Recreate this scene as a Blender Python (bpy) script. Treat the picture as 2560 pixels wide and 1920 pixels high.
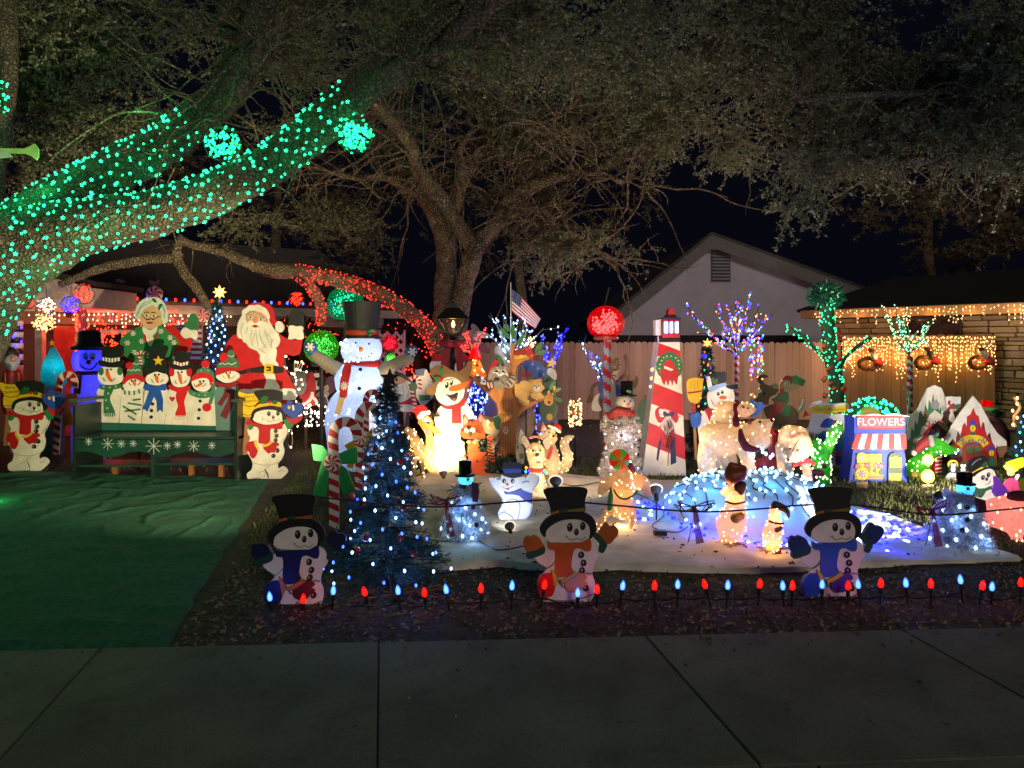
import bpy, bmesh, math, random
import numpy as np
from mathutils import Vector, Matrix, noise
R = random.Random(11)
NR = np.random.RandomState(5)
for o in list(bpy.data.objects): bpy.data.objects.remove(o)
SC = bpy.context.scene
COL = SC.collection
F, HC, H0, CX = 1923.0,1.55,850.0,1280.0     # lens in photo pixels, eye height, horizon row, centre column

# ---------------------------------------------------------------- camera, sky, light
cam = bpy.data.cameras.new('camera'); co = bpy.data.objects.new('camera', cam); COL.objects.link(co)
cam.sensor_width = 36; cam.lens = 36*F/2560; cam.shift_y = -(960-H0)/2560
cam.clip_start = .05; cam.clip_end = 400
co.location = (0,0, HC); co.rotation_euler = (math.pi/2,0,0)
SC.camera = co
w = bpy.data.worlds.new('World'); SC.world = w; w.use_nodes = True
bg = w.node_tree.nodes['Background']
bg.inputs[0].default_value = (.0017,.0019,.0046,1); bg.inputs[1].default_value = 1.0
sun = bpy.data.lights.new('street_glow','SUN'); so = bpy.data.objects.new('street_glow', sun); COL.objects.link(so)
sun.energy = .54; sun.angle = math.radians(14); sun.color = (1,.96,.84)
so.rotation_euler = (math.radians(66),0, math.radians(20))   # low glow from behind the camera
SC.view_settings.view_transform = 'Standard'; SC.view_settings.look = 'None'
SC.view_settings.exposure = 0; SC.view_settings.gamma = 1
SC.cycles.use_denoising = True
SC.cycles.sample_clamp_indirect = 3; SC.cycles.sample_clamp_direct = 0
SC.cycles.max_bounces = 6; SC.cycles.transparent_max_bounces = 12
SC.cycles.caustics_reflective = False; SC.cycles.caustics_refractive = False
SC.cycles.use_light_tree = True

# ---------------------------------------------------------------- helpers
def lin(h):
    if isinstance(h, tuple): return h
    v = [int(h[i:i+2],16)/255 for i in (0,2,4)]
    return tuple(c/12.92 if c <= .04045 else ((c+.055)/1.055)**2.4 for c in v)
MATS = {}
def newmat(name):
    m = bpy.data.materials.new(name); m.use_nodes = True
    return m, m.node_tree.nodes, m.node_tree.links, m.node_tree.nodes['Principled BSDF']
def vary(N, L, b, c, scale, amt, bump, stretch=None):
    tc = N.new('ShaderNodeTexCoord'); mp = N.new('ShaderNodeMapping'); L.new(tc.outputs['Object'], mp.inputs[0])
    if stretch: mp.inputs['Scale'].default_value = stretch
    nz = N.new('ShaderNodeTexNoise'); nz.inputs['Scale'].default_value = scale; nz.inputs['Detail'].default_value = 6
    L.new(mp.outputs[0], nz.inputs[0])
    mx = N.new('ShaderNodeMix'); mx.data_type = 'RGBA'
    mx.inputs['A'].default_value = tuple(x*(1-amt) for x in c)+(1,); mx.inputs['B'].default_value = tuple(min(1, x*(1+amt)) for x in c)+(1,)
    rp = N.new('ShaderNodeMapRange'); rp.inputs[1].default_value = .3; rp.inputs[2].default_value = .7
    L.new(nz.outputs[0], rp.inputs[0]); L.new(rp.outputs[0], mx.inputs['Factor']); L.new(mx.outputs['Result'], b.inputs['Base Color'])
    if bump:
        bp = N.new('ShaderNodeBump'); bp.inputs['Strength'].default_value = bump; bp.inputs['Distance'].default_value = .02
        L.new(nz.outputs[0], bp.inputs['Height']); L.new(bp.outputs[0], b.inputs['Normal'])
    return mp, nz, mx
def M(h, rough=.5, scale=9, amt=.14, bump=.15, stretch=None, metal=0):
    k = ('M', h, rough, scale, amt, bump, stretch, metal)
    if k not in MATS:
        m, N, L, b = newmat('paint_'+str(len(MATS))); b.inputs['Roughness'].default_value = rough; b.inputs['Metallic'].default_value = metal
        vary(N, L, b, lin(h), scale, amt, bump, stretch); MATS[k] = m
    return MATS[k]
def GLOW(h, s):                                              # a lit bulb or other emitting part
    k = ('G', h, s)
    if k not in MATS:
        m, N, L, b = newmat('emissive_'+str(len(MATS)))
        b.inputs['Base Color'].default_value = lin(h)+(1,); b.inputs['Emission Color'].default_value = lin(h)+(1,)
        b.inputs['Emission Strength'].default_value = s; m.cycles.emission_sampling = 'NONE'; MATS[k] = m
    return MATS[k]
def SHELL(h, trans=.6, clear=0.0, scale=30, bump=.4):        # thin translucent plastic or mesh fabric lit from within
    k = ('S', h, trans, clear, scale)
    if k not in MATS:
        m, N, L, b = newmat('translucent_shell_'+str(len(MATS))); b.inputs['Roughness'].default_value = .35
        _, nz, mx = vary(N, L, b, lin(h), scale, .2, bump)
        t = N.new('ShaderNodeBsdfTranslucent'); L.new(mx.outputs['Result'], t.inputs[0])
        a = N.new('ShaderNodeMixShader'); a.inputs[0].default_value = trans
        L.new(b.outputs[0], a.inputs[1]); L.new(t.outputs[0], a.inputs[2]); out = a
        if clear:
            c = N.new('ShaderNodeBsdfTransparent'); c.inputs[0].default_value = (.9,.9,.9,1)
            d = N.new('ShaderNodeMixShader'); d.inputs[0].default_value = clear
            L.new(a.outputs[0], d.inputs[1]); L.new(c.outputs[0], d.inputs[2]); out = d
        L.new(out.outputs[0], N['Material Output'].inputs[0]); MATS[k] = m
    return MATS[k]
def link(name, me, mat=None, par=None):
    o = bpy.data.objects.new(name, me); COL.objects.link(o)
    if mat is not None and not me.materials: me.materials.append(mat)
    if par is not None: o.parent = par
    return o
def obj(name, v, f, mat=None, par=None, smooth=False):
    me = bpy.data.meshes.new(name); me.from_pydata([tuple(p) for p in v],[], f); me.update()
    if smooth: me.polygons.foreach_set('use_smooth',[True]*len(me.polygons))
    return link(name, me, mat, par)
def tag(o, label=None, cat=None, group=None, kind=None):
    if label: o['label'] = label
    if cat: o['category'] = cat
    if group: o['group'] = group
    if kind: o['kind'] = kind
    return o
def W(px, py, d): return Vector(((px-CX)/F*d, d, HC-(py-H0)/F*d))
def gd(py): return HC*F/(py-H0)
def catmull(p, n=4, closed=False):
    p = [Vector(q) for q in p]; m = len(p); out = []
    for i in range(m if closed else m-1):
        a, b, c, d = (p[(i-1) % m], p[i], p[(i+1) % m], p[(i+2) % m]) if closed else (p[max(i-1,0)], p[i], p[i+1], p[min(i+2, m-1)])
        for k in range(n):
            t = k/n
            out.append(.5*((2*b)+(c-a)*t+(2*a-5*b+4*c-d)*t*t+(3*b-a-3*c+d)*t**3))
    if not closed: out.append(p[-1])
    return out
class MB:
    def __init__(s): s.v = []; s.f = []
    def add(s, v, f):
        n = len(s.v); s.v += [tuple(q) for q in v]; s.f += [tuple(i+n for i in q) for q in f]; return s
    def box(s, x0, x1, y0, y1, z0, z1, m=None):
        v = [Vector((x, y, z)) for x in (x0, x1) for y in (y0, y1) for z in (z0, z1)]
        if m: v = [m @ q for q in v]
        return s.add(v, [(0,1,3,2),(4,6,7,5),(0,4,5,1),(2,3,7,6),(0,2,6,4),(1,5,7,3)])
    def tube(s, pts, rad, n=8, cap=True, wob=0, seed=0):
        pts = [Vector(p) for p in pts]; rad = rad if isinstance(rad, (list, tuple)) else [rad]*len(pts)
        vs, fs = [],[]; side = None
        for i, p in enumerate(pts):
            t = (pts[min(i+1, len(pts)-1)]-pts[max(i-1,0)])
            if t.length < 1e-9: t = Vector((0,0,1))
            t.normalize()
            if side is None: side = t.cross(Vector((0,0,1)) if abs(t.z) < .9 else Vector((1,0,0))).normalized()
            else:
                side = side-t*side.dot(t)
                side = side.normalized() if side.length > 1e-6 else t.orthogonal().normalized()
            up = t.cross(side)
            for k in range(n):
                a = 2*math.pi*k/n; dirv = side*math.cos(a)+up*math.sin(a); r = rad[i]
                if wob: r *= 1+wob*noise.noise((p+dirv*r)*2.2/max(r, .05)*.35+Vector((seed, 0,0)))+.5*wob*noise.noise((p+dirv*r)*9)
                vs.append(p+dirv*r)
        for i in range(len(pts)-1):
            for k in range(n): fs.append((i*n+k, i*n+(k+1) % n, (i+1)*n+(k+1) % n, (i+1)*n+k))
        if cap: fs += [tuple(range(n-1,-1,-1)), tuple(range((len(pts)-1)*n, len(pts)*n))]
        return s.add(vs, fs)
    def sph(s, c, r, nu=10, nv=6, sc=(1,1,1)):
        c = Vector(c); vs = [c+Vector((0,0, r*sc[2]))]; fs = []
        for i in range(1, nv):
            for k in range(nu):
                a, b = math.pi*i/nv, 2*math.pi*k/nu
                vs.append(c+Vector((r*sc[0]*math.sin(a)*math.cos(b), r*sc[1]*math.sin(a)*math.sin(b), r*sc[2]*math.cos(a))))
        vs.append(c-Vector((0,0, r*sc[2]))); e = len(vs)-1
        for k in range(nu):
            fs.append((0,1+k, 1+(k+1) % nu)); fs.append((e, e-nu+(k+1) % nu, e-nu+k))
        for i in range(nv-2):
            for k in range(nu): fs.append((1+i*nu+k, 1+(i+1)*nu+k, 1+(i+1)*nu+(k+1) % nu, 1+i*nu+(k+1) % nu))
        return s.add(vs, fs)
    def lathe(s, c, prof, n=20):                              # prof: (radius, height)
        c = Vector(c); vs, fs = [],[]
        for r, h in prof:
            for k in range(n): vs.append(c+Vector((r*math.cos(2*math.pi*k/n), r*math.sin(2*math.pi*k/n), h)))
        for i in range(len(prof)-1):
            for k in range(n): fs.append((i*n+k, i*n+(k+1) % n, (i+1)*n+(k+1) % n, (i+1)*n+k))
        fs += [tuple(range(n-1,-1,-1)), tuple(range((len(prof)-1)*n, len(prof)*n))]
        return s.add(vs, fs)
    def build(s, name, mat, par=None, smooth=False): return obj(name, s.v, s.f, mat, par, smooth)
def quads(name, V, mat, par=None):                            # V: (N,4,3) array of loose quads
    n = len(V); me = bpy.data.meshes.new(name); me.vertices.add(4*n); me.vertices.foreach_set('co', np.ascontiguousarray(V, dtype=np.float32).ravel())
    me.loops.add(4*n); me.loops.foreach_set('vertex_index', np.arange(4*n, dtype=np.int32))
    me.polygons.add(n); me.polygons.foreach_set('loop_start', np.arange(0,4*n, 4, dtype=np.int32)); me.polygons.foreach_set('loop_total', np.full(n, 4, dtype=np.int32))
    me.update(); me.validate(); return link(name, me, mat, par)
def rdir(n):
    v = NR.normal(size=(n, 3)); return v/np.linalg.norm(v, axis=1, keepdims=True)
def leaves(P, D, L, Wd):                                      # leaf quads at P along D
    n = len(P); s = np.cross(D, rdir(n)); s /= np.linalg.norm(s, axis=1, keepdims=True)+1e-9
    L = np.asarray(L).reshape(-1,1); Wd = np.asarray(Wd).reshape(-1,1)
    up = np.cross(D, s)
    return np.stack([P, P+D*L*.5+s*Wd+up*Wd*.3, P+D*L, P+D*L*.5-s*Wd+up*Wd*.3], axis=1)
def bulbs(name, pts, r, mat, par=None, star=False):           # many small bulbs as one mesh
    b = MB()
    for p in pts: _bulb(b, Vector(p), r*R.uniform(.85,1.15), star)
    o = b.build(name, mat, par)
    if len(pts) > 1: o['kind'] = 'stuff'
    return o
def _bulb(b, p, r, star=False):
    if not star:
        v = [p+Vector(q)*r for q in ((1,0,0),(-1,0,0),(0,1,0),(0,-1,0),(0,0,1.5),(0,0,-1.3))]
        b.add(v, [(0,2,4),(2,1,4),(1,3,4),(3,0,4),(2,0,5),(1,2,5),(3,1,5),(0,3,5)])
    else:
        m = Matrix.Rotation(R.uniform(-.3,.3),3,'Y'); n = 5; v = [p+Vector((0,-.35*r, 0)), p+Vector((0,.35*r, 0))]
        for k in range(2*n):
            a = math.pi*k/n+math.pi/2; q = r if k % 2 == 0 else r*.55
            v.append(p+m @ Vector((q*math.cos(a),0, q*math.sin(a))))
        f = []
        for k in range(2*n): f += [(0,2+k, 2+(k+1) % (2*n)),(1,2+(k+1) % (2*n),2+k)]
        b.add(v, f)
def lamp(par, p, col, e, r=.03, spot=None, to=None):
    l = bpy.data.lights.new('lamp_light','SPOT' if spot else 'POINT'); l.energy = e; l.color = lin(col); l.shadow_soft_size = r
    o = bpy.data.objects.new('lamp_light', l); COL.objects.link(o); o.parent = par; o.location = p
    if spot:
        l.spot_size = math.radians(spot); l.spot_blend = .6
        o.rotation_euler = (Vector(to)-Vector(p)).to_track_quat('-Z','Y').to_euler()
    return o
def empty(name, loc, label, cat, group=None):
    o = bpy.data.objects.new(name, None); o.empty_display_size = .1; COL.objects.link(o); o.location = loc
    return tag(o, label, cat, group)
def copy_tree(o, par=None):
    c = o.copy(); COL.objects.link(c); c.parent = par
    for ch in list(o.children): copy_tree(ch, c)
    return c
FR = dict(full=(0,0,1), R1=(0,640,.28933), R2=(0,880,.21704), R3=(200,800,.25316), R4=(500,700,.31348), R5=(700,680,.24113),
          R6=(960,780,.26522), R7=(680,900,.36155), R8=(1080,1080,.28931), S1=(1400,700,.31332), S2=(1660,780,.2772),
          S3=(1960,680,.27125), S4=(2000,940,.28926), S5=(1600,1100,.27125), S6=(0,0,.48216), S7=(800,0,.48232), S8=(1600,0,.48217),
          C1=(1080,1000,.16275), C2=(1160,820,.12658), C3=(680,840,.16878), C4=(2200,900,.20489))
class T:
    """One thing: an Empty on the ground, parts measured off the photograph at the thing's own distance."""
    def __init__(s, name, label, cat, x, d, fr='full', group=None, z=0.0):
        s.fr = FR[fr]; s.d = d; X = s.fr[0]+x*s.fr[2]; s.n = 0; s.k = d/F*s.fr[2]
        s.o = Vector(((X-CX)/F*d, d, z)); s.root = empty(name, s.o, label, cat, group)
    def at(s, x, y, dy=0.0):
        X, Y = s.fr[0]+x*s.fr[2], s.fr[1]+y*s.fr[2]
        D = s.d+dy; return Vector(((X-CX)/F*D-s.o.x, dy, HC-(Y-H0)/F*D-s.o.z))
    def slab(s, name, mat, pts, y0, y1, par=None):
        n = len(pts); v = [(p.x, y0, p.z) for p in pts]+[(p.x, y1, p.z) for p in pts]
        f = [tuple(range(n)), tuple(range(2*n-1, n-1,-1))]+[(i, n+i, n+(i+1) % n, (i+1) % n) for i in range(n)]
        me = bpy.data.meshes.new(name); me.from_pydata(v, [], f)
        bm = bmesh.new(); bm.from_mesh(me); bmesh.ops.recalc_face_normals(bm, faces=bm.faces[:]); bm.to_mesh(me); bm.free()
        return link(name, me, mat, par or s.root)
    def b(s, name, h, pts, sm=1, par=None, th=.013):           # thick board piece
        s.n += 1; q = [s.at(*p) for p in pts]
        if sm: q = catmull(q, 4, True)
        return s.slab(name, h if not isinstance(h, (str, tuple)) else M(h), q, -.006-.0006*s.n, th-.006+.0004*s.n, par)
    def p(s, name, h, pts, sm=1, par=None):                    # painted relief on the board
        s.n += 1; q = [s.at(*p) for p in pts]
        if sm: q = catmull(q, 4, True)
        return s.slab(name, h if not isinstance(h, (str, tuple)) else M(h), q, -.006-.0006*s.n, -.002, par)
    def e(s, name, h, cx, cy, rx, ry=None, rot=0, par=None, thick=False):
        ry = ry or rx; c, q = math.cos(math.radians(rot)), math.sin(math.radians(rot))
        pts = [(cx+rx*math.cos(a)*c-ry*math.sin(a)*q, cy+rx*math.cos(a)*q+ry*math.sin(a)*c) for a in [2*math.pi*i/18 for i in range(18)]]
        return (s.b if thick else s.p)(name, h, pts, 0, par)
    def l(s, name, h, pts, wd, par=None, sm=1, thick=False):    # painted stroke
        q = [Vector(p) for p in pts]
        if sm and len(q) > 2: q = catmull(q, 4)
        a, b = [],[]
        for i, p in enumerate(q):
            t = q[min(i+1, len(q)-1)]-q[max(i-1,0)]; t = t.normalized() if t.length else Vector((1,0)); nn = Vector((-t.y, t.x))*wd/2
            a.append(p+nn); b.append(p-nn)
        return (s.b if thick else s.p)(name, h, [tuple(p) for p in a+b[::-1]],0, par)
    def lines(s, name, h, lst, wd, par=None):                  # several strokes as one piece of painted line work
        s.n += 1; mb = MB(); y0 = -.006-.0006*s.n
        for pts in lst:
            q = [Vector(p) for p in pts]
            if len(q) > 2: q = catmull(q, 3)
            for i in range(len(q)-1):
                t = (q[i+1]-q[i]).normalized(); nn = Vector((-t.y, t.x))*wd/2; e = t*wd*.2
                c = [s.at(*p) for p in (q[i]+nn-e, q[i+1]+nn+e, q[i+1]-nn+e, q[i]-nn-e)]
                mb.add([(p.x, y0, p.z) for p in c]+[(p.x, -.002, p.z) for p in c],[(0,1,2,3),(0,4,5,1),(1,5,6,2),(2,6,7,3),(3,7,4,0)])
        return mb.build(name, M(h) if isinstance(h, (str, tuple)) else h, par or s.root)
    def text(s, name, txt, h, x, y, size, rot=0, par=None, sp=1.0, ext=.002):
        c = bpy.data.curves.new('lettering','FONT'); c.body = txt; c.size = size*s.k; c.extrude = ext; c.align_x = 'CENTER'; c.align_y = 'CENTER'; c.space_character = sp
        t = bpy.data.objects.new('lettering', c); COL.objects.link(t)
        bpy.context.view_layer.update()
        me = bpy.data.meshes.new_from_object(t.evaluated_get(bpy.context.evaluated_depsgraph_get())); bpy.data.objects.remove(t)
        s.n += 1; me.transform(Matrix.Translation(s.at(x, y, -.006-.0006*s.n)) @ Matrix.Rotation(math.radians(-rot),4,'Y') @ Matrix.Rotation(math.pi/2,4,'X'))
        me.materials.clear(); return link(name, me, M(h), par or s.root)
    def ball(s, name, h, x, y, r, dy=0, sc=(1,1,1), par=None):
        m = h if not isinstance(h, (str, tuple)) else M(h, .4)
        return MB().sph(s.at(x, y, dy), r*s.k, 14,9, sc).build(name, m, par or s.root, True)
    def tube(s, name, h, pts, r, par=None, n=8, sm=True, taper=None):
        q = [s.at(*p) for p in pts]
        if sm and len(q) > 2: q = catmull(q, 5)
        m = h if not isinstance(h, (str, tuple)) else M(h)
        rr = r*s.k; rr = [rr*(1+(taper-1)*i/(len(q)-1)) for i in range(len(q))] if taper else rr
        return MB().tube(q, rr, n).build(name, m, par or s.root, True)
    def blob(s, name, mat, chains, vox=None, par=None, flat=1.0):      # one continuous rounded body grown along chains of (x, y, dy, r)
        b = MB(); rmin = 9
        for ch in chains:
            ch = [tuple(c) for c in ch]
            for i in range(len(ch)):
                a = ch[i]; c = ch[min(i+1, len(ch)-1)]
                pa, pc = s.at(a[0], a[1], a[2]), s.at(c[0], c[1], c[2]); ra, rc = a[3]*s.k, c[3]*s.k; rmin = min(rmin, ra)
                m = max(1, int((pc-pa).length/(.35*max(min(ra, rc),.01))))
                for j in range(m): b.sph(pa.lerp(pc, j/m), ra+(rc-ra)*j/m, 12,8,(1, flat, 1))
        o = b.build(name, mat, par or s.root, True)
        md = o.modifiers.new('r','REMESH'); md.mode = 'VOXEL'; md.voxel_size = vox or max(rmin/3,.008); md.use_smooth_shade = True
        ms = o.modifiers.new('s','SMOOTH'); ms.iterations = 4; ms.factor = .5
        bpy.context.view_layer.update()
        me = bpy.data.meshes.new_from_object(o.evaluated_get(bpy.context.evaluated_depsgraph_get()))
        o.modifiers.clear(); o.data = me
        if not me.materials: me.materials.append(mat)
        me.polygons.foreach_set('use_smooth',[True]*len(me.polygons))
        return o
    def lights_on(s, o, n, r, mat, off=.004, par=None, name='bulbs', front=True):    # bulbs over a body's surface
        vs = [v for v in o.data.vertices if (not front or v.normal.y < .25)]
        pick = R.sample(vs, min(n, len(vs))); out = []
        for v in pick:
            if all((v.co-q).length > r*2.2 for q in out): out.append(v.co+v.normal*off)
        return bulbs(name, out, r, mat, par or s.root)
    def stake(s, x, y, h='4a3a2c', wd=.02, name='stake'):       # a stake from the figure down into the ground, behind it
        p = s.at(x, y); return MB().box(p.x-wd, p.x+wd, .012,.012+wd, -.1-s.o.z, p.z).build(name, M(h), s.root)
    def lamp(s, x, y, dy, col, e, r=.03): return lamp(s.root, s.at(x, y, dy), col, e, r)

# ---------------------------------------------------------------- ground, sidewalk, street
def gmat():
    m, N, L, b = newmat('lawn_soil'); b.inputs['Roughness'].default_value = .95
    mp, nz, mx = vary(N, L, b, (.035,.028,.017),14,.65,.9)
    n2 = N.new('ShaderNodeTexNoise'); n2.inputs['Scale'].default_value = 1.1; n2.inputs['Detail'].default_value = 3; L.new(mp.outputs[0], n2.inputs[0])
    m2 = N.new('ShaderNodeMix'); m2.data_type = 'RGBA'; m2.inputs['B'].default_value = (.05,.05,.018,1)
    r2 = N.new('ShaderNodeMapRange'); r2.inputs[1].default_value = .45; r2.inputs[2].default_value = .62; L.new(n2.outputs[0], r2.inputs[0])
    L.new(r2.outputs[0], m2.inputs['Factor']); L.new(mx.outputs['Result'], m2.inputs['A']); L.new(m2.outputs['Result'], b.inputs['Base Color'])
    return m
SL = .059
def fy(x): return 2.72+SL*x
def by(x): return 3.955+SL*x
g = obj('lawn',[(-60, fy(-60)+.05,0),(60, fy(60)+.05,0),(60,120,0),(-60,120,0)],[(0,1,2,3)], gmat()); tag(g, kind='structure')
st = obj('street',[(-60,-60,-.13),(60,-60,-.13),(60, fy(60)+.1,-.13),(-60, fy(-60)+.1,-.13)],[(0,1,2,3)], M('33332f',.9,40,.3,.6)); tag(st, kind='structure')
def concrete(h):
    m, N, L, b = newmat('concrete'); b.inputs['Roughness'].default_value = .9; mp, nz, mx = vary(N, L, b, lin(h),1.6,.3,.15)
    n2 = N.new('ShaderNodeTexNoise'); n2.inputs['Scale'].default_value = 170; n2.inputs['Detail'].default_value = 4; L.new(mp.outputs[0], n2.inputs[0])
    n3 = N.new('ShaderNodeTexNoise'); n3.inputs['Scale'].default_value = 5; n3.inputs['Detail'].default_value = 8; L.new(mp.outputs[0], n3.inputs[0])
    r3 = N.new('ShaderNodeMapRange'); r3.inputs[1].default_value = .56; r3.inputs[2].default_value = .66; r3.inputs[3].default_value = 1; r3.inputs[4].default_value = .82; L.new(n3.outputs[0], r3.inputs[0])
    r2 = N.new('ShaderNodeMapRange'); r2.inputs[1].default_value = .3; r2.inputs[2].default_value = .7; r2.inputs[3].default_value = .6; r2.inputs[4].default_value = 1.3; L.new(n2.outputs[0], r2.inputs[0])
    mu = N.new('ShaderNodeMath'); mu.operation = 'MULTIPLY'; L.new(r2.outputs[0], mu.inputs[0]); L.new(r3.outputs[0], mu.inputs[1])
    vm = N.new('ShaderNodeVectorMath'); vm.operation = 'SCALE'; L.new(mx.outputs['Result'], vm.inputs[0]); L.new(mu.outputs[0], vm.inputs['Scale']); L.new(vm.outputs[0], b.inputs['Base Color']); return m
CON = [concrete('696a5f'), concrete('6d6d62'), concrete('66675c')]
sw = bpy.data.objects.new('sidewalk', None); COL.objects.link(sw); sw['kind'] = 'structure'
ang = math.atan(SL); Rm = Matrix.Rotation(ang, 4,'Z')
slab_me = []
for k in range(3):
    b = bmesh.new(); bmesh.ops.create_cube(b, size=1); bmesh.ops.scale(b, vec=(1.3655,1.225,.12), verts=b.verts)
    bmesh.ops.bevel(b, geom=b.edges[:], offset=.004, segments=2, affect='EDGES')
    for q in b.verts: q.co.x -= .108*q.co.y
    me = bpy.data.meshes.new('slab'); b.to_mesh(me); b.free(); me.materials.append(CON[k]); slab_me.append(me)
for i in range(-6,7):
    x = -.655+.08+.685+1.37*i; o = link('slab', slab_me[i % 3], None, sw); o.location = (x, (fy(x)+by(x))/2,-.044+R.uniform(-.002,.002)); o.rotation_euler[2] = ang
kb = MB()
for i in range(-6,7): kb.box(-1.1,1.1,-.16,-.005,-.2,.012, Matrix.Translation((2.21*i, fy(2.21*i),0)) @ Rm)
tag(kb.build('kerb', M('74726a',.9,8,.2,.3)), kind='structure')
def loft(name, lo, hi, nu, nv, z, amp, mat, fr, thick=.0):      # cloth between a near and a far edge on the ground
    def samp(pl, n):
        pl = [Vector(p) for p in pl]; ds = [0]
        for i in range(1, len(pl)): ds.append(ds[-1]+(pl[i]-pl[i-1]).length)
        out = []
        for i in range(n):
            t = ds[-1]*i/(n-1); j = 0
            while j < len(pl)-2 and ds[j+1] < t: j += 1
            out.append(pl[j].lerp(pl[j+1],(t-ds[j])/max(ds[j+1]-ds[j],1e-6)))
        return out
    A, B = samp(lo, nu), samp(hi, nu); v = []
    for j in range(nv):
        for i in range(nu):
            p = A[i].lerp(B[i], j/(nv-1)); edge = min(i, nu-1-i, j, nv-1-j) == 0
            q = noise.noise(Vector((p.x*fr[0], p.y*fr[1],1.7)))+.5*noise.noise(Vector((p.x*fr[0]*2.7+4, p.y*fr[1]*2.3,5)))
            q2 = 1-abs(noise.noise(Vector((p.x*fr[2]+p.y*fr[3], p.y*fr[2]*.8-p.x*fr[3],9))))*6
            e = Vector((noise.noise(Vector((p.x*5, p.y*5,0)))*.03, noise.noise(Vector((p.x*5+7, p.y*5,0)))*.03)) if edge else Vector((0,0))
            v.append((p.x+e.x, p.y+e.y, (.004 if edge else z+amp*(q*.6+.5+max(0, q2)*.8))))
    f = [(j*nu+i, j*nu+i+1,(j+1)*nu+i+1,(j+1)*nu+i) for j in range(nv-1) for i in range(nu-1)]
    return obj(name, v, f, mat, None, True)
def g2(px, py): p = W(px, py, gd(py)); return (p.x, p.y)
cp = loft('green_carpet',[(-8, by(-8)+.02),(-3.5, by(-3.5)+.02),(-1.74, by(-1.74)+.01),(-1.74, by(-1.74)+.02)],[(-8,9.0),(-5,8.9),(-3.6,8.7), g2(672,1207)],260,170,.012,.023, M('1f5b41',.95,30,.3,.6),(2.9,5.5,2.0,1.4))
tag(cp, 'crumpled green outdoor carpet laid from the pavement up to the bench','carpet')
front = [g2(868,1395), g2(960,1425), g2(1100,1430), g2(1250,1420), g2(1400,1434), g2(1560,1428), g2(1750,1436), g2(1950,1434), g2(2120,1425), g2(2300,1412), g2(2460,1408), g2(2548,1408)]
back = [g2(980,1215), g2(1060,1188), g2(1200,1186), g2(1400,1192), g2(1600,1200), g2(1800,1215), g2(2080,1250), g2(2180,1285), g2(2270,1310), g2(2380,1350), g2(2480,1380), g2(2556,1400)]
ft = loft('white_felt_sheet', front, back, 220,120,.016,.021, M('e2d6bf',.95,5,.2,.8),(2.2,3.0,.9,.4))
tag(ft, 'dirty white felt snow sheet spread under the lit animals','snow sheet')
def inpoly(x, y, pl):
    c = False; n = len(pl)
    for i in range(n):
        (x1, y1),(x2, y2) = pl[i][:2], pl[i-1][:2]
        if (y1 > y) != (y2 > y) and x < (x2-x1)*(y-y1)/(y2-y1)+x1: c = not c
    return c
feltp = front+back[::-1]
# fallen leaves and grass
PS = None
def scatter(n, box, ok, zf=0.0):
    out = []
    while len(out) < n:
        x, y = R.uniform(box[0], box[1]), R.uniform(box[2], box[3])
        if ok(x, y): out.append((x, y, zf))
    return np.array(out)
def carpet_right(y): return -1.74+(y-3.85)*(-2.29+1.74)/(7.45-3.85)
P1 = scatter(9000,(-2.6,7,3.85,6.3), lambda x, y: y > by(x)+.02 and x > carpet_right(y)+.03 and not inpoly(x, y, feltp) and noise.noise(Vector((x*1.5, y*1.5,3))) > -.35)
n = len(P1); D = rdir(n); D[:, 2] = np.abs(D[:, 2])*.35; P1[:, 2] = .004
PS = scatter(150,(-2.6,3,2.9,4.15), lambda x, y: y < by(x) and R.random() < .08+.9*max(0,1-(by(x)-y)/.35)); PS[:, 2] = .022; D2 = rdir(150); D2[:, 2] = np.abs(D2[:, 2])*.15; P1 = np.concatenate([P1, PS]); D = np.concatenate([D, D2]); n = len(P1)
lm = M('6d5b45',.6,3,.7,0); lo = quads('fallen_leaves', leaves(P1, D, NR.uniform(.018,.05, n), NR.uniform(.006,.014, n)), lm); tag(lo, kind='stuff')
P2 = scatter(420,(-1.2,6.2,5.1,8), lambda x, y: inpoly(x, y, feltp) and noise.noise(Vector((x*1.2, y*1.2,8))) > -.1); P2[:, 2] = .04
n = len(P2); D = rdir(n); D[:, 2] = np.abs(D[:, 2])*.2
tag(quads('leaf_litter', leaves(P2, D, NR.uniform(.02,.05, n), NR.uniform(.004,.011, n)), M('4d3a28',.8,3,.4,0)), kind='stuff')
def grass_ok(x, y): return not inpoly(x, y, feltp) and not (x < carpet_right(y) and y < 8.9) and y > by(x)+1.2
P3 = np.concatenate([scatter(26000,(-2.5,7.5,5.6,10), grass_ok), scatter(9000,(-6,9.5,9,14), lambda x, y: True)])
n = len(P3); D = rdir(n)*.55; D[:, 2] = 1; D /= np.linalg.norm(D, axis=1, keepdims=True)
tag(quads('grass', leaves(P3, D, NR.uniform(.02,.065, n), NR.uniform(.003,.006, n)), M('5f6430',.8,2,.5,0)), kind='stuff')

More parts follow.
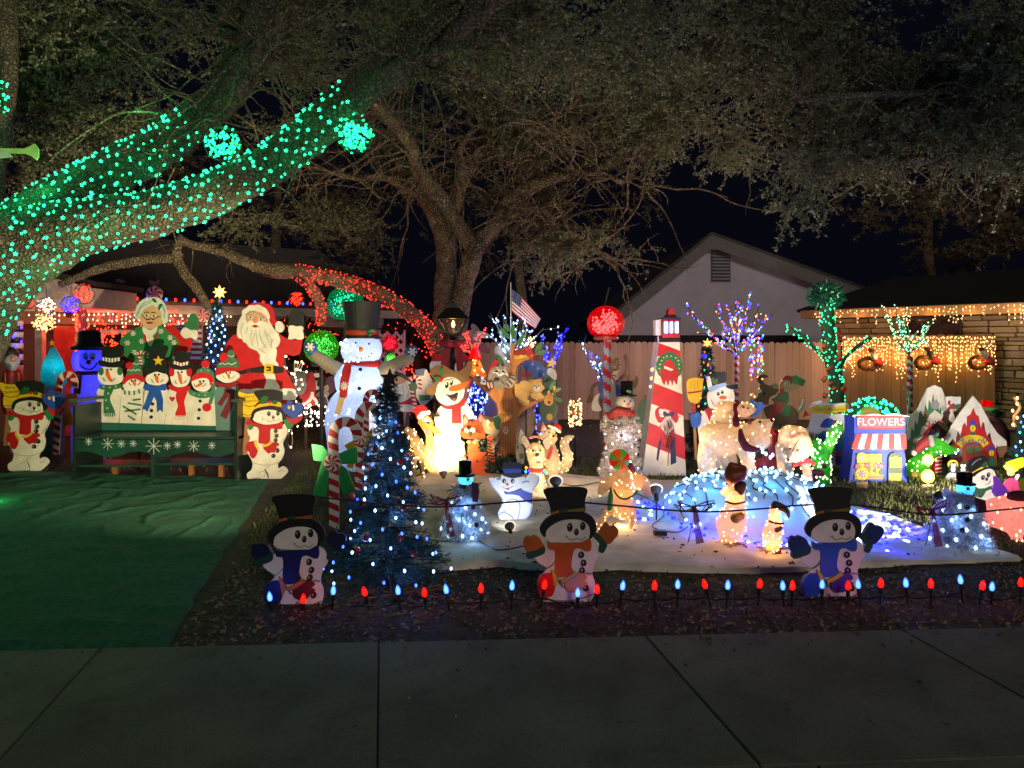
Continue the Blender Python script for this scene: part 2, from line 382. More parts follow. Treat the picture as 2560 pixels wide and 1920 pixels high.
# ---------------------------------------------------------------- fences
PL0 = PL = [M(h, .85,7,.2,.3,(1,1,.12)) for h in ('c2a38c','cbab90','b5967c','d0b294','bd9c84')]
def plank_me(wd, ht, mat):
    c = .03; pr = [(-wd/2,0),(wd/2,0),(wd/2, ht-c),(wd/2-c, ht),(-wd/2+c, ht),(-wd/2, ht-c)]
    me = bpy.data.meshes.new('plank'); n = 6
    me.from_pydata([(x, -.009, z) for x, z in pr]+[(x, .009, z) for x, z in pr],[],[tuple(range(6)), tuple(range(11,5,-1))]+[(i, 6+i, 6+(i+1) % 6,(i+1) % 6) for i in range(6)])
    me.materials.append(mat); return me
def fence(name, label, p0, p1, ht, wd):
    p0, p1 = Vector((p0.x, p0.y, 0)), Vector((p1.x, p1.y, 0)); t = (p1-p0); L = t.length;t.normalize(); a = math.atan2(t.y, t.x)
    r = empty(name, p0, label, 'fence'); r.rotation_euler[2] = a
    ms = [plank_me(wd-.004, ht, m) for m in PL]
    for i in range(int(L/wd)):
        o = link('plank', R.choice(ms), None, r); o.location = (wd*(i+.5), R.uniform(-.004,.004), R.uniform(-.012,.012)); o.rotation_euler[1] = R.uniform(-.004,.004)
    for z in (.3, ht*.55, ht-.25): MB().box(0, L, .02,.06, z, z+.09).build('rail', PL[2], r)
    return r, t
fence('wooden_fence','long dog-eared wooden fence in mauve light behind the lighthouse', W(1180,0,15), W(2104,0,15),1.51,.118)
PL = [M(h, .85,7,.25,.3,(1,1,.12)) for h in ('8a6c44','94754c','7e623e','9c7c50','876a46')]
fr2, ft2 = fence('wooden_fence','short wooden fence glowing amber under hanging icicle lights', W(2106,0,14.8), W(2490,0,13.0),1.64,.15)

# ---------------------------------------------------------------- pale gabled house behind the fence
gh = empty('gabled_house',(W(1775,0,21).x, 21,0),'pale lavender house with a plain gable and louvred vent behind the fence','house')
def gl(px, py, d=21): p = W(px, py, d); return (p.x-gh.location.x, p.z)
pr = [gl(1540,790), gl(1775,612), gl(2235,772),(gl(2235,0)[0],0),(gl(1540,0)[0],0)]
n = 5; obj('wall',[(x, 0, z) for x, z in pr]+[(x, 8, z) for x, z in pr],[tuple(range(5)),(9,8,7,6,5)]+[(i, 5+i, 5+(i+1) % 5,(i+1) % 5) for i in range(5)], M('c4b8c2',.85,3,.06,.1), gh)
for a, c in (((1520,806),(1775,600)),((1775,600),(2255,772))):
    (x0, z0),(x1, z1) = gl(*a), gl(*c)
    obj('roof',[(x, y, z+dz) for (x, z) in ((x0, z0),(x1, z1)) for y in (-.2,8.4) for dz in (-.02,.2)],[(0,2,3,1),(4,5,7,6),(0,1,5,4),(2,6,7,3),(1,3,7,5),(0,4,6,2)], M('4d4746',.9,12,.2,.4), gh)
    obj('rake_board',[(x, y, z+dz) for (x, z) in ((x0, z0),(x1, z1)) for y in (-.24,-.21) for dz in (-.24,.1)],[(0,2,3,1),(4,5,7,6),(0,1,5,4),(2,6,7,3),(1,3,7,5),(0,4,6,2)], M('78706f',.8), gh)
vx0, vz0 = gl(1780,702); vx1, vz1 = gl(1823,628)
v = MB().box(vx0-.03, vx1+.03,-.03,-.005, vz0-.03, vz1+.03).build('vent', M('6d6468',.8), gh)
for i in range(9):
    z = vz0+(vz1-vz0)*(i+.5)/9
    MB().box(vx0, vx1,-.03,.03,-.006,.006, Matrix.Translation((0,-.055, z)) @ Matrix.Rotation(.6,4,'X')).build('slat', M('a79da2',.8), v)
ce = empty('shadow',(W(1760,0,18.5).x, 18.5,0),'low dark carport block in place of the shaded lower house above the fence','shadow')
MB().box(-2.6,2.5,0,1.6, W(0,874,18.5).z, W(0,838,18.5).z).build('roof', M('241f22',.9), ce)  # slab and posts are added, dark stand-ins for the shaded lower house
for x in (-2.5,2.4): MB().box(x-.05, x+.05,.1,.2,0, W(0,874,18.5).z).build('post', M('241f22',.9), ce)

# ---------------------------------------------------------------- stone house at the right
def V2(p): return Vector((p.x, p.y, 0))
a0, a1 = V2(W(2060,0,15.9)), V2(W(2490,0,13.15)); tt = (a1-a0).normalized(); Ls = (a1-a0).length+2.2
sh = empty('stone_house', a0,'house of stacked tan limestone with amber lit eave','house'); sh.rotation_euler[2] = math.atan2(tt.y, tt.x)
MB().box(0, Ls, .06,3.0,0,2.0).build('wall', M('3a3026',.95,20,.3,.4), sh)
STM = [M(h, .9,14,.2,.6) for h in ('a8926e','99845f','b39d7b','8d7757','a18c72')]
stm = []
for k in range(10):
    b = bmesh.new(); bmesh.ops.create_cube(b, size=1); bmesh.ops.scale(b, vec=(1,.07,1), verts=b.verts)
    bmesh.ops.bevel(b, geom=b.edges[:], offset=.03, segments=1, affect='EDGES')
    for q in b.verts: q.co += Vector((R.uniform(-.02,.02), R.uniform(-.012,.012), R.uniform(-.05,.05)))
    me = bpy.data.meshes.new('stone'); b.to_mesh(me); b.free(); me.materials.append(STM[k % 5]); stm.append(me)
z = .02; cnt = 0; xw = (V2(W(2452,0,13.4))-a0).length
while z < 1.97:
    h = R.choice((.07,.09,.11,.13)); h = min(h, 1.99-z)
    x = .0 if z > 1.48 else xw-R.uniform(0,.2)
    while x < Ls and cnt < 298:
        wd = R.uniform(.18,.5)
        if x+wd < Ls-(0 if z > 1.48 else 1.1)+.3:
            o = link('stone', R.choice(stm), None, sh); o.scale = (wd-.018,1, h-.016); o.location = (x+wd/2,.045+R.uniform(-.012,.012), z+h/2); cnt += 1
        x += wd
    z += h
for x0, x1 in ((1.7,2.75),):
    wf = MB().box(x0, x1,-.01,.05,1.62,1.97).build('window', M('2b211a',.6), sh)
    MB().box(x0+.05, x1-.05,-.014,-.011,1.66,1.93).build('pane', M('1a1513',.15), wf)
MB().box(-.3, Ls+.3,-.36,-.33,1.99,2.17).build('fascia', M('a5815a',.8,5,.2,.2,(.2,1,1)), sh)
MB().box(-.3, Ls+.3,-.33,.05,1.99,2.01).build('soffit', M('8b7050',.8), sh)
obj('roof',[(-.4,-.38,2.17),(Ls+.4,-.38,2.17),(Ls+.4,3.2,3.0),(-.4,3.2,3.0),(-.4,-.3,2.12),(Ls+.4,-.3,2.12),(Ls+.4,3.2,2.94),(-.4,3.2,2.94)],[(0,1,2,3),(7,6,5,4),(0,4,5,1),(2,6,7,3),(0,3,7,4),(1,5,6,2)], M('0d0c0e',.95,20,.3,.5), sh)

# ---------------------------------------------------------------- brown house at the left
b0, b1 = V2(W(40,0,11.8)), V2(W(960,0,15.6)); tb = (b1-b0).normalized(); Lb = (b1-b0).length
hb = empty('brick_house', b0,'long low brown house with cream eave behind the two grandparent figures','house'); hb.rotation_euler[2] = math.atan2(tb.y, tb.x)
MB().box(-1.5, Lb, .05,4,0,2.05).build('wall', M('5a4032',.9,16,.25,.5,(.3,1,3)), hb)
MB().box(-1.8, Lb+.2,-.46,-.42,1.98,2.18).build('fascia', M('c9bca8',.7), hb)
MB().box(-1.8, Lb+.2,-.42,.05,1.98,2.0).build('soffit', M('a3937e',.8), hb)
MB().box(-1.5, Lb, .02,.05,1.8,1.98).build('frieze', M('b7a48e',.8), hb)
obj('roof',[(-1.9,-.5,2.18),(Lb+.3,-.5,2.18),(Lb+.3,4,3.75),(-1.9,4,3.75),(-1.9,-.44,2.1),(Lb+.3,-.44,2.1),(Lb+.3,4,3.67),(-1.9,4,3.67)],[(0,1,2,3),(7,6,5,4),(0,4,5,1),(2,6,7,3),(0,3,7,4),(1,5,6,2)], M('5d4f49',.95,14,.3,.5,(1,1,3)), hb)
def hbx(px):                                                   # distance along that wall seen at photo column px
    k = (px-CX)/F; return (k*b0.y-b0.x)/(tb.x-k*tb.y)
dr = MB().box(hbx(134), hbx(214),.0,.05,.02,1.78).build('door', M('c03a18',.28,5,.5,1.2), hb)
MB().sph((hbx(200),-.04,.95),.035).build('handle', M('c8a04a',.3, metal=1), dr)
for a, c in ((250,420),(640,705),(735,800),(860,930)):
    wf = MB().box(hbx(a), hbx(c),-.0,.05,.85,1.72).build('window', M('cfc8be',.7), hb)
    wm = (hbx(a)+hbx(c))/2
    MB().box(hbx(a)+.06, wm-.02,-.004,-.001,.92,1.66).build('pane', M('151718',.1), wf); MB().box(wm+.02, hbx(c)-.06,-.004,-.001,.92,1.66).build('pane', M('151718',.1), wf)
pg = empty('porch_gable', W(150,715,11.0),'small dark porch gable with white underside beside the green oak','porch roof')
obj('roof',[(-.45,-.2,-.02),(.0,-.2,.2),(.62,-.2,.05),(-.45,1.2,-.02),(0,1.2,.2),(.62,1.2,.05),(-.45,-.2,-.09),(0,-.2,.12),(.62,-.2,-.02),(-.45,1.2,-.09),(0,1.2,.12),(.62,1.2,-.02)],[(0,1,4,3),(1,2,5,4),(9,10,7,6),(10,11,8,7),(0,6,7,1),(1,7,8,2),(3,4,10,9),(4,5,11,10),(0,3,9,6),(2,8,11,5)], M('2c2628',.9), pg)
obj('gable_board',[(-.4,-.15,-.11),(0,-.15,.1),(.56,-.15,-.04),(.56,-.15,-.32),(-.4,-.15,-.32),(-.4,1.1,-.11),(0,1.1,.1),(.56,1.1,-.04),(.56,1.1,-.32),(-.4,1.1,-.32)],[(0,1,2,3,4),(9,8,7,6,5),(0,5,6,1),(1,6,7,2),(2,7,8,3),(3,8,9,4),(4,9,5,0)], M('cfc4b4',.7), pg)
MB().box(-.36,-.26,0,.1,-pg.location.z, -.3).build('post', M('b7a48e',.7), pg)

HB, HT, HL, SB, ST_, SLN = b0.copy(), tb.copy(), Lb, a0.copy(), tt.copy(), Ls
HSX = [hbx(60), hbx(560)]

# ---------------------------------------------------------------- live oaks
def bark(h, amt=.35):
    k = ('bark', h)
    if k not in MATS:
        m, N, L, b = newmat('bark'); b.inputs['Roughness'].default_value = .95
        tc = N.new('ShaderNodeTexCoord'); vo = N.new('ShaderNodeTexVoronoi'); vo.inputs['Scale'].default_value = 26; vo.feature = 'DISTANCE_TO_EDGE'
        nz = N.new('ShaderNodeTexNoise'); nz.inputs['Scale'].default_value = 7; nz.inputs['Detail'].default_value = 7
        ad = N.new('ShaderNodeMix'); ad.data_type = 'VECTOR'; ad.inputs['Factor'].default_value = .12
        L.new(tc.outputs['Object'], nz.inputs[0]); L.new(tc.outputs['Object'], ad.inputs['A']); L.new(nz.outputs['Color'], ad.inputs['B']); L.new(ad.outputs['Result'], vo.inputs['Vector'])
        c = lin(h); mx = N.new('ShaderNodeMix'); mx.data_type = 'RGBA'; mx.inputs['A'].default_value = tuple(x*.3 for x in c)+(1,); mx.inputs['B'].default_value = tuple(x*1.25 for x in c)+(1,)
        mu = N.new('ShaderNodeMath'); mu.operation = 'MULTIPLY_ADD'; mu.inputs[1].default_value = 2.2; L.new(vo.outputs['Distance'], mu.inputs[0]); L.new(nz.outputs[0], mu.inputs[2])
        rp = N.new('ShaderNodeMapRange'); rp.inputs[1].default_value = .42; rp.inputs[2].default_value = 1.1; L.new(mu.outputs[0], rp.inputs[0]); L.new(rp.outputs[0], mx.inputs['Factor'])
        L.new(mx.outputs['Result'], b.inputs['Base Color'])
        bp = N.new('ShaderNodeBump'); bp.inputs['Strength'].default_value = 1; bp.inputs['Distance'].default_value = .05; L.new(mu.outputs[0], bp.inputs['Height']); L.new(bp.outputs[0], b.inputs['Normal'])
        MATS[k] = m
    return MATS[k]
def leafmat(name, h, h2):
    m, N, L, b = newmat(name); b.inputs['Roughness'].default_value = .42
    ge = N.new('ShaderNodeNewGeometry'); mx = N.new('ShaderNodeMix'); mx.data_type = 'RGBA'
    mx.inputs['A'].default_value = lin(h)+(1,); mx.inputs['B'].default_value = lin(h2)+(1,); L.new(ge.outputs['Random Per Island'], mx.inputs['Factor'])
    L.new(mx.outputs['Result'], b.inputs['Base Color'])
    t = N.new('ShaderNodeBsdfTranslucent'); L.new(mx.outputs['Result'], t.inputs[0]); a = N.new('ShaderNodeMixShader'); a.inputs[0].default_value = .35
    L.new(b.outputs[0], a.inputs[1]); L.new(t.outputs[0], a.inputs[2]); L.new(a.outputs[0], N['Material Output'].inputs[0]); return m
def limb(mb, pts, org, n=14, wob=.12, step=None):               # pts: (px, py, d, radius px)
    c = [Vector((*W(x, y, d), r*d/F)) for x, y, d, r in pts]
    c = catmull(c, 7); q = [Vector(p[:3])-org for p in c]; rr = [max(p[3],.006) for p in c]
    mb.tube(q, rr, n, True, wob, R.random()*50); return [(Vector(p[:3]), p[3]) for p in c]
def crown(par, org, blobs, lm, tm, leaf=(.035,.06), thr=-.12, drop=.25, foliage='crown', per=30):
    P, D, tw = [],[],[]
    for (px, py, d, rx, ry, rd, n) in blobs:
        c = W(px, py, d); a, bq = rx*d/F, ry*d/F
        k = 0; tries = 0
        while k < n and tries < n*8:
            tries += 1
            u = rdir(1)[0]*(R.random()**.4); p = Vector((c.x+u[0]*a, c.y+u[1]*rd, c.z+u[2]*bq))
            if noise.noise(p*.95)+.6*noise.noise(p*2.3) < thr+.1: continue
            k += 1
            t = Vector(rdir(1)[0]);t.z = t.z*.6-drop;t.normalize(); L = R.uniform(.22,.6)
            b1 = p+t*L*.5+Vector(rdir(1)[0])*.06; b2 = p+t*L+Vector((0,0,-.06*L))
            tw.append((p, b1, b2))
            for j in range(per):
                s = R.random(); q = (p.lerp(b1, s*2) if s < .5 else b1.lerp(b2, s*2-1))
                P.append(q+Vector(rdir(1)[0])*.026); D.append(rdir(1)[0]+np.array(t)*.7)
    P = np.array(P)-np.array(org); D = np.array(D); D /= np.linalg.norm(D, axis=1, keepdims=True)+1e-9; n = len(P)
    o = quads(foliage, leaves(P, D, NR.uniform(leaf[0], leaf[1], n), NR.uniform(leaf[0]*.22, leaf[1]*.27, n)), lm, par); o['kind'] = 'stuff'
    mb = MB()
    for p, b1, b2 in tw: mb.tube([p-org, b1-org, b2-org],[.007,.005,.002],3, False)
    t = mb.build('twigs', tm, par); t['kind'] = 'stuff'
    return o
def sprays(mb, org, starts, n, ln, r0, sag=.15):                # bare crooked branchlets that spring from limb points
    for _ in range(n):
        p, rr = R.choice(starts); t = Vector(rdir(1)[0]);t.z = t.z*.6+.05;t.normalize(); L = R.uniform(*ln); q = [p-org]; m = 7
        for i in range(m):
            t = (t+Vector(rdir(1)[0])*.38-Vector((0,0, sag*.3))).normalized(); q.append(q[-1]+t*L/m)
        q = catmull(q, 3); mb.tube(q, [r0*(1-.85*i/len(q)) for i in range(len(q))],5, False)
        if R.random() < .7:
            k = len(q)//2; t = (t+Vector(rdir(1)[0])*.8).normalized(); s = [q[k]]
            for i in range(4): t = (t+Vector(rdir(1)[0])*.4).normalized(); s.append(s[-1]+t*L/9)
            mb.tube(s, [r0*.5*(1-.2*i) for i in range(5)],4, False)
LF1 = leafmat('oak_leaf','606a4b','9aa07e'); LF2 = leafmat('oak_leaf_brown','645840','857659'); LF3 = leafmat('oak_leaf_green','586346','94967a')
BK1, BK2, BK3 = bark('7a705c'), bark('a89274'), bark('8c8478')
# the big oak by the pavement, its limbs wound with green lights
og = W(-190,0,7.3); og.z = 0
oak = empty('oak_tree', og, 'huge leaning live oak at the frame edge with green lights on its limbs','tree')
mb = MB()
TR = limb(mb, [(-220,1320,7.3,150),(-175,1000,7.25,128),(-120,820,7.2,118),(-50,720,7.15,110),(20,640,7.1,104),(90,590,7.1,90)], og, 26,.17)
LB = limb(mb, [(20,650,7.1,96),(120,595,7.05,82),(240,562,7.0,66),(360,540,6.95,58),(480,505,6.9,56),(600,452,6.85,52),(715,385,6.8,50),(830,285,6.7,47),(925,210,6.65,46),(1030,130,6.6,48),(1140,50,6.5,46),(1260,-40,6.4,42)], og, 24,.17)
LA = limb(mb, [(40,590,7.15,80),(150,510,7.25,66),(270,440,7.3,58),(390,375,7.35,52),(470,315,7.4,47),(540,255,7.4,46),(600,190,7.4,48),(640,110,7.4,52),(668,30,7.4,50),(690,-60,7.4,46)], og, 24,.17)
limb(mb, [(595,200,7.4,40),(590,120,7.4,34),(575,30,7.4,30),(570,-60,7.4,28)], og, 14,.1)
limb(mb, [(0,660,7.2,80),(-35,570,7.35,56),(-40,480,7.5,42),(-5,300,7.6,34),(10,150,7.6,32),(8,-40,7.6,30)], og, 14,.1)
limb(mb, [(1000,160,6.6,20),(1090,120,6.4,15),(1200,105,6.3,10),(1290,60,6.2,6)], og, 10)
mb.build('trunk', BK1, oak, True)
mb = MB(); sprays(mb, og, [p for p in LA[26:]+LB[58:]],140,(.5,1.9),.015); mb.build('branches', BK2, oak, True)['kind'] = 'stuff'
crown(oak, og, [(-190,90,8.4,260,200,1.0,330),(-420,260,8.0,220,180,1.0,200),(180,110,8.6,330,170,1.0,420),(150,330,9.2,260,150,.9,260),(380,60,8.8,260,140,1.0,300),(880,60,8.4,260,150,1.0,330),(1180,60,7.6,260,130,.9,330),(1480,60,7.6,330,140,1.1,420),(330,250,9.4,180,110,.8,160),(760,120,9,120,130,.7,110)], LF1, BK3)
# the second oak in the middle of the lawn
o2 = W(1130,0,11.6); o2.z = 0
oa = empty('oak_tree', o2,'forked live oak with bare grey limbs standing behind the lamp post','tree')
mb = MB(); q7 = lambda x, y, d, r: (800+.48232*x, .48232*y, d, r*.48232)
def lb(pts, n=14): return limb(mb, [q7(*p) for p in pts], o2, n, .16)
S = []
lb([(640,2230,11.6,66),(642,1900,11.6,60),(645,1600,11.6,57),(655,1400,11.6,56),(648,1240,11.6,54),(600,1130,11.6,44),(540,1020,11.7,40),(480,960,11.7,34),(430,900,11.8,28),(400,820,11.9,20)],18)
lb([(690,2230,11.4,62),(700,1800,11.4,54),(735,1560,11.4,50),(775,1380,11.4,50),(810,1270,11.4,50),(870,1210,11.4,46),(930,1140,11.4,42),(980,1050,11.4,40),(1070,985,11.4,38),(1200,920,11.4,34),(1330,880,11.3,30),(1460,850,11.2,27),(1600,810,11.1,22),(1760,755,11,15),(1900,700,10.9,9)],18)
S += lb([(800,1290,11.35,46),(730,1190,11.3,42),(650,1060,11.3,40),(560,950,11.2,38),(500,870,11.2,36),(480,770,11.1,34),(420,690,11,34),(340,600,10.9,33),(260,530,10.8,30),(200,470,10.7,22)],16)[20:]
S += lb([(690,1090,11.7,40),(720,960,11.8,44),(790,830,11.9,46),(815,740,12,40),(850,660,12,30),(930,560,12,20)])[8:]
S += lb([(720,950,11.4,20),(738,850,11.3,19),(722,790,11.3,18),(770,700,11.2,16),(840,640,11.2,12)])
S += lb([(810,790,11.6,26),(900,735,11.5,22),(1000,690,11.4,20),(1070,640,11.3,15),(1150,560,11.2,10)])
S += lb([(1000,690,11.4,18),(1060,710,11.3,18),(1085,770,11.3,17),(1140,850,11.3,15)])
S += lb([(1390,860,11.3,24),(1440,750,11.2,24),(1510,660,11.1,20),(1600,540,11,14)])
S += lb([(960,1150,11.2,22),(1060,1095,11,18),(1160,1095,10.9,18),(1230,1180,10.8,17),(1320,1250,10.7,15),(1440,1310,10.6,11),(1540,1400,10.5,7)])
S += lb([(1330,890,11.2,16),(1480,905,11,14),(1560,940,10.9,13),(1640,920,10.8,9),(1690,960,10.8,5)])
S += lb([(490,1010,11.6,22),(420,960,11.6,18),(320,920,11.5,17),(170,920,11.4,15),(60,895,11.3,10)])
S += lb([(1100,640,10.6,9),(1250,600,10.4,8),(1350,500,10.3,6)]); S += lb([(1000,640,10.7,10),(1180,690,10.6,9),(1330,650,10.5,6)])
# low drooping limbs; the middle one wears red lights
RL = limb(mb, [(1105,900,11.3,22),(1085,850,11.2,21),(1045,800,11.1,20),(985,755,11,20),(915,722,10.9,19),(845,700,10.8,19),(770,685,10.7,19),(735,680,10.6,20),(675,676,10.5,19),(615,655,10.3,14),(545,625,10.2,12),(480,612,10.1,10),(445,590,10,8)], o2,12,.2)
RL2 = limb(mb, [(742,685,10.6,13),(775,715,10.6,14),(800,760,10.65,13),(802,815,10.7,10)], o2,10,.2)
limb(mb, [(452,596,10,9),(440,635,9.9,12),(455,672,9.9,13),(492,722,9.9,12),(522,770,9.9,9)], o2,10,.2); limb(mb, [(445,648,9.9,12),(400,646,9.9,12),(330,655,9.9,12),(250,672,9.9,11),(150,712,9.9,9)], o2,10,.2)
mb.build('trunk', BK2, oa, True)
mb = MB(); sprays(mb, o2, S, 240,(.5,1.9),.02); sprays(mb, o2, RL[50:],14,(.3,.8),.01); mb.build('branches', BK2, oa, True)['kind'] = 'stuff'
crown(oa, o2,[(1100,200,11.5,260,130,1.4,260),(1400,190,11,330,140,1.5,430),(1300,330,11.6,260,90,1.2,190),(1620,270,10.6,260,130,1.2,400),(1760,340,10.4,170,90,.9,170),(880,590,12.6,110,110,.9,120),(720,330,12,120,60,.8,60),(1500,620,10.6,150,50,.6,110),(1330,620,11.6,90,90,.7,60),(600,560,10.6,80,40,.5,45),(760,540,12.4,120,70,.8,70),(1010,330,12.3,170,70,.8,70)], LF1, BK2)
# the oak reaching in from the other edge
o3 = W(2900,0,8.6); o3.z = 0
ob = empty('oak_tree', o3,'overhanging live oak reaching in above the shop fronts','tree')
mb = MB()
limb(mb, [(2900,1220,8.6,70),(2890,900,8.6,62),(2850,600,8.5,55),(2790,380,8.3,50),(2740,150,8.2,45),(2700,-100,8.1,40)], o3,18)
S = limb(mb, [(2850,520,8.5,34),(2700,400,8.2,24),(2600,368,8,21),(2520,380,8,18),(2440,378,8,15),(2380,390,8,13),(2300,402,8,11),(2180,400,8,10),(2080,386,8,9),(2010,371,8,7),(1937,337,8,5)], o3,12)
S += limb(mb, [(2760,300,8.2,22),(2600,250,7.8,17),(2480,190,7.6,13),(2330,230,7.5,9),(2120,240,7.4,7),(1960,260,7.4,5)], o3,10)
S += limb(mb, [(2740,150,8.2,25),(2560,80,8,18),(2480,130,8,12),(2395,230,7.9,9),(2390,280,7.9,6)], o3,10)
mb.build('trunk', BK3, ob, True)
mb = MB(); sprays(mb, o3, S[10:],190,(.3,1.05),.012); mb.build('branches', BK2, ob, True)['kind'] = 'stuff'
crown(ob, o3,[(2800,180,8.2,260,220,1.2,420),(2050,110,8,330,150,1.0,520),(2400,100,7.6,260,160,1.0,480),(2250,290,8.2,300,110,.9,420),(2500,330,7.8,130,130,.8,240),(1975,450,7.8,45,90,.3,42),(2040,430,8,70,50,.4,40),(2160,400,8.2,110,50,.5,60),(1850,90,8.4,200,140,.9,260)], LF3, BK3)
# trees far behind the houses
for px, lab, bl in ((2330,'dim brown oak canopy far behind the stone house',[(2250,500,19,150,70,1.6,120),(2420,560,19,170,110,1.8,200),(2560,480,18,160,110,1.6,160),(2150,420,20,120,60,1.5,70)]),
                    (700,'dim brown oak canopy rising beyond the roof of the brown house',[(640,420,19,240,120,2,200),(900,420,19,200,120,2,180),(380,420,19,220,140,2,160),(120,420,18,200,160,2,160),(880,620,18,100,70,1.2,50)]),
                    (1300,'dim leafless treetop beyond the gap beside the flag',[(1250,560,19,200,130,1.8,120),(1420,480,19,220,120,2,150),(1180,420,19.5,220,120,1.8,130)])):
    og_ = W(px, 0,19.5); og_.z = 0; bt = empty('oak_tree', og_, lab, 'tree')
    tm = MB(); limb(tm, [(px, 1020,19.5,16),(px+8,800,19.5,14),(px-10,600,19.5,11),(px+5,380,19.5,5)], og_, 10); tm.build('trunk', BK2, bt, True)
    crown(bt, og_, bl, LF2, BK2, leaf=(.07,.12), thr=-.05, per=26)

# ---------------------------------------------------------------- shared builders for the display
RED, WHT, BLK, GRN, YEL, BLU, ORG = 'b8161c','e9e3d3','151515','2d6b40','e3b91c','1f4fa3','d9611f'
RDG, BLG, GRG, WMG, WHG, VIG, MNG = GLOW('ff1406',3.2), GLOW('1020ff',5), GLOW('12ffa0',3.2), GLOW('ffb266',5), GLOW('b8d4ff',6), GLOW('5030ff',5), GLOW('60ffc8',3)
STARS = []
for k in range(6):
    b_ = MB(); _bulb(b_, Vector((0,0,0)),.026, True); me_ = bpy.data.meshes.new('bulb'); me_.from_pydata(b_.v, [], b_.f); STARS.append(me_)
def starbulb(par, p, mat, s=1):
    m = R.choice(STARS)
    if not m.materials: m.materials.append(mat)
    o = link('bulb', m, None, par); o.location = p; o.scale = (s, s, s); o.rotation_euler = (R.uniform(-.4,.4),0, R.uniform(-.5,.5)); return o
BULB1 = {}
def bulb1(par, p, mat, r, sc=(1,1,1.4), rot=None):             # one separate bulb, mesh shared between alike ones
    k = (mat.name, round(r, 4), sc)
    if k not in BULB1:
        b_ = MB().sph((0,0,0), r, 8,6, sc); me_ = bpy.data.meshes.new('bulb'); me_.from_pydata(b_.v, [], b_.f); me_.materials.append(mat); me_.polygons.foreach_set('use_smooth',[True]*len(me_.polygons)); BULB1[k] = me_
    o = link('bulb', BULB1[k], None, par); o.location = p
    if rot: o.rotation_euler = rot
    return o
def star_pts(cx, cy, r, n=5, q=.42, rot=-90): return [(cx+(r if i % 2 == 0 else r*q)*math.cos(math.radians(rot)+math.pi*i/n), cy+(r if i % 2 == 0 else r*q)*math.sin(math.radians(rot)+math.pi*i/n)) for i in range(2*n)]
def flake(cx, cy, r, n=6): return [[(cx-r*math.cos(math.pi*i/n), cy-r*math.sin(math.pi*i/n)),(cx+r*math.cos(math.pi*i/n), cy+r*math.sin(math.pi*i/n))] for i in range(n)]
def cane(t, pts, wd, name='candy_cane', nst=None, par=None):     # striped hook: a white board and slanted red stripes on it
    q = catmull([Vector(p) for p in pts],6); A, B = [],[]
    for i, p in enumerate(q):
        g = (q[min(i+1, len(q)-1)]-q[max(i-1,0)]).normalized(); nn = Vector((-g.y, g.x))*wd/2; A.append(p+nn); B.append(p-nn)
    o = t.b(name, WHT, [tuple(p) for p in A+B[::-1]],0, par)
    ds = [0]
    for i in range(1, len(q)): ds.append(ds[-1]+(q[i]-q[i-1]).length)
    def side(S, d):
        d = min(max(d, 0), ds[-1]-.01); j = 0
        while ds[j+1] < d: j += 1
        return S[j].lerp(S[j+1],(d-ds[j])/max(ds[j+1]-ds[j],1e-6))
    n = nst or int(ds[-1]/(wd*1.15)); st = ds[-1]/n;t.n += 1
    for i in range(n):
        d0, d1 = st*i, st*i+st*.52; sl = wd*.42
        pl = [side(A, d0), side(A, (d0+d1)/2), side(A, d1), side(B, d1+sl), side(B, (d0+d1)/2+sl), side(B, d0+sl)]
        t.n -= 1;t.p('red_stripe', RED, [tuple(p) for p in pl],0, o)
    t.n += 2; return o
def mint(t, cx, cy, r, c1=RED, c2=WHT, n=7, par=None, name='peppermint'):   # swirled sweet
    o = t.e(name, c2, cx, cy, r, thick=True, par=par);t.n += 1
    for i in range(n):
        a0 = 2*math.pi*i/n; pl = [(cx, cy)]
        pl += [(cx+r*f*math.cos(a0+e), cy+r*f*math.sin(a0+e)) for f, e in ((.35,.1),(.7,.32),(.97,.62),(.97,.62+math.pi/n*.9),(.7,.32+math.pi/n),(.35,.1+math.pi/n))]
        t.n -= 1;t.p('swirl', c1, pl, 0, o)
    t.n += 2; return o
def needles(t, x0, y0, y1, w0, w1, mat, nb=26, per=70, ln=.07, name='foliage', prof=None, wid=.0035, dr=.2):     # conical crown of drooping needle branches between rows y0 (top) and y1
    P, D, br = [],[], MB()
    top, bot = t.at(x0, y0), t.at(x0, y1); H = top.z-bot.z
    for k in range(nb*8):
        s = ((k+R.random())/(nb*8)); rr = (w0+(w1-w0)*s**1.0)*t.k
        if prof: rr = prof(s)*t.k
        a = R.uniform(0,6.283); L = rr*R.uniform(.8,1.06); z = top.z-H*s
        p0 = Vector((top.x, 0, z)); e = Vector((top.x+L*math.cos(a), L*math.sin(a), z-dr*L+R.uniform(-.02,.02)))
        br.tube([p0, p0.lerp(e, .5)+Vector((0,0,-.02*L)), e],[.006,.004,.002],3, False)
        n = int(per*max(.3, L/.3)/4); dv = (e-p0).normalized()
        for j in range(n):
            u = .15+.85*R.random()**.7; P.append(p0.lerp(e, u)); D.append(np.array(dv)*.8+rdir(1)[0]*.75+np.array((0,0,.1)))
    P, D = np.array(P), np.array(D); D /= np.linalg.norm(D, axis=1, keepdims=True); n = len(P)
    o = quads(name, leaves(P, D, NR.uniform(ln*.6, ln, n), NR.uniform(wid*.7, wid, n)), mat, t.root); o['kind'] = 'stuff'
    b = br.build('branches', M('1c2a22',.9) if name == 'foliage' else M('b9b4aa',.8), t.root); b['kind'] = 'stuff'
    MB().tube([(top.x, 0,-t.o.z),(top.x, 0, top.z)],[.014,.004],8).build('trunk', M('2a2420',.8), t.root)
    return o
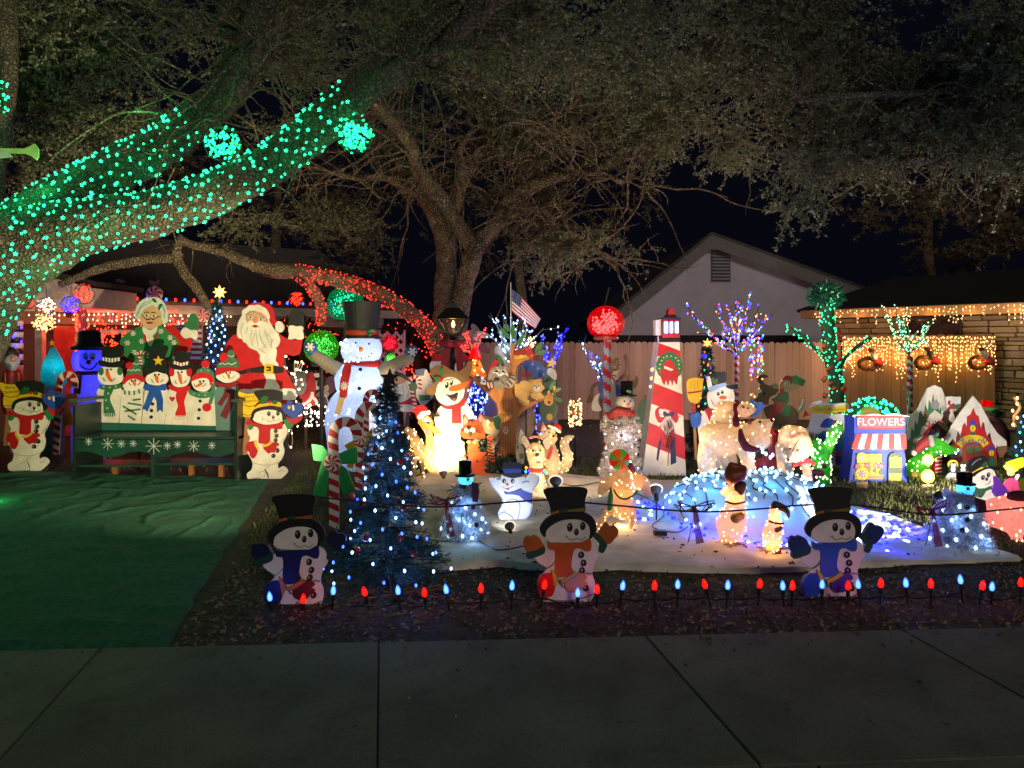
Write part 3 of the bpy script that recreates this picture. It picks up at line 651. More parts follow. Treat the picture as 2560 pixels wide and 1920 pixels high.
def tree_bulbs(t, x0, y0, y1, w0, w1, n, r, mats, single=True, prof=None, lampc=None, e=.5, nl=4, dr=.2, star=None):
    top, bot = t.at(x0, y0), t.at(x0, y1); H = top.z-bot.z; pts = {m.name: [] for m in mats}
    for k in range(n):
        s = ((k+.5)/n)**.75; a = k*2.399; a = -math.pi/2+((a % (2*math.pi))-math.pi)*.62; rr = (prof(s) if prof else (w0+(w1-w0)*s))*t.k*R.uniform(.86,1.03)
        p = Vector((top.x+rr*math.cos(a), rr*math.sin(a), top.z-H*s-dr*rr)); m = mats[k % len(mats)]
        if single: bulb1(t.root, p, m, r)
        else: pts[m.name].append(p)
    if not single:
        for m in mats: bulbs('bulbs', pts[m.name], r, m, t.root)
    for i in range(nl):
        s = (i+.7)/nl; rr = (prof(s) if prof else (w0+(w1-w0)*s))*t.k
        lamp(t.root, (top.x+rr*.5*math.cos(-1.57+(-1)**i*.8),-rr*.75, top.z-H*s*.95), lampc, e, .03)
def ballornament(name, label, x, y, r, d, mat, col, group=None, n=70, hang=60, br=.012, e=.5, flat=1, z0=0):
    t = T(name, label, 'light ball', x, d, 'full', group, z0); c = t.at(x, y); rr = r*t.k
    fr = MB()
    for k in range(6):
        a = math.pi*k/6; fr.tube([c+Vector((rr*math.cos(u)*math.cos(a), rr*math.cos(u)*math.sin(a), rr*flat*math.sin(u))) for u in [2*math.pi*i/20 for i in range(21)]],.0035,4)
    f = fr.build('wire_frame', M('25362c',.6), t.root); f['kind'] = 'stuff'
    pts = [c+Vector(q)*rr*R.uniform(.5,1.03) for q in rdir(n)]
    pts = [Vector((p.x, p.y, c.z+(p.z-c.z)*flat)) for p in pts]; bulbs('bulbs', pts, br, mat, t.root, True)
    MB().tube([c+Vector((0,0, rr*flat)), c+Vector((0,0, rr*flat+hang*t.k))],.004,5).build('cord', M('2a3a30'), t.root)
    lamp(t.root, c, col, e, .05); return t
def flood(label, x, y, d, to, e, col='ffe0b0', spot=100, sz=21, vis=True):   # flood lamp on a ground spike: it gives its own light
    t = T('flood_lamp', label, 'flood light', x, d, 'full','flood lamps on spikes')
    c = t.at(x, y); dv = (Vector(to)-(t.o+c)).normalized(); q = dv.to_track_quat('Z','Y').to_matrix().to_4x4(); r = sz*t.k
    mt = Matrix.Translation(c) @ q
    def lz(nm, prof, m, sm=True):
        b = MB().lathe((0,0,0), prof, 18); b.v = [tuple(mt @ Vector(p)) for p in b.v]; return b.build(nm, m, t.root, sm)
    h = lz('reflector',[(r*.32,-r*1.0),(r*.55,-r*.7),(r*.92,-.02*r),(r, .18*r)], M('55504a',.35))
    lz('lens',[(r*.99,.17*r),(r*.9,.3*r),(r*.3,.38*r)], GLOW(col, 12))
    lz('rim',[(r*1.0,.02*r),(r*1.08,.06*r),(r*1.08,.2*r),(r*1.0,.2*r)], GLOW('ffeccc',1.1), True)  # rim emits faintly, standing in for light leaking round the lens
    lz('socket',[(r*.2,-2.1*r),(r*.36,-2.0*r),(r*.36,-1.0*r),(r*.3,-.95*r)], M('121614',.5))
    MB().tube([c-dv*1.5*r, (c.x-dv.x*1.5*r, c.y-dv.y*1.5*r, -.1)],[.009,.006],6).build('spike', M('101412',.5), t.root)
    lamp(t.root, c+dv*r*.5, col, e, .04, spot, c+dv); return t
def smile(x0, y, x1, dip): return [(x0, y),(x0*.75+x1*.25, y+dip*.75),((x0+x1)/2, y+dip),(x0*.25+x1*.75, y+dip*.75),(x1, y)]

# ---------------------------------------------------------------- front row: three waving snowmen
def waving(d, ox, oy, lab, sc, mit, cuff, band, tail, trim, wear=WHT):
    t = T('snowman_cutout', lab, 'snowman cutout',1200, d, 'R8','waving snowman cutouts in the front row');t.fr = (t.fr[0]+ox, t.fr[1]+oy, t.fr[2])
    t.o = Vector(((t.fr[0]+1200*t.fr[2]-CX)/F*d, d, 0));t.root.location = t.o
    t.b('body', wear, [(1000,985),(890,1070),(920,1125),(990,1175),(960,1225),(930,1300),(945,1400),(965,1440),(950,1485),(990,1522),(1100,1532),(1180,1508),(1203,1460),(1215,1455),(1215,1510),(1262,1542),(1330,1528),(1372,1460),(1405,1380),(1408,1300),(1385,1220),(1405,1130),(1447,1060),(1440,1000),(1380,930),(1200,940)])
    t.b('hat', BLK, [(962,512),(1000,485),(1100,473),(1220,472),(1310,480),(1343,500),(1335,545),(1320,600),(1318,690),(1200,700),(1090,705),(1030,715),(1022,660),(1000,590)])
    t.p('hat_band', band, [(1022,690),(1100,678),(1220,666),(1318,652),(1322,682),(1230,692),(1100,708),(1030,718)],0)
    t.p('hat_badge', ORG, [(1060,690),(1090,675),(1110,700),(1080,710)]);t.p('holly','24452a',[(1090,690),(1130,660),(1170,668),(1150,695)])
    t.b('face', wear, [(975,880),(990,845),(1035,805),(1110,768),(1200,752),(1290,757),(1345,787),(1368,840),(1365,900),(1330,930),(1270,945),(1150,952),(1040,945),(990,920)])
    t.b('hat_brim', BLK, [(930,830),(958,775),(1010,728),(1090,697),(1200,684),(1310,692),(1380,730),(1418,790),(1415,860),(1385,905),(1352,925),(1362,880),(1360,830),(1335,785),(1280,758),(1200,752),(1100,766),(1030,808),(990,850),(978,905),(945,880)])
    for x, y, a, b in ((1190,820,25,38),(1302,808,23,36)):
        q = t.e('eye', BLK, x, y, a, b);t.e('highlight','8d8d93', x-5, y-13,8,10, par=q)
    q = t.e('nose','2b2430',1247,860,20,30);t.e('highlight','77757c',1242,848,7,9, par=q)
    t.lines('mouth','8d8078',[[(1165,905),(1200,928),(1238,918),(1250,912),(1290,926),(1330,900)],[(1150,900),(1172,896)]],5)
    t.b('scarf', sc, [(995,940),(1030,962),(1100,955),(1200,950),(1290,948),(1345,918),(1372,935),(1372,1012),(1335,1025),(1275,1000),(1232,1010),(1215,1060),(1203,1150),(1218,1205),(1150,1245),(1080,1240),(1062,1180),(1066,1080),(1058,1018),(1008,1005)])
    t.b('mitten', mit, [(788,960),(795,920),(825,895),(850,905),(880,893),(930,915),(958,960),(968,992),(900,1018),(825,1034),(798,1000)])
    t.b('cuff', cuff, [(818,1034),(900,1015),(966,980),(977,1025),(950,1055),(832,1090)])
    t.b('mitten', mit, [(1437,865),(1470,810),(1500,780),(1522,792),(1532,812),(1572,808),(1602,832),(1606,872),(1580,912),(1540,956),(1500,960),(1445,915)])
    t.b('cuff', cuff, [(1388,895),(1430,872),(1507,960),(1500,1000),(1475,1040),(1440,1022),(1445,962)])
    for x, y in ((1290,1055),(1310,1125),(1297,1190),(1328,1340)):
        q = t.e('button', BLK, x, y, 24,27);t.e('highlight','9a9aa8', x-6, y-5,8,11, par=q)
    t.b('scarf_end', tail[0],[(905,1320),(932,1245),(990,1215),(1045,1235),(1062,1330),(1040,1400),(1000,1420),(985,1445),(950,1425),(925,1400)])
    t.p('scarf_trim', trim, [(1028,1180),(1068,1220),(1088,1280),(1062,1335),(1045,1250)])
    t.b('scarf_end', tail[1],[(1150,1330),(1160,1280),(1240,1220),(1300,1210),(1338,1250),(1312,1278),(1342,1300),(1305,1330),(1270,1368),(1190,1372)])
    t.l('scarf_trim', trim, [(1115,1285),(1170,1262),(1245,1212)],36, thick=True);t.l('trim_line','7d7a72',[(1118,1300),(1180,1272),(1262,1218)],8)
    t.lines('outline','8f877f',[[(985,1175),(1030,1150),(1062,1110)],[(1385,1220),(1330,1210)],[(945,1420),(1080,1450),(1250,1440),(1395,1390)],[(1135,1330),(1100,1280),(1085,1245)]],4)
    t.stake(1040,1200);t.stake(1330,1200); return t
waving(4.56,0,0,'waving snowman cutout in an orange scarf and orange mittens','c0571a','b85a1c','1d4a34','8f7a1d',('c2161a','cf8a55'),'c4a53c')
waving(4.52,-686*.8+(-130),18,'waving snowman cutout in a navy scarf beside the green carpet','10195a','0d1440','153f33','a85a22',('131a55','4a1626'),'c4662a')
waving(4.66,662,0,'waving snowman cutout in a bright blue scarf before the icy mound','1d55b8','0f2f6e','14443c','8c6a20',('1a45a8','4b2a86'),'c9b02c')

# coloured bulbs on stakes along the border
seq = [(583,1292),(655,1297),(720,1278),(788,1281),(860,1278),(917,1283),(964,1276),(1039,1274),(1106,1268),(1176,1266),(1248,1283),(1290,1276),(1345,1268),(1414,1268),(1464,1265),(1523,1265),(1572,1267),(1641,1264),(1691,1268),(1712,1268),(1776,1265),(1832,1268),(1854,1265),(1903,1263),(1957,1262),(2011,1264),(2075,1255),(2122,1268),(2143,1270),(2205,1261)]
cols = 'brbrbrbrbrbrbrbrbrbrbrbrbrbrb' + 'r'
def TINT(h, s):                                                # tinted glass of a lit cone bulb
    m, N, L, b = newmat('tinted_glass'); b.inputs['Base Color'].default_value = lin(h)+(1,); b.inputs['Roughness'].default_value = .1
    b.inputs['Emission Color'].default_value = lin(h)+(1,); b.inputs['Emission Strength'].default_value = s*1.8; m.cycles.emission_sampling = 'NONE'
    t = N.new('ShaderNodeBsdfTransparent');t.inputs[0].default_value = tuple(.25+.75*x for x in lin(h))+(1,); a = N.new('ShaderNodeMixShader'); a.inputs[0].default_value = .5
    L.new(b.outputs[0], a.inputs[1]); L.new(t.outputs[0], a.inputs[2]); L.new(a.outputs[0], N['Material Output'].inputs[0]); return m
names_ = {'b': ('icy blue', TINT('3f7cff',.9),'2850ff'),'r': ('red', TINT('ff0a06',.9),'ff1808')}
proto = {}; cordp = []; ORD = 'first second third fourth fifth sixth seventh eighth ninth tenth eleventh twelfth thirteenth fourteenth fifteenth sixteenth'.split()
cnt_ = {'b': 0,'r': 0}; placew = ['beside the carpet','at the navy scarf','under the blue pine','near the felt edge','by the orange scarf','in the leaf strip','before the mound','by the blue scarf','near the pink pig']
def nearof(px): return placew[0] if px < 700 else placew[1] if px < 800 else placew[2] if px < 1080 else placew[3] if px < 1300 else placew[4] if px < 1520 else placew[5] if px < 1780 else placew[6] if px < 2000 else placew[7] if px < 2200 else placew[8]
for i, ((x, y), c) in enumerate(zip(seq, cols)):
    px, py = x*1.1573, y*1.1573; d = 4.4+.00006*(px-700); nm, gm, lc = names_[c]; cnt_[c] += 1
    p = W(px, py, d); lab = '%s cone bulb %s, %s %s one from the carpet' % (nm, nearof(px), ORD[cnt_[c]-1], nm.split()[-1])
    if c not in proto:
        r = empty('stake_light',(0,0,0), lab, 'path light','red and blue bulbs staked along the border')
        gb = MB().lathe((0,0,0),[(.003,.046),(.011,.034),(.0175,.014),(.0185,0),(.014,-.016),(.010,-.022)],12).build('bulb', gm, r, True)
        MB().lathe((0,0,0),[(.002,.038),(.009,.026),(.0135,.010),(.0138,-.002),(.009,-.016)],10).build('filament', GLOW('a8d8ff' if c == 'b' else 'ff3a26',5 if c == 'b' else 4), gb, True)
        MB().lathe((0,0,0),[(.012,-.018),(.013,-.06),(.008,-.064)],10).build('socket', M('0f1512',.5), r)
        MB().box(-.006,.006,-.003,.003,-.15,-.05).build('stake', M('0f1512',.5), r)
        lamp(r, (0,-.01,.03), lc, .13,.02); proto[c] = r; o = r
    else: o = copy_tree(proto[c]); o['label'] = lab
    o.location = p; o.scale = (.86,.86,.86); o.rotation_euler = (R.uniform(-.12,.12), R.uniform(-.3,.3) if i % 3 == 0 else R.uniform(-.08,.08), R.uniform(-1,1)); cordp.append(p-Vector((0,0,.07)))
ck = MB(); q = []
for i in range(len(cordp)-1): q += [cordp[i], cordp[i].lerp(cordp[i+1],.5)-Vector((0,-.02,.018))]
ck.tube(catmull(q+[cordp[-1]],3),.004,5); tag(ck.build('bulb_cable', M('0c1210',.5)),'dark cord linking the red and blue border bulbs','cord')
# the sagging rope with bows
rp = [(a_, b_, c_+.17) for a_, b_, c_ in [(800,1243,4.42),(1000,1263,4.45),(1130,1266,4.47),(1360,1250,4.48),(1480,1258,4.5),(1735,1279,4.55),(1900,1272,4.58),(2020,1262,4.6),(2150,1264,4.62),(2330,1287,4.66),(2480,1277,4.7),(2700,1255,4.75)]]
tag(MB().tube(catmull([W(*p) for p in rp],6),.0055,6).build('rope', M('3a1220',.8)),'dark maroon rope strung between the front snowmen','rope')
for px, py, d, lab in ((1115,1258,4.63,'wine net bow tied to the rope beside the white tinsel snowman'),(1735,1275,4.71,'wine net bow tied to the rope before the icy mound'),(2330,1283,4.82,'wine net bow tied to the rope near the pink pig')):
    t = T('ribbon_bow', lab, 'bow', px, d, 'full','net bows on the rope'); mb = MB(); sc = SHELL('a83c50',.5,.4)
    for k in range(9):
        a = R.uniform(-.5,.9)+(math.pi if k % 2 else 0); L = R.uniform(35,55); q = [t.at(px, py-8), t.at(px+L*.6*math.cos(a)-6, py-8-L*.6*math.sin(abs(a))*.7, R.uniform(-.05,.05)), t.at(px+L*math.cos(a), py-12-L*.5*math.sin(abs(a)), R.uniform(-.05,.05)), t.at(px+L*.5*math.cos(a), py+4,0), t.at(px, py-4)]
        mb.tube(catmull(q, 4),.0035,4)
    b = mb.build('loops', sc, t.root); b['kind'] = 'stuff'
    t.blob('knot', M('5d1624'),[[(px, py-6,0,7),(px+2, py, 0,7)]])
    for dx in (-1,1): t.slab('ribbon_tail', sc, [t.at(px-4*dx, py), t.at(px+4, py), t.at(px+18*dx+6, py+80), t.at(px+10*dx-6, py+84)],-.01*dx-.004,-.01*dx)

# ---------------------------------------------------------------- front pine with blue lights
t = T('christmas_tree','slim blue-lit christmas tree on a metal stand beside the felt','christmas tree',968,4.85)
pn = lambda s: 14+116*s+9*math.sin(s*23)+(40*(s-.8)*5 if s > .8 else 0)
needles(t, 968,965,1425,0,0, M('1f4648',.7,30,.4,0),46,330,.055, prof=pn, wid=.0026, dr=.12)
tree_bulbs(t, 968,1015,1420,0,0,64,.0078,[GLOW('9fc0ff',7), GLOW('6a94ff',7), GLOW('3a62ff',5)], True, pn, '7fa6ff',.9,7,.12)
t.p('tinsel_star','23201e', star_pts(975,945,26),0)
for x, y, h in ((940,1120,'8a1c20'),(905,1260,'6d1a1e'),(1010,1270,'9a3a34'),(1000,1345,'7d2420'),(915,1345,'83241f'),(893,1375,'9a2420'),(1035,1385,'6b1c1c'),(1000,1155,'b02a24'),(880,1240,'a8463a')):
    q = t.ball('bauble', M(h, .2), x, y, 8,-.27*(y-940)/480)
st_ = MB()
for a in (0.3,1.87,3.44,5.0): st_.tube([(t.at(968,0).x, 0,.22),(t.at(968,0).x+.16*math.cos(a),.16*math.sin(a),.01)],.009,6)
st_.tube([(t.at(968,0).x, 0,.05),(t.at(968,0).x, 0,.3)],.016,8); st_.build('stand', M('1a2024',.4), t.root)
cb = MB()
for k in range(5):
    q = [Vector((-.85+R.uniform(-.1,.5),4.62+R.uniform(-.15,.2),.015)) for _ in range(6)]; cb.tube(catmull(q, 4),.004,5)
tag(cb.build('extension_cable', M('6b5136')),'tangled brown extension cord on the leaves by the blue pine stand','cord')

# ---------------------------------------------------------------- candy canes with bows
t = T('candy_cane','red and white candy cane with a big green bow and peppermint','candy cane',428,6.3,'R7')
for pl in ([(275,580),(350,592),(390,640),(372,705),(288,692)],[(455,650),(520,620),(587,600),(592,715),(480,720)]): t.b('bow_loop','1fae52', pl, 0)
for pl in ([(345,700),(398,730),(372,962),(330,940),(282,930)],[(462,720),(515,750),(572,885),(530,905),(500,942),(468,850)]): t.b('bow_tail','1b9e48', pl, 0)
cane(t, [(430,1215),(430,900),(428,640),(424,540),(440,465),(490,428),(545,435),(580,480),(598,545)],68)
mint(t, 420,710,60);t.stake(428,900)
t = T('candy_cane','candy cane with a yellow bow half behind the blue pine','candy cane',606,7.0,'R7')
for pl in ([(500,590),(560,555),(600,590),(540,640)],[(620,560),(690,470),(700,560),(640,600)],[(530,640),(590,640),(560,750),(520,740)]): t.b('bow_loop','c7a01a', pl, 0)
cane(t, [(606,900),(605,700),(602,450),(612,365),(650,320),(700,330),(735,385)],60); mint(t, 605,540,46);t.stake(606,700)
t = T('candy_cane','small candy cane hook standing before the tall lit snowman','candy cane',645,7.6,'R7')
cane(t, [(650,900),(650,330),(650,265),(680,225),(720,232),(742,285)],42); mint(t, 650,372,25);t.stake(650,700)

# ---------------------------------------------------------------- the bench with snowman boards
B = T('garden_bench','green painted bench whose back is six painted snowman boards','bench',750,8.95,'R3')
def sb(pl): B.n = 2; return B.b('snowman_board','ddd6c4', pl, 0)
DK, NS = '1b1b1b','d8622a'
q = sb([(148,1008),(170,705),(195,670),(405,665),(412,700),(380,1014)])
B.b('head', WHT, [(180,560),(190,500),(240,462),(320,458),(400,480),(425,560),(405,615),(330,640),(240,635),(195,605)], par=q)
for x in (212,397): B.e('earmuff', GRN, x, 507,27,40, par=q)
B.b('hat', BLK, [(222,268),(300,262),(400,248),(432,265),(428,315),(392,400),(310,422),(232,398)], par=q); B.b('hat_brim', BLK, [(185,412),(212,395),(300,428),(400,405),(436,395),(440,430),(410,460),(320,470),(230,457),(193,440)], par=q)
B.p('hat_band', WHT, [(228,366),(310,378),(395,370),(395,404),(310,420),(231,402)],0, q); B.lines('band_stripes','2b4a36',[[(250,370),(252,405)],[(280,374),(282,412)],[(310,377),(310,418)],[(340,376),(340,415)],[(370,372),(370,408)]],11, q)
B.b('scarf', GRN, [(198,640),(300,652),(400,632),(414,668),(300,690),(203,680)], par=q); B.b('scarf_tail', GRN, [(255,680),(332,685),(300,775),(345,895),(350,945),(300,952),(245,945),(238,870),(238,780)], par=q)
B.lines('fringe','c9cbb8',[[(250+22*i, 920),(247+24*i, 962)] for i in range(5)],8, q); B.lines('scarf_stars','b8cfc0', flake(285,725,12,4)+flake(262,790,12,4)+flake(275,870,12,4)+flake(240,660,9,4)+flake(300,665,9,4)+flake(360,655,9,4),3, q)
q = sb([(392,1016),(410,720),(440,680),(605,675),(626,715),(604,1021)])
B.b('head', WHT, [(425,640),(450,580),(540,565),(620,590),(632,640),(600,690),(520,702),(450,690)], par=q)
B.b('hat','3a7350',[(455,560),(480,500),(530,425),(560,380),(592,430),(618,545),(560,540)], par=q); B.b('hat_brim','c31a20',[(420,625),(440,568),(490,540),(580,533),(637,570),(643,605),(612,612),(560,582),(490,592),(440,635)], par=q)
B.lines('zigzag', WHT, [[(472,500),(490,488),(510,504),(530,488),(550,504),(570,488),(600,500)],[(520,440),(540,425),(560,440),(590,425)]],9, q); B.e('pompom','c31a20',490,450,36,36, par=q, thick=True)
B.b('scarf','d5d2c0',[(415,690),(520,698),(615,672),(628,708),(520,748),(422,730)], par=q); B.b('scarf_tail','d5d2c0',[(520,750),(590,760),(612,830),(600,905),(540,990),(470,945),(415,850),(520,790)],0, par=q)
B.lines('scarf_stripes','2f6a48',[[(445,697),(450,730)],[(490,702),(492,738)],[(540,700),(540,738)],[(585,688),(590,722)],[(530,790),(600,780)],[(480,820),(610,840)],[(430,850),(560,930)],[(450,900),(600,880)],[(480,945),(545,985)]],17, q)
q = sb([(612,1023),(640,705),(668,680),(850,675),(870,700),(834,1029)])
B.b('head', WHT, [(650,580),(690,530),(770,508),(850,535),(872,585),(840,632),(760,645),(680,632)], par=q)
B.b('hat', BLK, [(692,305),(760,262),(830,246),(868,262),(862,305),(838,372),(850,470),(760,478),(696,470)], par=q); B.b('hat_brim', BLK, [(648,505),(700,475),(790,468),(870,474),(882,505),(840,530),(760,510),(700,530),(653,548)], par=q); B.p('star', YEL, star_pts(777,403,55),0, q)
B.b('scarf', BLU, [(638,640),(700,635),(760,652),(840,630),(852,690),(800,694),(735,702),(650,690)], par=q)
B.b('scarf_tail', BLU, [(690,690),(742,700),(735,760),(668,905),(645,882),(618,882),(650,800)],0, q); B.b('scarf_tail', BLU, [(740,700),(800,690),(824,780),(822,912),(795,885),(765,908),(760,800),(730,745)],0, q)
for x, y in ((720,828),(710,893),(707,957)): B.e('button', DK, x, y, 17, par=q)
q = sb([(838,1030),(868,705),(892,680),(1068,678),(1086,700),(1056,1036)])
B.b('head', WHT, [(895,560),(920,500),(1000,478),(1070,510),(1088,570),(1060,640),(985,664),(920,640)], par=q)
for x in (910,1080): B.e('earmuff','c3161c', x, 515,27,42, par=q)
B.b('hat', BLK, [(942,375),(960,310),(1000,304),(1040,320),(1097,324),(1086,372),(1066,442),(1000,455),(928,432)], par=q); B.b('hat_brim', BLK, [(883,432),(930,424),(1000,452),(1070,434),(1107,430),(1100,470),(1020,494),(930,482),(893,460)], par=q)
B.p('hat_band', WHT, [(936,402),(1000,425),(1074,408),(1068,442),(1000,456),(930,434)],0, q); B.lines('band_stripes','b8262a',[[(955,410),(952,440)],[(985,420),(984,450)],[(1015,422),(1016,452)],[(1045,415),(1044,446)]],11, q)
B.b('scarf','c8151b',[(885,640),(985,672),(1078,650),(1072,702),(980,714),(890,680)], par=q); B.b('scarf_tail','c8151b',[(965,705),(1062,700),(1034,800),(1046,895),(1040,948),(945,940),(972,850),(953,780)], par=q); B.lines('fringe','d6b9ac',[[(952+20*i, 940),(945+22*i, 985)] for i in range(5)],9, q)
B.p('heart','bb1d22',[(915,805),(890,775),(893,758),(906,756),(915,768),(926,756),(938,760),(938,778)], par=q)
q = sb([(1060,1038),(1082,745),(1110,720),(1300,705),(1340,655),(1372,692),(1346,1046)])
B.b('head', WHT, [(1105,620),(1130,580),(1210,560),(1290,590),(1292,660),(1240,704),(1150,692)], par=q)
B.b('hat','3f7a57',[(1150,530),(1170,490),(1240,468),(1310,500),(1328,560),(1338,700),(1300,830),(1272,825),(1300,700),(1290,580),(1220,530)], par=q); B.b('hat_brim','cc171c',[(1100,605),(1120,545),(1190,520),(1270,525),(1317,570),(1312,630),(1290,642),(1270,585),(1210,573),(1140,592)], par=q)
B.e('pompom','cc171c',1242,435,42,38, par=q, thick=True); B.e('tassel','c8151b',1256,862,45,42, par=q, thick=True)
B.b('scarf','3f7a57',[(1080,682),(1150,712),(1260,712),(1312,690),(1302,752),(1200,772),(1088,735)], par=q); B.lines('scarf_stars','b8cfc0', flake(1130,725,8,3)+flake(1180,742,8,3)+flake(1240,740,8,3)+flake(1200,500,8,3)+flake(1270,500,8,3)+flake(1315,620,8,3),3, q)
for x, y in ((1190,800),(1183,885),(1175,970)): B.e('button', DK, x, y, 16, par=q)
q = B.b('snowman_board','5f7f78',[(1330,700),(1375,655),(1560,650),(1562,1100),(1350,1100)],0)
B.b('head', WHT, [(1348,560),(1380,528),(1480,498),(1560,520),(1577,560),(1530,602),(1450,622),(1380,595)], par=q)
B.b('hat','3a7350',[(1372,472),(1380,420),(1450,395),(1455,330),(1490,293),(1522,320),(1525,370),(1557,400),(1552,475)], par=q); B.b('hat_brim','b8141e',[(1340,492),(1370,470),(1470,463),(1560,468),(1572,500),(1480,506),(1380,540),(1344,542)], par=q)
B.lines('zigzag', WHT, [[(1385,440),(1410,425),(1440,440),(1470,425),(1500,440),(1545,420)],[(1458,365),(1480,350),(1500,365),(1522,350)]],9, q); B.e('pompom','c8151b',1425,368,45, par=q, thick=True)
B.b('scarf','8f1620',[(1338,600),(1440,632),(1552,600),(1542,652),(1440,664),(1348,642)], par=q); B.b('scarf_tail','6d1a2c',[(1440,650),(1500,662),(1460,760),(1402,852),(1360,822),(1420,740)],0, q); B.b('scarf_tail','6d1a2c',[(1490,660),(1532,700),(1530,800),(1452,978),(1390,945),(1460,800)],0, q)
bd = [o for o in B.root.children if o.name.startswith('snowman_board')]
for q, (ex, ey), nz in zip(bd, ((295,490),(535,597),(765,540),(993,517),(1208,605),(1470,522)),([(262,508),(292,505),(302,545),(328,606),(300,602),(266,545)],[(525,606),(552,605),(556,648),(540,642)],[(748,560),(776,556),(782,620),(760,610)],[(975,538),(1002,536),(1014,630),(990,615)],[(1138,662),(1196,618),(1216,626),(1190,652)],[(1456,534),(1480,532),(1488,580),(1470,572)])):
    B.n = 22
    for s in (-1,1): B.e('eye', DK, ex+18*s, ey-2*s, 8,10, par=q)
    B.p('nose', NS, nz, par=q)
    mx = sum(p[0] for p in nz)/len(nz); my = max(p[1] for p in nz)
    B.lines('mouth','6d6a62',[[(mx-52, my-34),(mx-46, my-14),(mx-30, my-4)],[(mx+60, my-34),(mx+46, my-14),(mx+26, my-6)]],4, q)
DG = M('14241c',.35,9,.2,.2); DG2 = M('17362b',.4,9,.2,.2)
xl, xr = B.at(-50,0,-.5).x, B.at(1565,0,-.5).x
zs = .49; zt = .93
B.slab('back_rail', M('1e5a4c',.4),[B.at(130,1000), B.at(1460,1042), B.at(1460,1145), B.at(120,1120)],-.001,.012)
MB().box(xl, xr, -.5,-.02, zs-.03, zs).build('seat', DG2, B.root)
fy_ = -.53
ap = MB(); za, zb = zs-.035,.30
nx = 40; pr_ = [(xl+.03+(xr-xl-.06)*i/nx, zb+.03*math.sin(i/nx*math.pi*6+.6)) for i in range(nx+1)]
vv = [(x, fy_, za) for x, _ in pr_]+[(x, fy_, z) for x, z in pr_]+[(x, fy_+.02, za) for x, _ in pr_]+[(x, fy_+.02, z) for x, z in pr_]; m_ = nx+1; ff = []
for i in range(nx): ff += [(i, i+1, m_+i+1, m_+i),(2*m_+i, 3*m_+i, 3*m_+i+1,2*m_+i+1),(m_+i, m_+i+1,3*m_+i+1,3*m_+i),(i, 2*m_+i, 2*m_+i+1, i+1)]
apr = obj('apron', vv, ff, DG2, B.root)
for x, y, r in ((85,1200,38),(275,1222,62),(408,1222,42),(525,1220,36),(728,1245,80),(862,1242,40),(962,1230,38),(1122,1245,58),(1302,1240,38)):
    mb = MB()
    for ln_ in flake(x, y, r, 4):
        a, c = B.at(*ln_[0], fy_), B.at(*ln_[1], fy_); mb.tube([(a.x, fy_-.001, a.z),(c.x, fy_-.001, c.z)],.0035,4)
    mb.build('painted_snowflake', M('b9bdb4'), apr)
for x in (xl, xr-.03):
    MB().box(x, x+.03, fy_-.01,.03,-.0, zt-.06 if x > 0 else zt-.1).build('end_panel', DG, B.root); MB().box(x-.03, x+.06, fy_-.03,.02, zt-.06, zt-.03).build('armrest', M('33413a',.4), B.root)
xm = B.at(722,0,-.5).x; MB().box(xm-.02, xm+.02, fy_+.022,-.1,0, zs-.031).build('middle_leg', DG2, B.root)
for k, (xa, xb) in enumerate(((xl+.03, xm-.022),(xm+.022, xr-.032))): MB().box(xa, xb, -.48,-.1,.15+.02*k, .175+.02*k).build('shelf', DG2, B.root)
for x in (.25,.62,.97,1.25): MB().box(xl+x*1.2, xl+x*1.2+.05,-.3,-.25,0,.149).build('block', M('8a5a30'), B.root)

# ---------------------------------------------------------------- Father Christmas and Mother Christmas behind the bench
t = T('santa_cutout','tall waving Santa Claus cutout with long white beard behind the bench','santa cutout',480,9.15,'R4')
t.b('trousers','a8141a',[(302,880),(756,880),(735,1120),(700,1200),(545,1200),(530,1050),(500,1200),(310,1200)],0)
for pl in ([(296,1195),(505,1195),(500,1400),(290,1400)],[(545,1195),(702,1195),(712,1400),(540,1400)]): t.b('boot', BLK, pl, 0)
t.b('coat','c21319',[(128,715),(150,655),(185,590),(215,500),(265,440),(340,425),(620,425),(690,465),(745,480),(818,470),(808,540),(795,590),(745,606),(675,588),(668,690),(715,775),(758,872),(520,892),(298,888),(300,800),(298,740),(200,740)],0)
t.b('mitten','181818',[(708,335),(718,275),(745,233),(790,233),(832,270),(830,310),(822,378),(720,372)])
t.b('cuff', WHT, [(712,368),(740,362),(770,370),(800,366),(824,376),(820,400),(827,440),(822,470),(790,476),(760,468),(730,474),(704,468),(712,430),(706,400)])
t.p('fur_trim', WHT, [(468,560),(600,540),(612,600),(605,640),(628,680),(600,740),(608,800),(634,866),(520,876),(530,800),(508,740),(512,690),(480,640),(480,600)])
t.b('fur_hem', WHT, [(305,882),(350,868),(400,872),(460,862),(520,868),(580,862),(640,868),(700,864),(756,872),(764,910),(758,952),(700,956),(640,948),(570,905),(500,900),(420,905),(360,898),(310,905)])
t.p('belt', BLK, [(308,728),(380,708),(520,682),(590,680),(668,696),(670,738),(590,748),(510,742),(400,738),(310,758)],0)
q = t.b('buckle', YEL, [(518,668),(586,674),(587,748),(513,746)],0);t.p('buckle_hole', BLK, [(533,690),(568,692),(568,726),(532,724)],0, q);t.l('prong', YEL, [(530,708),(556,709)],9, q)
t.lines('belt_loop','8d1015',[[(382,700),(388,755)],[(402,698),(408,752)]],5)
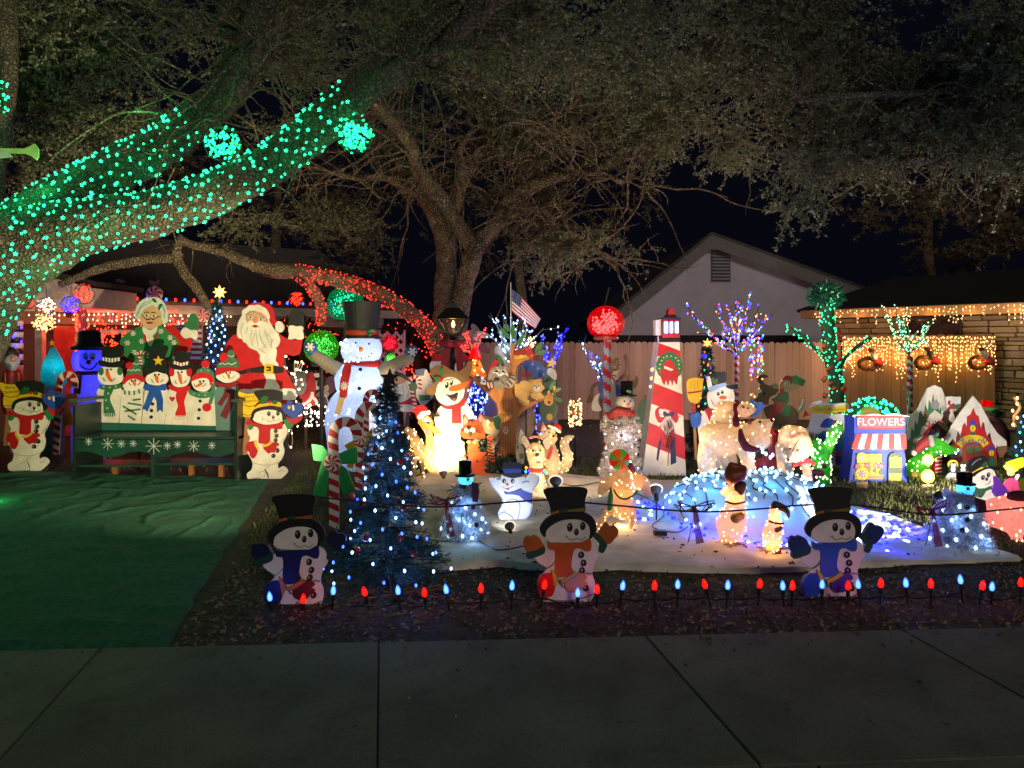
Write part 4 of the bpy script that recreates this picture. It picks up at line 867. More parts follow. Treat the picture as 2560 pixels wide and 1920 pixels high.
t.b('beard','e4dfcf',[(297,420),(305,350),(322,312),(350,290),(380,330),(480,345),(535,330),(565,380),(620,430),(642,480),(622,530),(575,560),(552,605),(510,588),(470,570),(400,540),(372,505),(350,495),(338,470),(310,462)])
t.b('hair','e4dfcf',[(320,314),(352,268),(372,300),(350,340),(318,350)]);t.b('hair','e4dfcf',[(545,290),(565,340),(600,400),(632,436),(600,440),(550,380)])
t.b('face','d69a70',[(372,312),(382,268),(440,248),(500,262),(534,300),(532,350),(480,376),(430,378),(388,350)])
t.p('moustache','ece7d8',[(383,342),(415,322),(445,348),(480,328),(537,342),(510,370),(478,372),(448,358),(415,366),(390,360)])
t.e('mouth','a3191f',444,368,19,11);t.e('nose','d8875f',440,322,20,18)
for x, y in ((407,300),(489,318)):
    q = t.e('eye','e6e2e0', x, y, 19,11,8);t.e('iris','4a57a0', x, y, 9,9, par=q)
t.lines('eyebrow', WHT, [[(388,285),(410,270),(438,275)],[(468,288),(500,290),(520,310)]],14)
t.lines('beard_lines','8d897c',[[(350,340),(330,400),(345,460)],[(420,400),(410,460),(425,520)],[(450,400),(455,460),(470,530)],[(480,400),(490,470),(530,540)],[(540,430),(570,470),(575,540)],[(520,400),(535,450),(560,500)],[(385,380),(370,430)],[(590,470),(560,530)],[(470,545),(520,580)],[(440,420),(430,480)]],3)
t.b('hat','c21319',[(372,215),(420,184),(480,180),(558,198),(588,240),(602,310),(630,340),(624,368),(588,362),(560,330),(548,262),(500,225),(420,212)])
t.b('hat_fur', WHT, [(338,272),(345,240),(375,222),(400,203),(440,202),(470,198),(505,212),(532,230),(552,262),(562,300),(548,318),(525,285),(500,265),(440,246),(400,250),(380,262),(358,284)])
t.b('pompom', WHT, [(608,345),(635,330),(662,345),(672,375),(660,408),(632,418),(606,395)])
t.stake(400,700);t.stake(600,700)
t = T('mother_christmas_cutout','white-haired woman cutout in a green snowflake shawl raising a green mitten','woman cutout',1300,9.22,'R1')
t.b('dress','b8151b',[(1050,850),(1150,820),(1440,820),(1470,1000),(1480,1500),(1040,1500),(1060,1000)],0)
t.b('sleeve','c2171c',[(1400,640),(1480,600),(1555,650),(1655,715),(1645,800),(1560,868),(1500,860),(1520,760)])
t.b('mitten','35794a',[(1602,622),(1598,565),(1625,560),(1640,510),(1680,497),(1712,540),(1712,620),(1695,660),(1620,650)])
t.b('cuff', WHT, [(1580,628),(1610,618),(1650,640),(1700,640),(1708,680),(1692,725),(1650,705),(1600,712),(1562,672)])
t.b('shawl','2f8048',[(1036,745),(1070,690),(1130,650),(1240,600),(1390,600),(1450,650),(1530,715),(1545,760),(1500,835),(1482,965),(1440,900),(1300,1010),(1150,900),(1085,870),(1070,800)])
for pl in ([(1238,655),(1258,660),(1280,720),(1275,765),(1250,725)],[(1362,650),(1345,700),(1310,765),(1325,760),(1362,700)]): t.p('lapel','b8151b', pl)
t.p('collar', WHT, [(1238,608),(1300,640),(1362,612),(1352,660),(1325,690),(1332,730),(1300,782),(1268,725),(1265,690),(1240,660)])
t.e('hair_back','c9d6c4',1307,475,132,118, thick=True)
t.b('face','d9b183',[(1208,520),(1228,460),(1320,428),(1392,470),(1402,540),(1390,592),(1342,622),(1300,632),(1248,610),(1222,570)])
t.b('hair','d5e0cf',[(1168,525),(1178,455),(1225,392),(1300,358),(1385,368),(1432,430),(1448,500),(1447,562),(1412,588),(1402,510),(1380,462),(1325,428),(1262,450),(1228,490),(1215,535),(1190,548)])
t.lines('hair_waves','6fa088',[[(1190,500),(1230,440),(1310,400)],[(1200,460),(1260,400),(1330,385)],[(1390,420),(1420,470),(1425,540)],[(1410,420),(1436,490)],[(1180,520),(1205,480)]],6)
for x, y in ((1272,515),(1333,518)):
    q = t.e('eye','e8e2d2', x, y, 18,13);t.e('iris','3a3026', x, y, 9,10, par=q)
t.lines('eyebrow','4a3524',[[(1252,492),(1275,484),(1292,492)],[(1315,492),(1335,486),(1352,496)]],7);t.e('mouth','a3242a',1298,577,30,10);t.lines('nose','9c6b44',[[(1303,525),(1300,548),(1290,553)]],5)
t.lines('glasses','4c4030',[[(1228,505),(1262,540),(1290,548),(1315,540),(1335,545),(1352,535),(1390,522)],[(1265,545),(1275,552),(1290,545)],[(1318,545),(1330,552),(1342,540)]],5)
for pl in ([(1318,372),(1340,368),(1362,398),(1340,402)],[(1392,412),(1372,440),(1380,470),(1400,440),(1410,420)]): t.p('holly','1f6a38', pl)
t.lines('shawl_snowflakes','e8e2d0', sum([flake(x, y, 21,3) for x, y in ((1155,668),(1395,650),(1105,750),(1228,737),(1165,832),(1508,748),(1475,705))],[]),8)
cane(t, [(1240,960),(1215,880),(1200,850),(1230,830),(1275,845),(1285,880)],26);t.stake(1200,900);t.stake(1400,900)

# ---------------------------------------------------------------- snowmen with brooms and bluebirds at both ends of the bench
def broomman(dx, dy, d, lab):
    t = T('snowman_cutout', lab, 'snowman cutout',540, d, 'R4','snowmen holding Merry Christmas brooms');t.fr = (t.fr[0]+dx, t.fr[1]+dy, t.fr[2])
    t.o = Vector(((t.fr[0]+540*t.fr[2]-CX)/F*d, d, 0));t.root.location = t.o
    q = t.b('broom', YEL, [(308,890),(360,905),(430,905),(485,905),(475,960),(440,1000),(438,1055),(412,1093),(350,1090),(337,1030),(345,985),(315,940)])
    t.text('lettering','Merry\nChristmas','6d5a12',392,948,34,6, par=q);t.lines('binding','2a2410',[[(347,995),(395,1008),(440,1000)],[(345,1068),(380,1078),(425,1070)]],5, q)
    t.b('broom_handle','9a6a45',[(365,1090),(402,1090),(386,1392),(338,1396)],0)
    t.b('body','e1dccb',[(388,1180),(480,1165),(640,1165),(685,1140),(706,1195),(690,1245),(662,1300),(674,1360),(655,1425),(622,1465),(628,1500),(660,1484),(692,1500),(700,1532),(650,1582),(605,1606),(555,1600),(546,1545),(520,1508),(512,1512),(535,1560),(532,1598),(440,1605),(388,1592),(376,1545),(412,1510),(420,1452),(388,1390),(373,1335),(400,1262),(386,1225)])
    t.lines('outline','8f887a',[[(415,1455),(500,1475),(580,1470),(625,1450)],[(470,1540),(500,1525),(520,1540),(515,1570)],[(630,1530),(655,1515),(675,1525)],[(520,1510),(560,1480)],[(640,1300),(690,1240),(700,1190)],[(470,1265),(475,1190)]],4)
    t.b('hat','171614',[(430,892),(500,875),(580,873),(650,890),(658,920),(642,1010),(560,1000),(480,1020),(470,960)])
    t.b('face','e1dccb',[(425,1095),(440,1060),(510,1032),(590,1030),(650,1047),(674,1090),(655,1130),(560,1152),(490,1147),(430,1122)])
    t.p('hat_band','dba819',[(438,1020),(480,985),(560,970),(642,975),(648,1012),(560,1000),(465,1025)])
    for pl in ([(485,950),(515,922),(550,935),(540,960),(555,975),(515,985),(478,985)],[(575,975),(600,955),(620,975),(600,992)]): t.p('holly','1d5a2c', pl)
    t.e('berry','b5141a',562,972,13)
    t.b('hat_brim','171614',[(408,1095),(428,1038),(500,1010),(590,1007),(660,1022),(692,1055),(686,1095),(662,1122),(655,1075),(640,1052),(580,1034),(500,1038),(445,1060),(428,1100)])
    for x, y in ((552,1065),(624,1063)):
        q = t.e('eye','2a2018', x, y, 14,19);t.e('highlight','a8a49a', x+2, y-5,5,7, par=q)
    q = t.e('nose','201812',588,1093,10,14);t.e('highlight','a8a49a',590,1088,4,5, par=q)
    t.lines('mouth','8a7f70',[[(538,1110),(555,1128),(580,1122),(590,1112),(610,1126),(640,1108)],[(500,1095),(505,1115),(520,1112)]],3.5)
    t.b('scarf','b3161d',[(370,1135),(385,1113),(410,1118),(440,1137),(540,1157),(620,1142),(657,1127),(657,1185),(600,1187),(566,1192),(556,1300),(490,1302),(470,1290),(470,1182),(380,1152)])
    t.b('scarf_end','b3161d',[(368,1330),(385,1295),(410,1286),(448,1288),(464,1340),(456,1390),(430,1422),(405,1405),(395,1370),(378,1362)]);t.b('scarf_end','b3161d',[(508,1335),(555,1300),(620,1294),(634,1318),(610,1330),(632,1345),(605,1352),(600,1375),(575,1372),(550,1382),(528,1362)])
    t.l('scarf_trim','d6bb2c',[(444,1275),(450,1312),(472,1350)],17, thick=True);t.l('scarf_trim','d6bb2c',[(498,1322),(540,1316),(580,1286)],17, thick=True)
    for x, y in ((607,1202),(614,1241),(606,1276),(622,1360),(590,1400)):
        q = t.e('button','241c16', x, y, 15,17);t.e('highlight','9a948a', x-4, y-3,4,6, par=q)
    t.b('cuff','1f7a40',[(676,1112),(700,1110),(738,1142),(742,1166),(712,1192),(688,1160)]);t.b('cuff','1f7a40',[(395,1165),(420,1150),(425,1180),(398,1195)])
    q = t.b('bluebird','27469c',[(657,985),(690,995),(705,960),(735,970),(745,992),(800,985),(822,1010),(805,1060),(752,1107),(712,1082),(668,1042)]);t.b('belly','b01d20',[(693,1088),(740,1106),(800,1083),(816,1100),(782,1140),(730,1147)], par=q);t.e('eye','d8b13a',716,1014,12,14, par=q);t.lines('beak','e3dccb',[[(748,1000),(752,1035)]],14, q)
    t.stake(470,1300);t.stake(610,1300); return t
broomman(0,0,8.6,'broom snowman with red scarf standing by Santa at the bench end')
broomman(-597,-23,8.95,'broom snowman with red scarf at the frame edge under the oak')
t = T('candy_cane','candy cane with an orange bow beside the blue glowing snowman','candy cane',700,9.6,'R2')
for pl in ([(690,480),(760,500),(800,478),(890,474),(888,608),(800,622),(745,590)],): t.b('bow_loop','e08048', pl, 0)
t.b('bow_tail','d8733c',[(715,640),(800,618),(862,850),(790,838),(740,872)],0);t.b('bow_tail','d8733c',[(560,620),(640,640),(620,880),(560,860)],0)
cane(t, [(648,1180),(660,900),(682,560),(680,400),(705,300),(765,262),(830,275),(862,335),(858,410)],74);t.stake(660,1000)
# glowing plastic figures at the left
t = T('glowing_snowman','blue glowing plastic snowman with black top hat and round eyes','snowman lamp',765,9.9,'R1'); c = lambda y: t.at(765, y).z; k = t.k
sh_ = SHELL('c9c9ee',.55); x0 = t.at(765,0).x
MB().lathe((x0,0,0),[(60*k, c(810)),(120*k, c(830)),(132*k, c(900)),(120*k, c(970)),(85*k, c(1005)),(90*k, c(1010)),(128*k, c(1060)),(135*k, c(1180)),(135*k, 0)],26).build('body', sh_, t.root, True)
MB().lathe((x0,0,0),[(135*k, c(812)),(138*k, c(795)),(125*k, c(770)),(100*k, c(750)),(95*k, c(660)),(60*k, c(640))],24).build('hat', M('10162c',.35), t.root, True)
for x in (742,800):
    t.ball('eye', SHELL('f2f2ff',.6,0,8,0), x, 868,33,-116*k, (.74,.5,1.1));t.ball('pupil','0a0a1a', x+3,882,9,-135*k)
t.ball('nose', SHELL('d03a4a',.5,0,8,0),768,918,20,-138*k);t.tube('mouth','1a1a50',[(690,925,-112*k),(720,965,-122*k),(765,980,-120*k),(810,965,-122*k),(842,920,-112*k)],6)
MB().lathe((x0,0,0),[(92*k, c(1030)),(112*k, c(1015)),(100*k, c(990))],20).build('scarf', M('4a1024',.5), t.root, True)
t.slab('scarf_tail', M('52142a',.5),[t.at(725,1010), t.at(790,1010), t.at(775,1180), t.at(722,1190)],-150*k, -139*k)
t.lamp(765,900,0,'2a2aff',4,.06);t.lamp(765,1100,0,'3a3aff',3.5,.06)
t = T('glowing_tree','teal glowing plastic christmas tree lamp with a small star on top','tree lamp',460,10.3,'R1'); k = t.k; x0 = t.at(460,0).x; c = lambda y: t.at(460, y).z
MB().lathe((x0,0,0),[(18*k, c(790)),(60*k, c(880)),(70*k, c(890)),(90*k, c(980)),(105*k, c(1105)),(80*k, c(1115))],20).build('foliage', SHELL('2e9c94',.6), t.root, True)
MB().lathe((x0,0,0),[(88*k, c(1112)),(92*k, c(1180)),(92*k, 0)],16).build('base', M('8d8a96'), t.root, True)
t.b('star','c99a2c', star_pts(450,752,30),0);t.lamp(470,960,-.02,'20b8e0',2.2,.03)
t = T('santa_lamp','plastic Santa figure with grey beard and red coat at the frame edge','santa figure',130,10.2,'R2')
t.blob('coat', M('b5181c',.4),[[(140,620,0,120),(150,420,0,125),(150,270,0,115)]]);t.blob('beard', M('a9a7ab',.5),[[(140,110,-.08,85),(140,170,-.1,60)]]);t.blob('hat', M('1c1c26',.5),[[(130,30,0,88),(110,0,.02,70)]]);t.blob('face', M('b98a6a'),[[(150,85,-.14,38)]])
for x in (60,215): t.tube('coat_trim','c9a62a',[(x, 240,-.12),(x+5,420,-.14),(x+3,560,-.13)],9)
t = T('striped_pole','fat black and white striped pole with violet bulbs at the frame edge','striped pole',110,10.6,'R1')
for i in range(9): MB().lathe((t.at(140,0).x, 0,0),[(52*t.k, t.at(0,560+48*i).z),(55*t.k, t.at(0,575+48*i).z),(52*t.k, t.at(0,607+48*i).z)],14).build('stripe', M(('c9c5cf','16161c')[i % 2],.4), t.root, True)
MB().lathe((t.at(140,0).x, 0,0),[(50*t.k, t.at(0,990).z),(50*t.k, 0)],14).build('pole', M('c9c5cf'), t.root, True)
for i in range(9): bulb1(t.root, t.at(140+46*math.sin(i*1.9),580+40*i, -.1), VIG, .014)
# blue tree with gold star
t = T('christmas_tree','christmas tree with cold white lights and a gold star beside Santa','christmas tree',1880,10.4,'R1')
needles(t, 1880,395,1330,15,200, M('24504f',.7,30,.4,0),28,230,.1, wid=.006); tree_bulbs(t, 1880,410,1150,20,165,70,.012,[GLOW('9fc4ff',7), GLOW('7aa4ff',6)], True, None, '9fc0ff',1.3,4)
t.b('star', GLOW('ffd560',1.2), star_pts(1897,312,62,4,.42),0);t.b('star_rays', GLOW('ffe9a0',1.3), star_pts(1897,316,60,4,.36,-45),0);t.lines('star_stem','c9a23a',[[(1897,360),(1888,420)]],10);t.lamp(1897,312,-.15,'ffd070',.5)
for x, y in ((1840,730),(1800,690),(1780,850),(1900,780),(1930,880),(1850,950)): t.ball('bauble', M('a8242a',.2), x, y, 14,-.18*(y-300)/500)
# hung flag on the porch wall
def flag(name, lab, d, top, bot, ncol=10, wave=.015, fr='full', canton=.42):
    t = T(name, lab, 'flag', top[0][0], d, fr); A, Bq = catmull([Vector(p) for p in top],4), catmull([Vector(p) for p in bot],4); n = min(len(A), len(Bq))
    def P(u, v): i = u*(n-1); j = min(int(i), n-2); a = A[j].lerp(A[j+1], i-j); b = Bq[j].lerp(Bq[j+1], i-j); q = a.lerp(b, v); p = t.at(q.x, q.y); p.y = wave*math.sin(u*9+v*2); return p
    for k in range(13):
        v0, v1 = k/13,(k+1)/13; mb = MB(); u0 = canton if k < 7 else 0
        for i in range(ncol):
            ua, ub = u0+(1-u0)*i/ncol, u0+(1-u0)*(i+1)/ncol; mb.add([P(ua, v0), P(ub, v0), P(ub, v1), P(ua, v1)],[(0,1,2,3)])
        mb.build('red_stripe' if k % 2 == 0 else 'white_stripe', M('b01c28' if k % 2 == 0 else 'd8d4d0',.8), t.root)
    mb = MB()
    for i in range(6): mb.add([P(canton*i/6,0), P(canton*(i+1)/6,0), P(canton*(i+1)/6,7/13), P(canton*i/6,7/13)],[(0,1,2,3)])
    q = mb.build('canton', M('1c2a5e',.8), t.root); sm_ = MB()
    for r in range(5):
        for c_ in range(6):
            p = P(canton*(c_+.5+.0*(r % 2))/6,(r+.5)/5*7/13); sm_.add([(p.x+s[0]*.006, p.y-.004, p.z+s[1]*.006) for s in star_pts(0,0,1)],[tuple(range(10))])
    s = sm_.build('stars', M('dedad4'), q); s['kind'] = 'stuff'; return t
t = flag('flag','stars and stripes flag on a pole above the painted tree',9.6,[(1279,722),(1300,738),(1322,762),(1352,796)],[(1279,778),(1292,790),(1316,808),(1338,822)])
MB().tube([t.at(1277,706),(t.at(1277,706).x, .0,0)],.006,8).build('pole', M('b0aca2',.4), t.root)
t = flag('flag','stars and stripes banner hung behind the raised green mitten',10.6,[(432,812),(505,816)],[(432,905),(505,905)],4,.004)
for x in (431,506): MB().tube([t.at(x, 808),(t.at(x, 808).x, 0,0)],.008,6).build('pole', M('8a8378'), t.root)

# ---------------------------------------------------------------- tall lit snowman and the globes behind
t = T('lit_snowman','tall white fabric snowman lit from within with big black top hat','lit snowman',840,9.4,'R5'); k = t.k; x0 = t.at(845,0).x; c = lambda y: t.at(0, y).z
FAB = SHELL('d0d4da',.6,0,60)
MB().lathe((x0,0,0),[(110*k, c(690)),(180*k, c(700)),(208*k, c(760)),(210*k, c(830)),(185*k, c(900)),(130*k, c(940))],30).build('head', FAB, t.root, True)
body = MB().lathe((x0-.03,0,0),[(170*k, c(945)),(235*k, c(1020)),(252*k, c(1100)),(240*k, c(1190)),(225*k, c(1235)),(290*k, c(1310)),(335*k, c(1430)),(350*k, c(1560)),(330*k, c(1700)),(300*k, 0)],36).build('body', FAB, t.root, True)
hd = MB().lathe((x0+.01,0,0),[(205*k, c(688)),(205*k, c(672)),(165*k, c(668)),(160*k, c(600)),(178*k, c(480)),(200*k, c(310)),(150*k, c(306))],26).build('hat', M('1c1f1b',.6), t.root)
MB().lathe((x0+.01,0,0),[(167*k, c(668)),(168*k, c(604)),(160*k, c(600))],26).build('hat_band', M('b8411f',.5), t.root, True)
t.blob('holly', M('2a6a34'),[[(905,620,-.25,16),(950,600,-.25,22),(985,606,-.24,14)],[(930,650,-.26,20)]])
for x, y in ((785,735),(924,744)): t.ball('eye','17171b', x, y, 11,-205*k)
t.ball('nose','e07818',838,802,25,-210*k)
for x, y in ((745,829),(766,861),(800,888),(844,897),(881,892),(921,876),(949,843)): t.ball('mouth_dot','17171b', x, y, 7,-185*k)
for x, y in ((834,1010),(823,1207)): t.ball('button','14141c', x, y, 19,-240*k, (1,.5,1))
def lathed(pts, r0, r1): return pts
ARM = SHELL('c2b49a',.45,0,60)
for nm, p in (('arm',[(640,1030,-.05,80),(500,960,-.08,72),(365,860,-.1,62)]),('arm',[(1040,1040,0,80),(1160,975,.0,72),(1330,900,0,66)])): t.blob(nm, ARM, [p], vox=.02)
for ch, fx, fy2 in (([[(335,830,-.12,50),(300,770,-.12,58),(370,770,-.12,30)]],312,775),([[(1345,870,0,48),(1370,815,0,62),(1310,830,0,28)]],1372,830)):
    q = t.blob('mitten', M('2f5f98',.6), ch, vox=.018); dd = min(v.co.y for v in q.data.vertices); mb = MB()
    for ln_ in flake(fx, fy2,46,3): a, b2 = t.at(*ln_[0], dd), t.at(*ln_[1], dd); mb.tube([a, b2],.012,5)
    mb.build('snowflake', M('e0dcd0'), q)
mb = MB(); mb.tube([Vector((x0+165*k*math.cos(a),150*k*math.sin(a), c(950)+.01*math.sin(a))) for a in [2*math.pi*i/24 for i in range(25)]],.045,8); mb.build('scarf', M('b0141a',.7), t.root, True)
t.slab('scarf_tail', M('b0141a',.7), catmull([t.at(690,950,-.24), t.at(755,965,-.24), t.at(720,1150,-.26), t.at(690,1300,-.3), t.at(625,1290,-.3), t.at(640,1120,-.26)],3, True),-.34,-.30)
t.slab('scarf_fringe', M('b8a078',.8),[t.at(625,1290,-.3), t.at(690,1300,-.3), t.at(640,1470,-.3), t.at(580,1470,-.3)],-.39,-.35)
q = MB()
for ln_ in flake(668,1180,45,5): q.tube([t.at(*ln_[0],-.345), t.at(*ln_[1],-.345)],.008,5)
q.build('snowflake', M('d8cfb8'), t.root)
for _ in range(52):
    y = R.uniform(700,1600); rr = np.interp(y, [700,760,830,900,945,1020,1100,1190,1235,1310,1430,1600],[180,208,210,185,150,235,252,240,225,290,335,345])*k*1.01; a = R.uniform(-2.7,-.45); bulb1(t.root, (x0-.02+rr*math.cos(a), rr*math.sin(a), c(y)), GLOW('a8d0ff',5),.016,(1,1,1))
t.lamp(845,820,0,'b4d0ff',5,.1);t.lamp(835,1110,0,'a6c8ff',8,.1);t.lamp(835,1450,0,'a6c4ff',8,.1)
def globe(lab, fr, x, y, r, d, shell, gm, lc, e, n=130, base=None, pole=True):
    t = T('light_globe', lab, 'light globe', x, d, fr, 'spun plastic light globes'); c = t.at(x, y); rr = r*t.k
    MB().sph(c, rr, 22,14).build('globe', shell, t.root, True)
    MB().lathe((c.x, 0,0),[(rr*.55, c.z-rr*1.12),(rr*.62, c.z-rr*.95),(rr*.5, c.z-rr*.8)],18).build('collar', M(base or '3a3a36'), t.root, True)
    bulbs('bulbs',[c+Vector(q)*rr*R.uniform(.35,.8) for q in rdir(n)],.009, gm, t.root)
    if pole: MB().tube([(c.x, 0,0),(c.x, 0, c.z-rr*1.1)],.03,8).build('post', M('2a2a26'), t.root)
    lamp(t.root, c, lc, e, .06); return t
globe('large teal globe of lights behind the black top hat','R5',680,335,192,11, SHELL('0d8f78',.6,.45), GLOW('30ffc0',3),'20ffb0',2.2)
globe('pale green globe of lights behind the blue snowflake mitten','R5',430,780,178,10.6, SHELL('58a848',.6,.45), GLOW('60ff70',3),'60ff60',1.8)
globe('red dome of lights above the white lattice','R5',1140,740,85,10.7, SHELL('a01828',.6,.5), GLOW('ff2038',4),'ff2040',1,70)
globe('small lime globe of lights before the white lattice','R5',1150,905,62,10.5, SHELL('4aa04a',.6,.5), GLOW('70ff60',3),'70ff60',.6,60)
t = T('lattice_panel','white diamond lattice panel under the red light dome','lattice',1150,10.9,'R5'); fr_ = [t.at(1030,620), t.at(1290,1100)]
for s in (-1,1):
    for i in range(-9,10):
        a = Vector(((fr_[0].x+fr_[1].x)/2+i*.125,.004*s, (fr_[0].z+fr_[1].z)/2)); h = .9; x_lo, x_hi, zlo, zhi = fr_[0].x, fr_[1].x, fr_[1].z, fr_[0].z
        p, dv = a, Vector((s, 0,1)).normalized(); ts = []
        tlo = max((zlo-p.z)/dv.z, min((x_lo-p.x)/dv.x, (x_hi-p.x)/dv.x)); thi = min((zhi-p.z)/dv.z, max((x_lo-p.x)/dv.x, (x_hi-p.x)/dv.x))
        if thi-tlo > .08:
            nn = Vector((-dv.z, 0, dv.x))*.018; A_, B_ = p+dv*tlo, p+dv*thi; mb = MB(); y0 = .006*s
            mb.add([(q.x, y0-.004, q.z) for q in (A_+nn, B_+nn, B_-nn, A_-nn)]+[(q.x, y0+.004, q.z) for q in (A_+nn, B_+nn, B_-nn, A_-nn)],[(0,1,2,3),(7,6,5,4),(0,4,5,1),(1,5,6,2),(2,6,7,3),(3,7,4,0)]); mb.build('slat', M('a893b0',.7), t.root)
for x in (1030,1290): t.tube('post','a893b0',[(x, 600,0),(x, 1600,0)],12)
# skating santa, lady snowman and wire reindeer between Santa and the tall snowman
t = T('santa_cutout','small kneeling Santa cutout with grey hat behind the wire reindeer','santa cutout',450,11,'C3')
t.b('coat','a8161c',[(430,760),(520,560),(620,545),(640,660),(640,850),(570,960),(440,930),(400,880)]);t.b('leg','b0181e',[(470,900),(640,880),(660,1000),(560,1050),(460,1040)])
t.b('beard','9c9a98',[(300,720),(350,640),(430,620),(510,690),(500,800),(440,875),(360,850),(320,780)]);t.b('hat','8f8b88',[(260,600),(330,545),(450,545),(515,590),(500,660),(400,650),(300,660)]);t.l('fur','d8d6d0',[(400,1020),(480,1010),(560,950),(595,880),(600,830)],46, thick=True);t.l('fur','d8d6d0',[(600,900),(655,960),(665,1020)],40, thick=True);t.e('glove','d8d6d0',670,580,50,34, thick=True);t.stake(500,950)
t = T('skater_cutout','cutout skater in black top hat and black coat beside the tall snowman','skater cutout',750,11.1,'C3')
t.b('coat','1a1a1e',[(650,950),(700,880),(750,850),(810,900),(845,1060),(760,1075),(680,1040)]);t.b('skirt','5a2b4a',[(820,620),(940,600),(960,780),(850,860),(800,800)]);t.b('torso','8d8378',[(640,880),(720,820),(840,830),(830,900),(740,900)])
t.b('face','a8977e',[(720,790),(730,720),(800,700),(845,760),(830,810),(760,820)]);t.e('earmuff','d0cdc8',665,730,50,72, thick=True);t.b('hat','1c1d22',[(670,690),(690,600),(740,588),(805,596),(808,680),(825,715),(760,748),(680,745)]);t.lines('mouth','3a2a20',[[(745,775),(775,790),(800,770)]],8);t.lines('highlight','e0e0e0',[[(700,940),(745,915)],[(790,870),(830,960),(840,1060)]],12);t.stake(740,980)
t = T('wire_reindeer','white wire reindeer outlined in small warm bulbs behind Santa','wire reindeer',330,10,'C3'); mb = MB(); pp = []
for ch in ([(210,300),(190,280),(200,420),(240,520),(300,560)],[(330,560),(340,400),(370,380),(380,420),(350,520),(330,570)],[(380,500),(430,390),(460,380),(450,440),(420,520),(510,530)],[(180,460),(200,540),(260,620)],[(300,560),(340,600),(360,660),(350,760),(400,800),(360,880),(350,960),(400,1000)],[(360,660),(420,640),(470,690),(430,740),(400,800)],[(290,970),(330,1040),(400,990)],[(250,1400),(240,1600),(260,1660),(300,1600),(290,1400),(250,1390)]):
    q = catmull([t.at(x, y, R.uniform(-.02,.02)) for x, y in ch],4); mb.tube(q, .006,5); pp += q[::5]
q = mb.build('wire_frame', M('c9b8a4',.4), t.root); q['kind'] = 'stuff'
for p in pp: bulb1(t.root, p, GLOW('ffd8a8',5),.011)
MB().tube([t.at(300,560),(t.at(300,560).x, .01,0)],.006,5).build('stake', M('3a3a34'), t.root); lamp(t.root, t.at(370,700,-.2),'ffd8a8',.6)

# ---------------------------------------------------------------- centre: painted animals round the singing snowman
t = T('bear_cutout','plain grey-brown back of a big bear shaped board behind the painted tree','bear cutout',1200,9.7,'R6'); RAW = M('85705a',.85,6,.15,.2)
t.b('body', RAW, [(930,960),(960,860),(1020,810),(1100,800),(1260,850),(1340,870),(1400,900),(1432,1000),(1425,1090),(1380,1180),(1310,1240),(1240,1330),(1050,1330),(960,1200)]);t.b('head', M('7a6450',.85),[(1040,380),(1060,320),(1150,290),(1200,330),(1200,480),(1130,500),(1070,440)]);t.b('neck', RAW, [(1100,440),(1250,440),(1270,860),(1090,860)])
t.lines('seam','5c4a3a',[[(1360,890),(1400,980),(1380,1120),(1310,1220)]],4); mb = MB()
for k in range(150): p = t.at(1290+R.gauss(0,22)+(170 if k % 2 else 0),950+R.gauss(0,40),-.03); mb.tube([p, p+Vector(rdir(1)[0])*.035],.002,3)
q = mb.build('tinsel', M('4d1424',.3), t.root); q['kind'] = 'stuff'; t.stake(1200,1300)
t = T('gift_tree_cutout','green tree cutout with a yellow star and blue snowflake sleeve behind the hive','tree cutout',1510,9.6,'R6')
t.b('tree','33563a',[(1530,560),(1610,600),(1625,700),(1600,820),(1640,900),(1600,1010),(1480,1020),(1470,800),(1500,650)]);t.b('snow','c5bfb4',[(1540,540),(1590,530),(1625,580),(1620,640),(1580,620),(1540,580)]);t.b('star','d8b62a', star_pts(1577,482,55,5,.45,-80),0)
t.b('sleeve','244a86',[(1290,490),(1370,455),(1440,460),(1545,540),(1520,610),(1440,625),(1380,600),(1345,540)],0);t.lines('snowflakes','8fa4c4', flake(1400,492,17,3)+flake(1450,530,17,3)+flake(1500,585,17,3),5);t.b('cuff','b5182a',[(1300,600),(1360,555),(1385,580),(1320,620)],0)
q = t.b('gift','8f1a24',[(1440,1040),(1640,1030),(1640,1120),(1450,1130)],0);t.b('ribbon','2b4a86',[(1440,1020),(1640,1012),(1640,1042),(1440,1052)],0, q);t.e('bell','d8b62a',1560,990,30,34, thick=True);t.stake(1540,1000);t.stake(1460,1040)
t = T('tree_cutout','brown painted tree cutout with green leaves, nest and sleeping animals','tree cutout',1170,9.2,'R6')
tr = t.b('trunk', M('b9763c',.7,9,.25,.5,(1,1,.25)),[(1040,1420),(1075,1330),(1088,1180),(1085,960),(1060,860),(990,780),(880,690),(838,645),(852,608),(912,640),(965,690),(1080,722),(1150,712),(1180,660),(1172,590),(1185,480),(1195,300),(1228,292),(1232,440),(1300,442),(1368,420),(1392,438),(1300,470),(1245,520),(1240,600),(1258,720),(1262,850),(1320,878),(1440,830),(1550,768),(1562,800),(1460,852),(1320,930),(1256,1000),(1242,1200),(1250,1330),(1275,1420)],0)
t.lines('grain','6f3f1a',[[(1100+i*24,800+R.randint(0,60)),(1104+i*22,1000),(1098+i*24,1180),(1085+i*27,1390)] for i in range(6)]+[[(1200,480),(1195,600),(1190,700)],[(1215,500),(1220,640),(1225,760)]],4, tr)
t.lines('grain_light','c4854a',[[(1112+i*24,780+R.randint(0,60)),(1116+i*22,1000),(1110+i*24,1380)] for i in range(6)],4, tr)
q = t.e('knot','cfc0a8',1147,1115,26,36);t.lines('knot_lines','5a5048',[[(1135,1100),(1150,1095),(1160,1110),(1148,1128),(1138,1118)]],6, q)
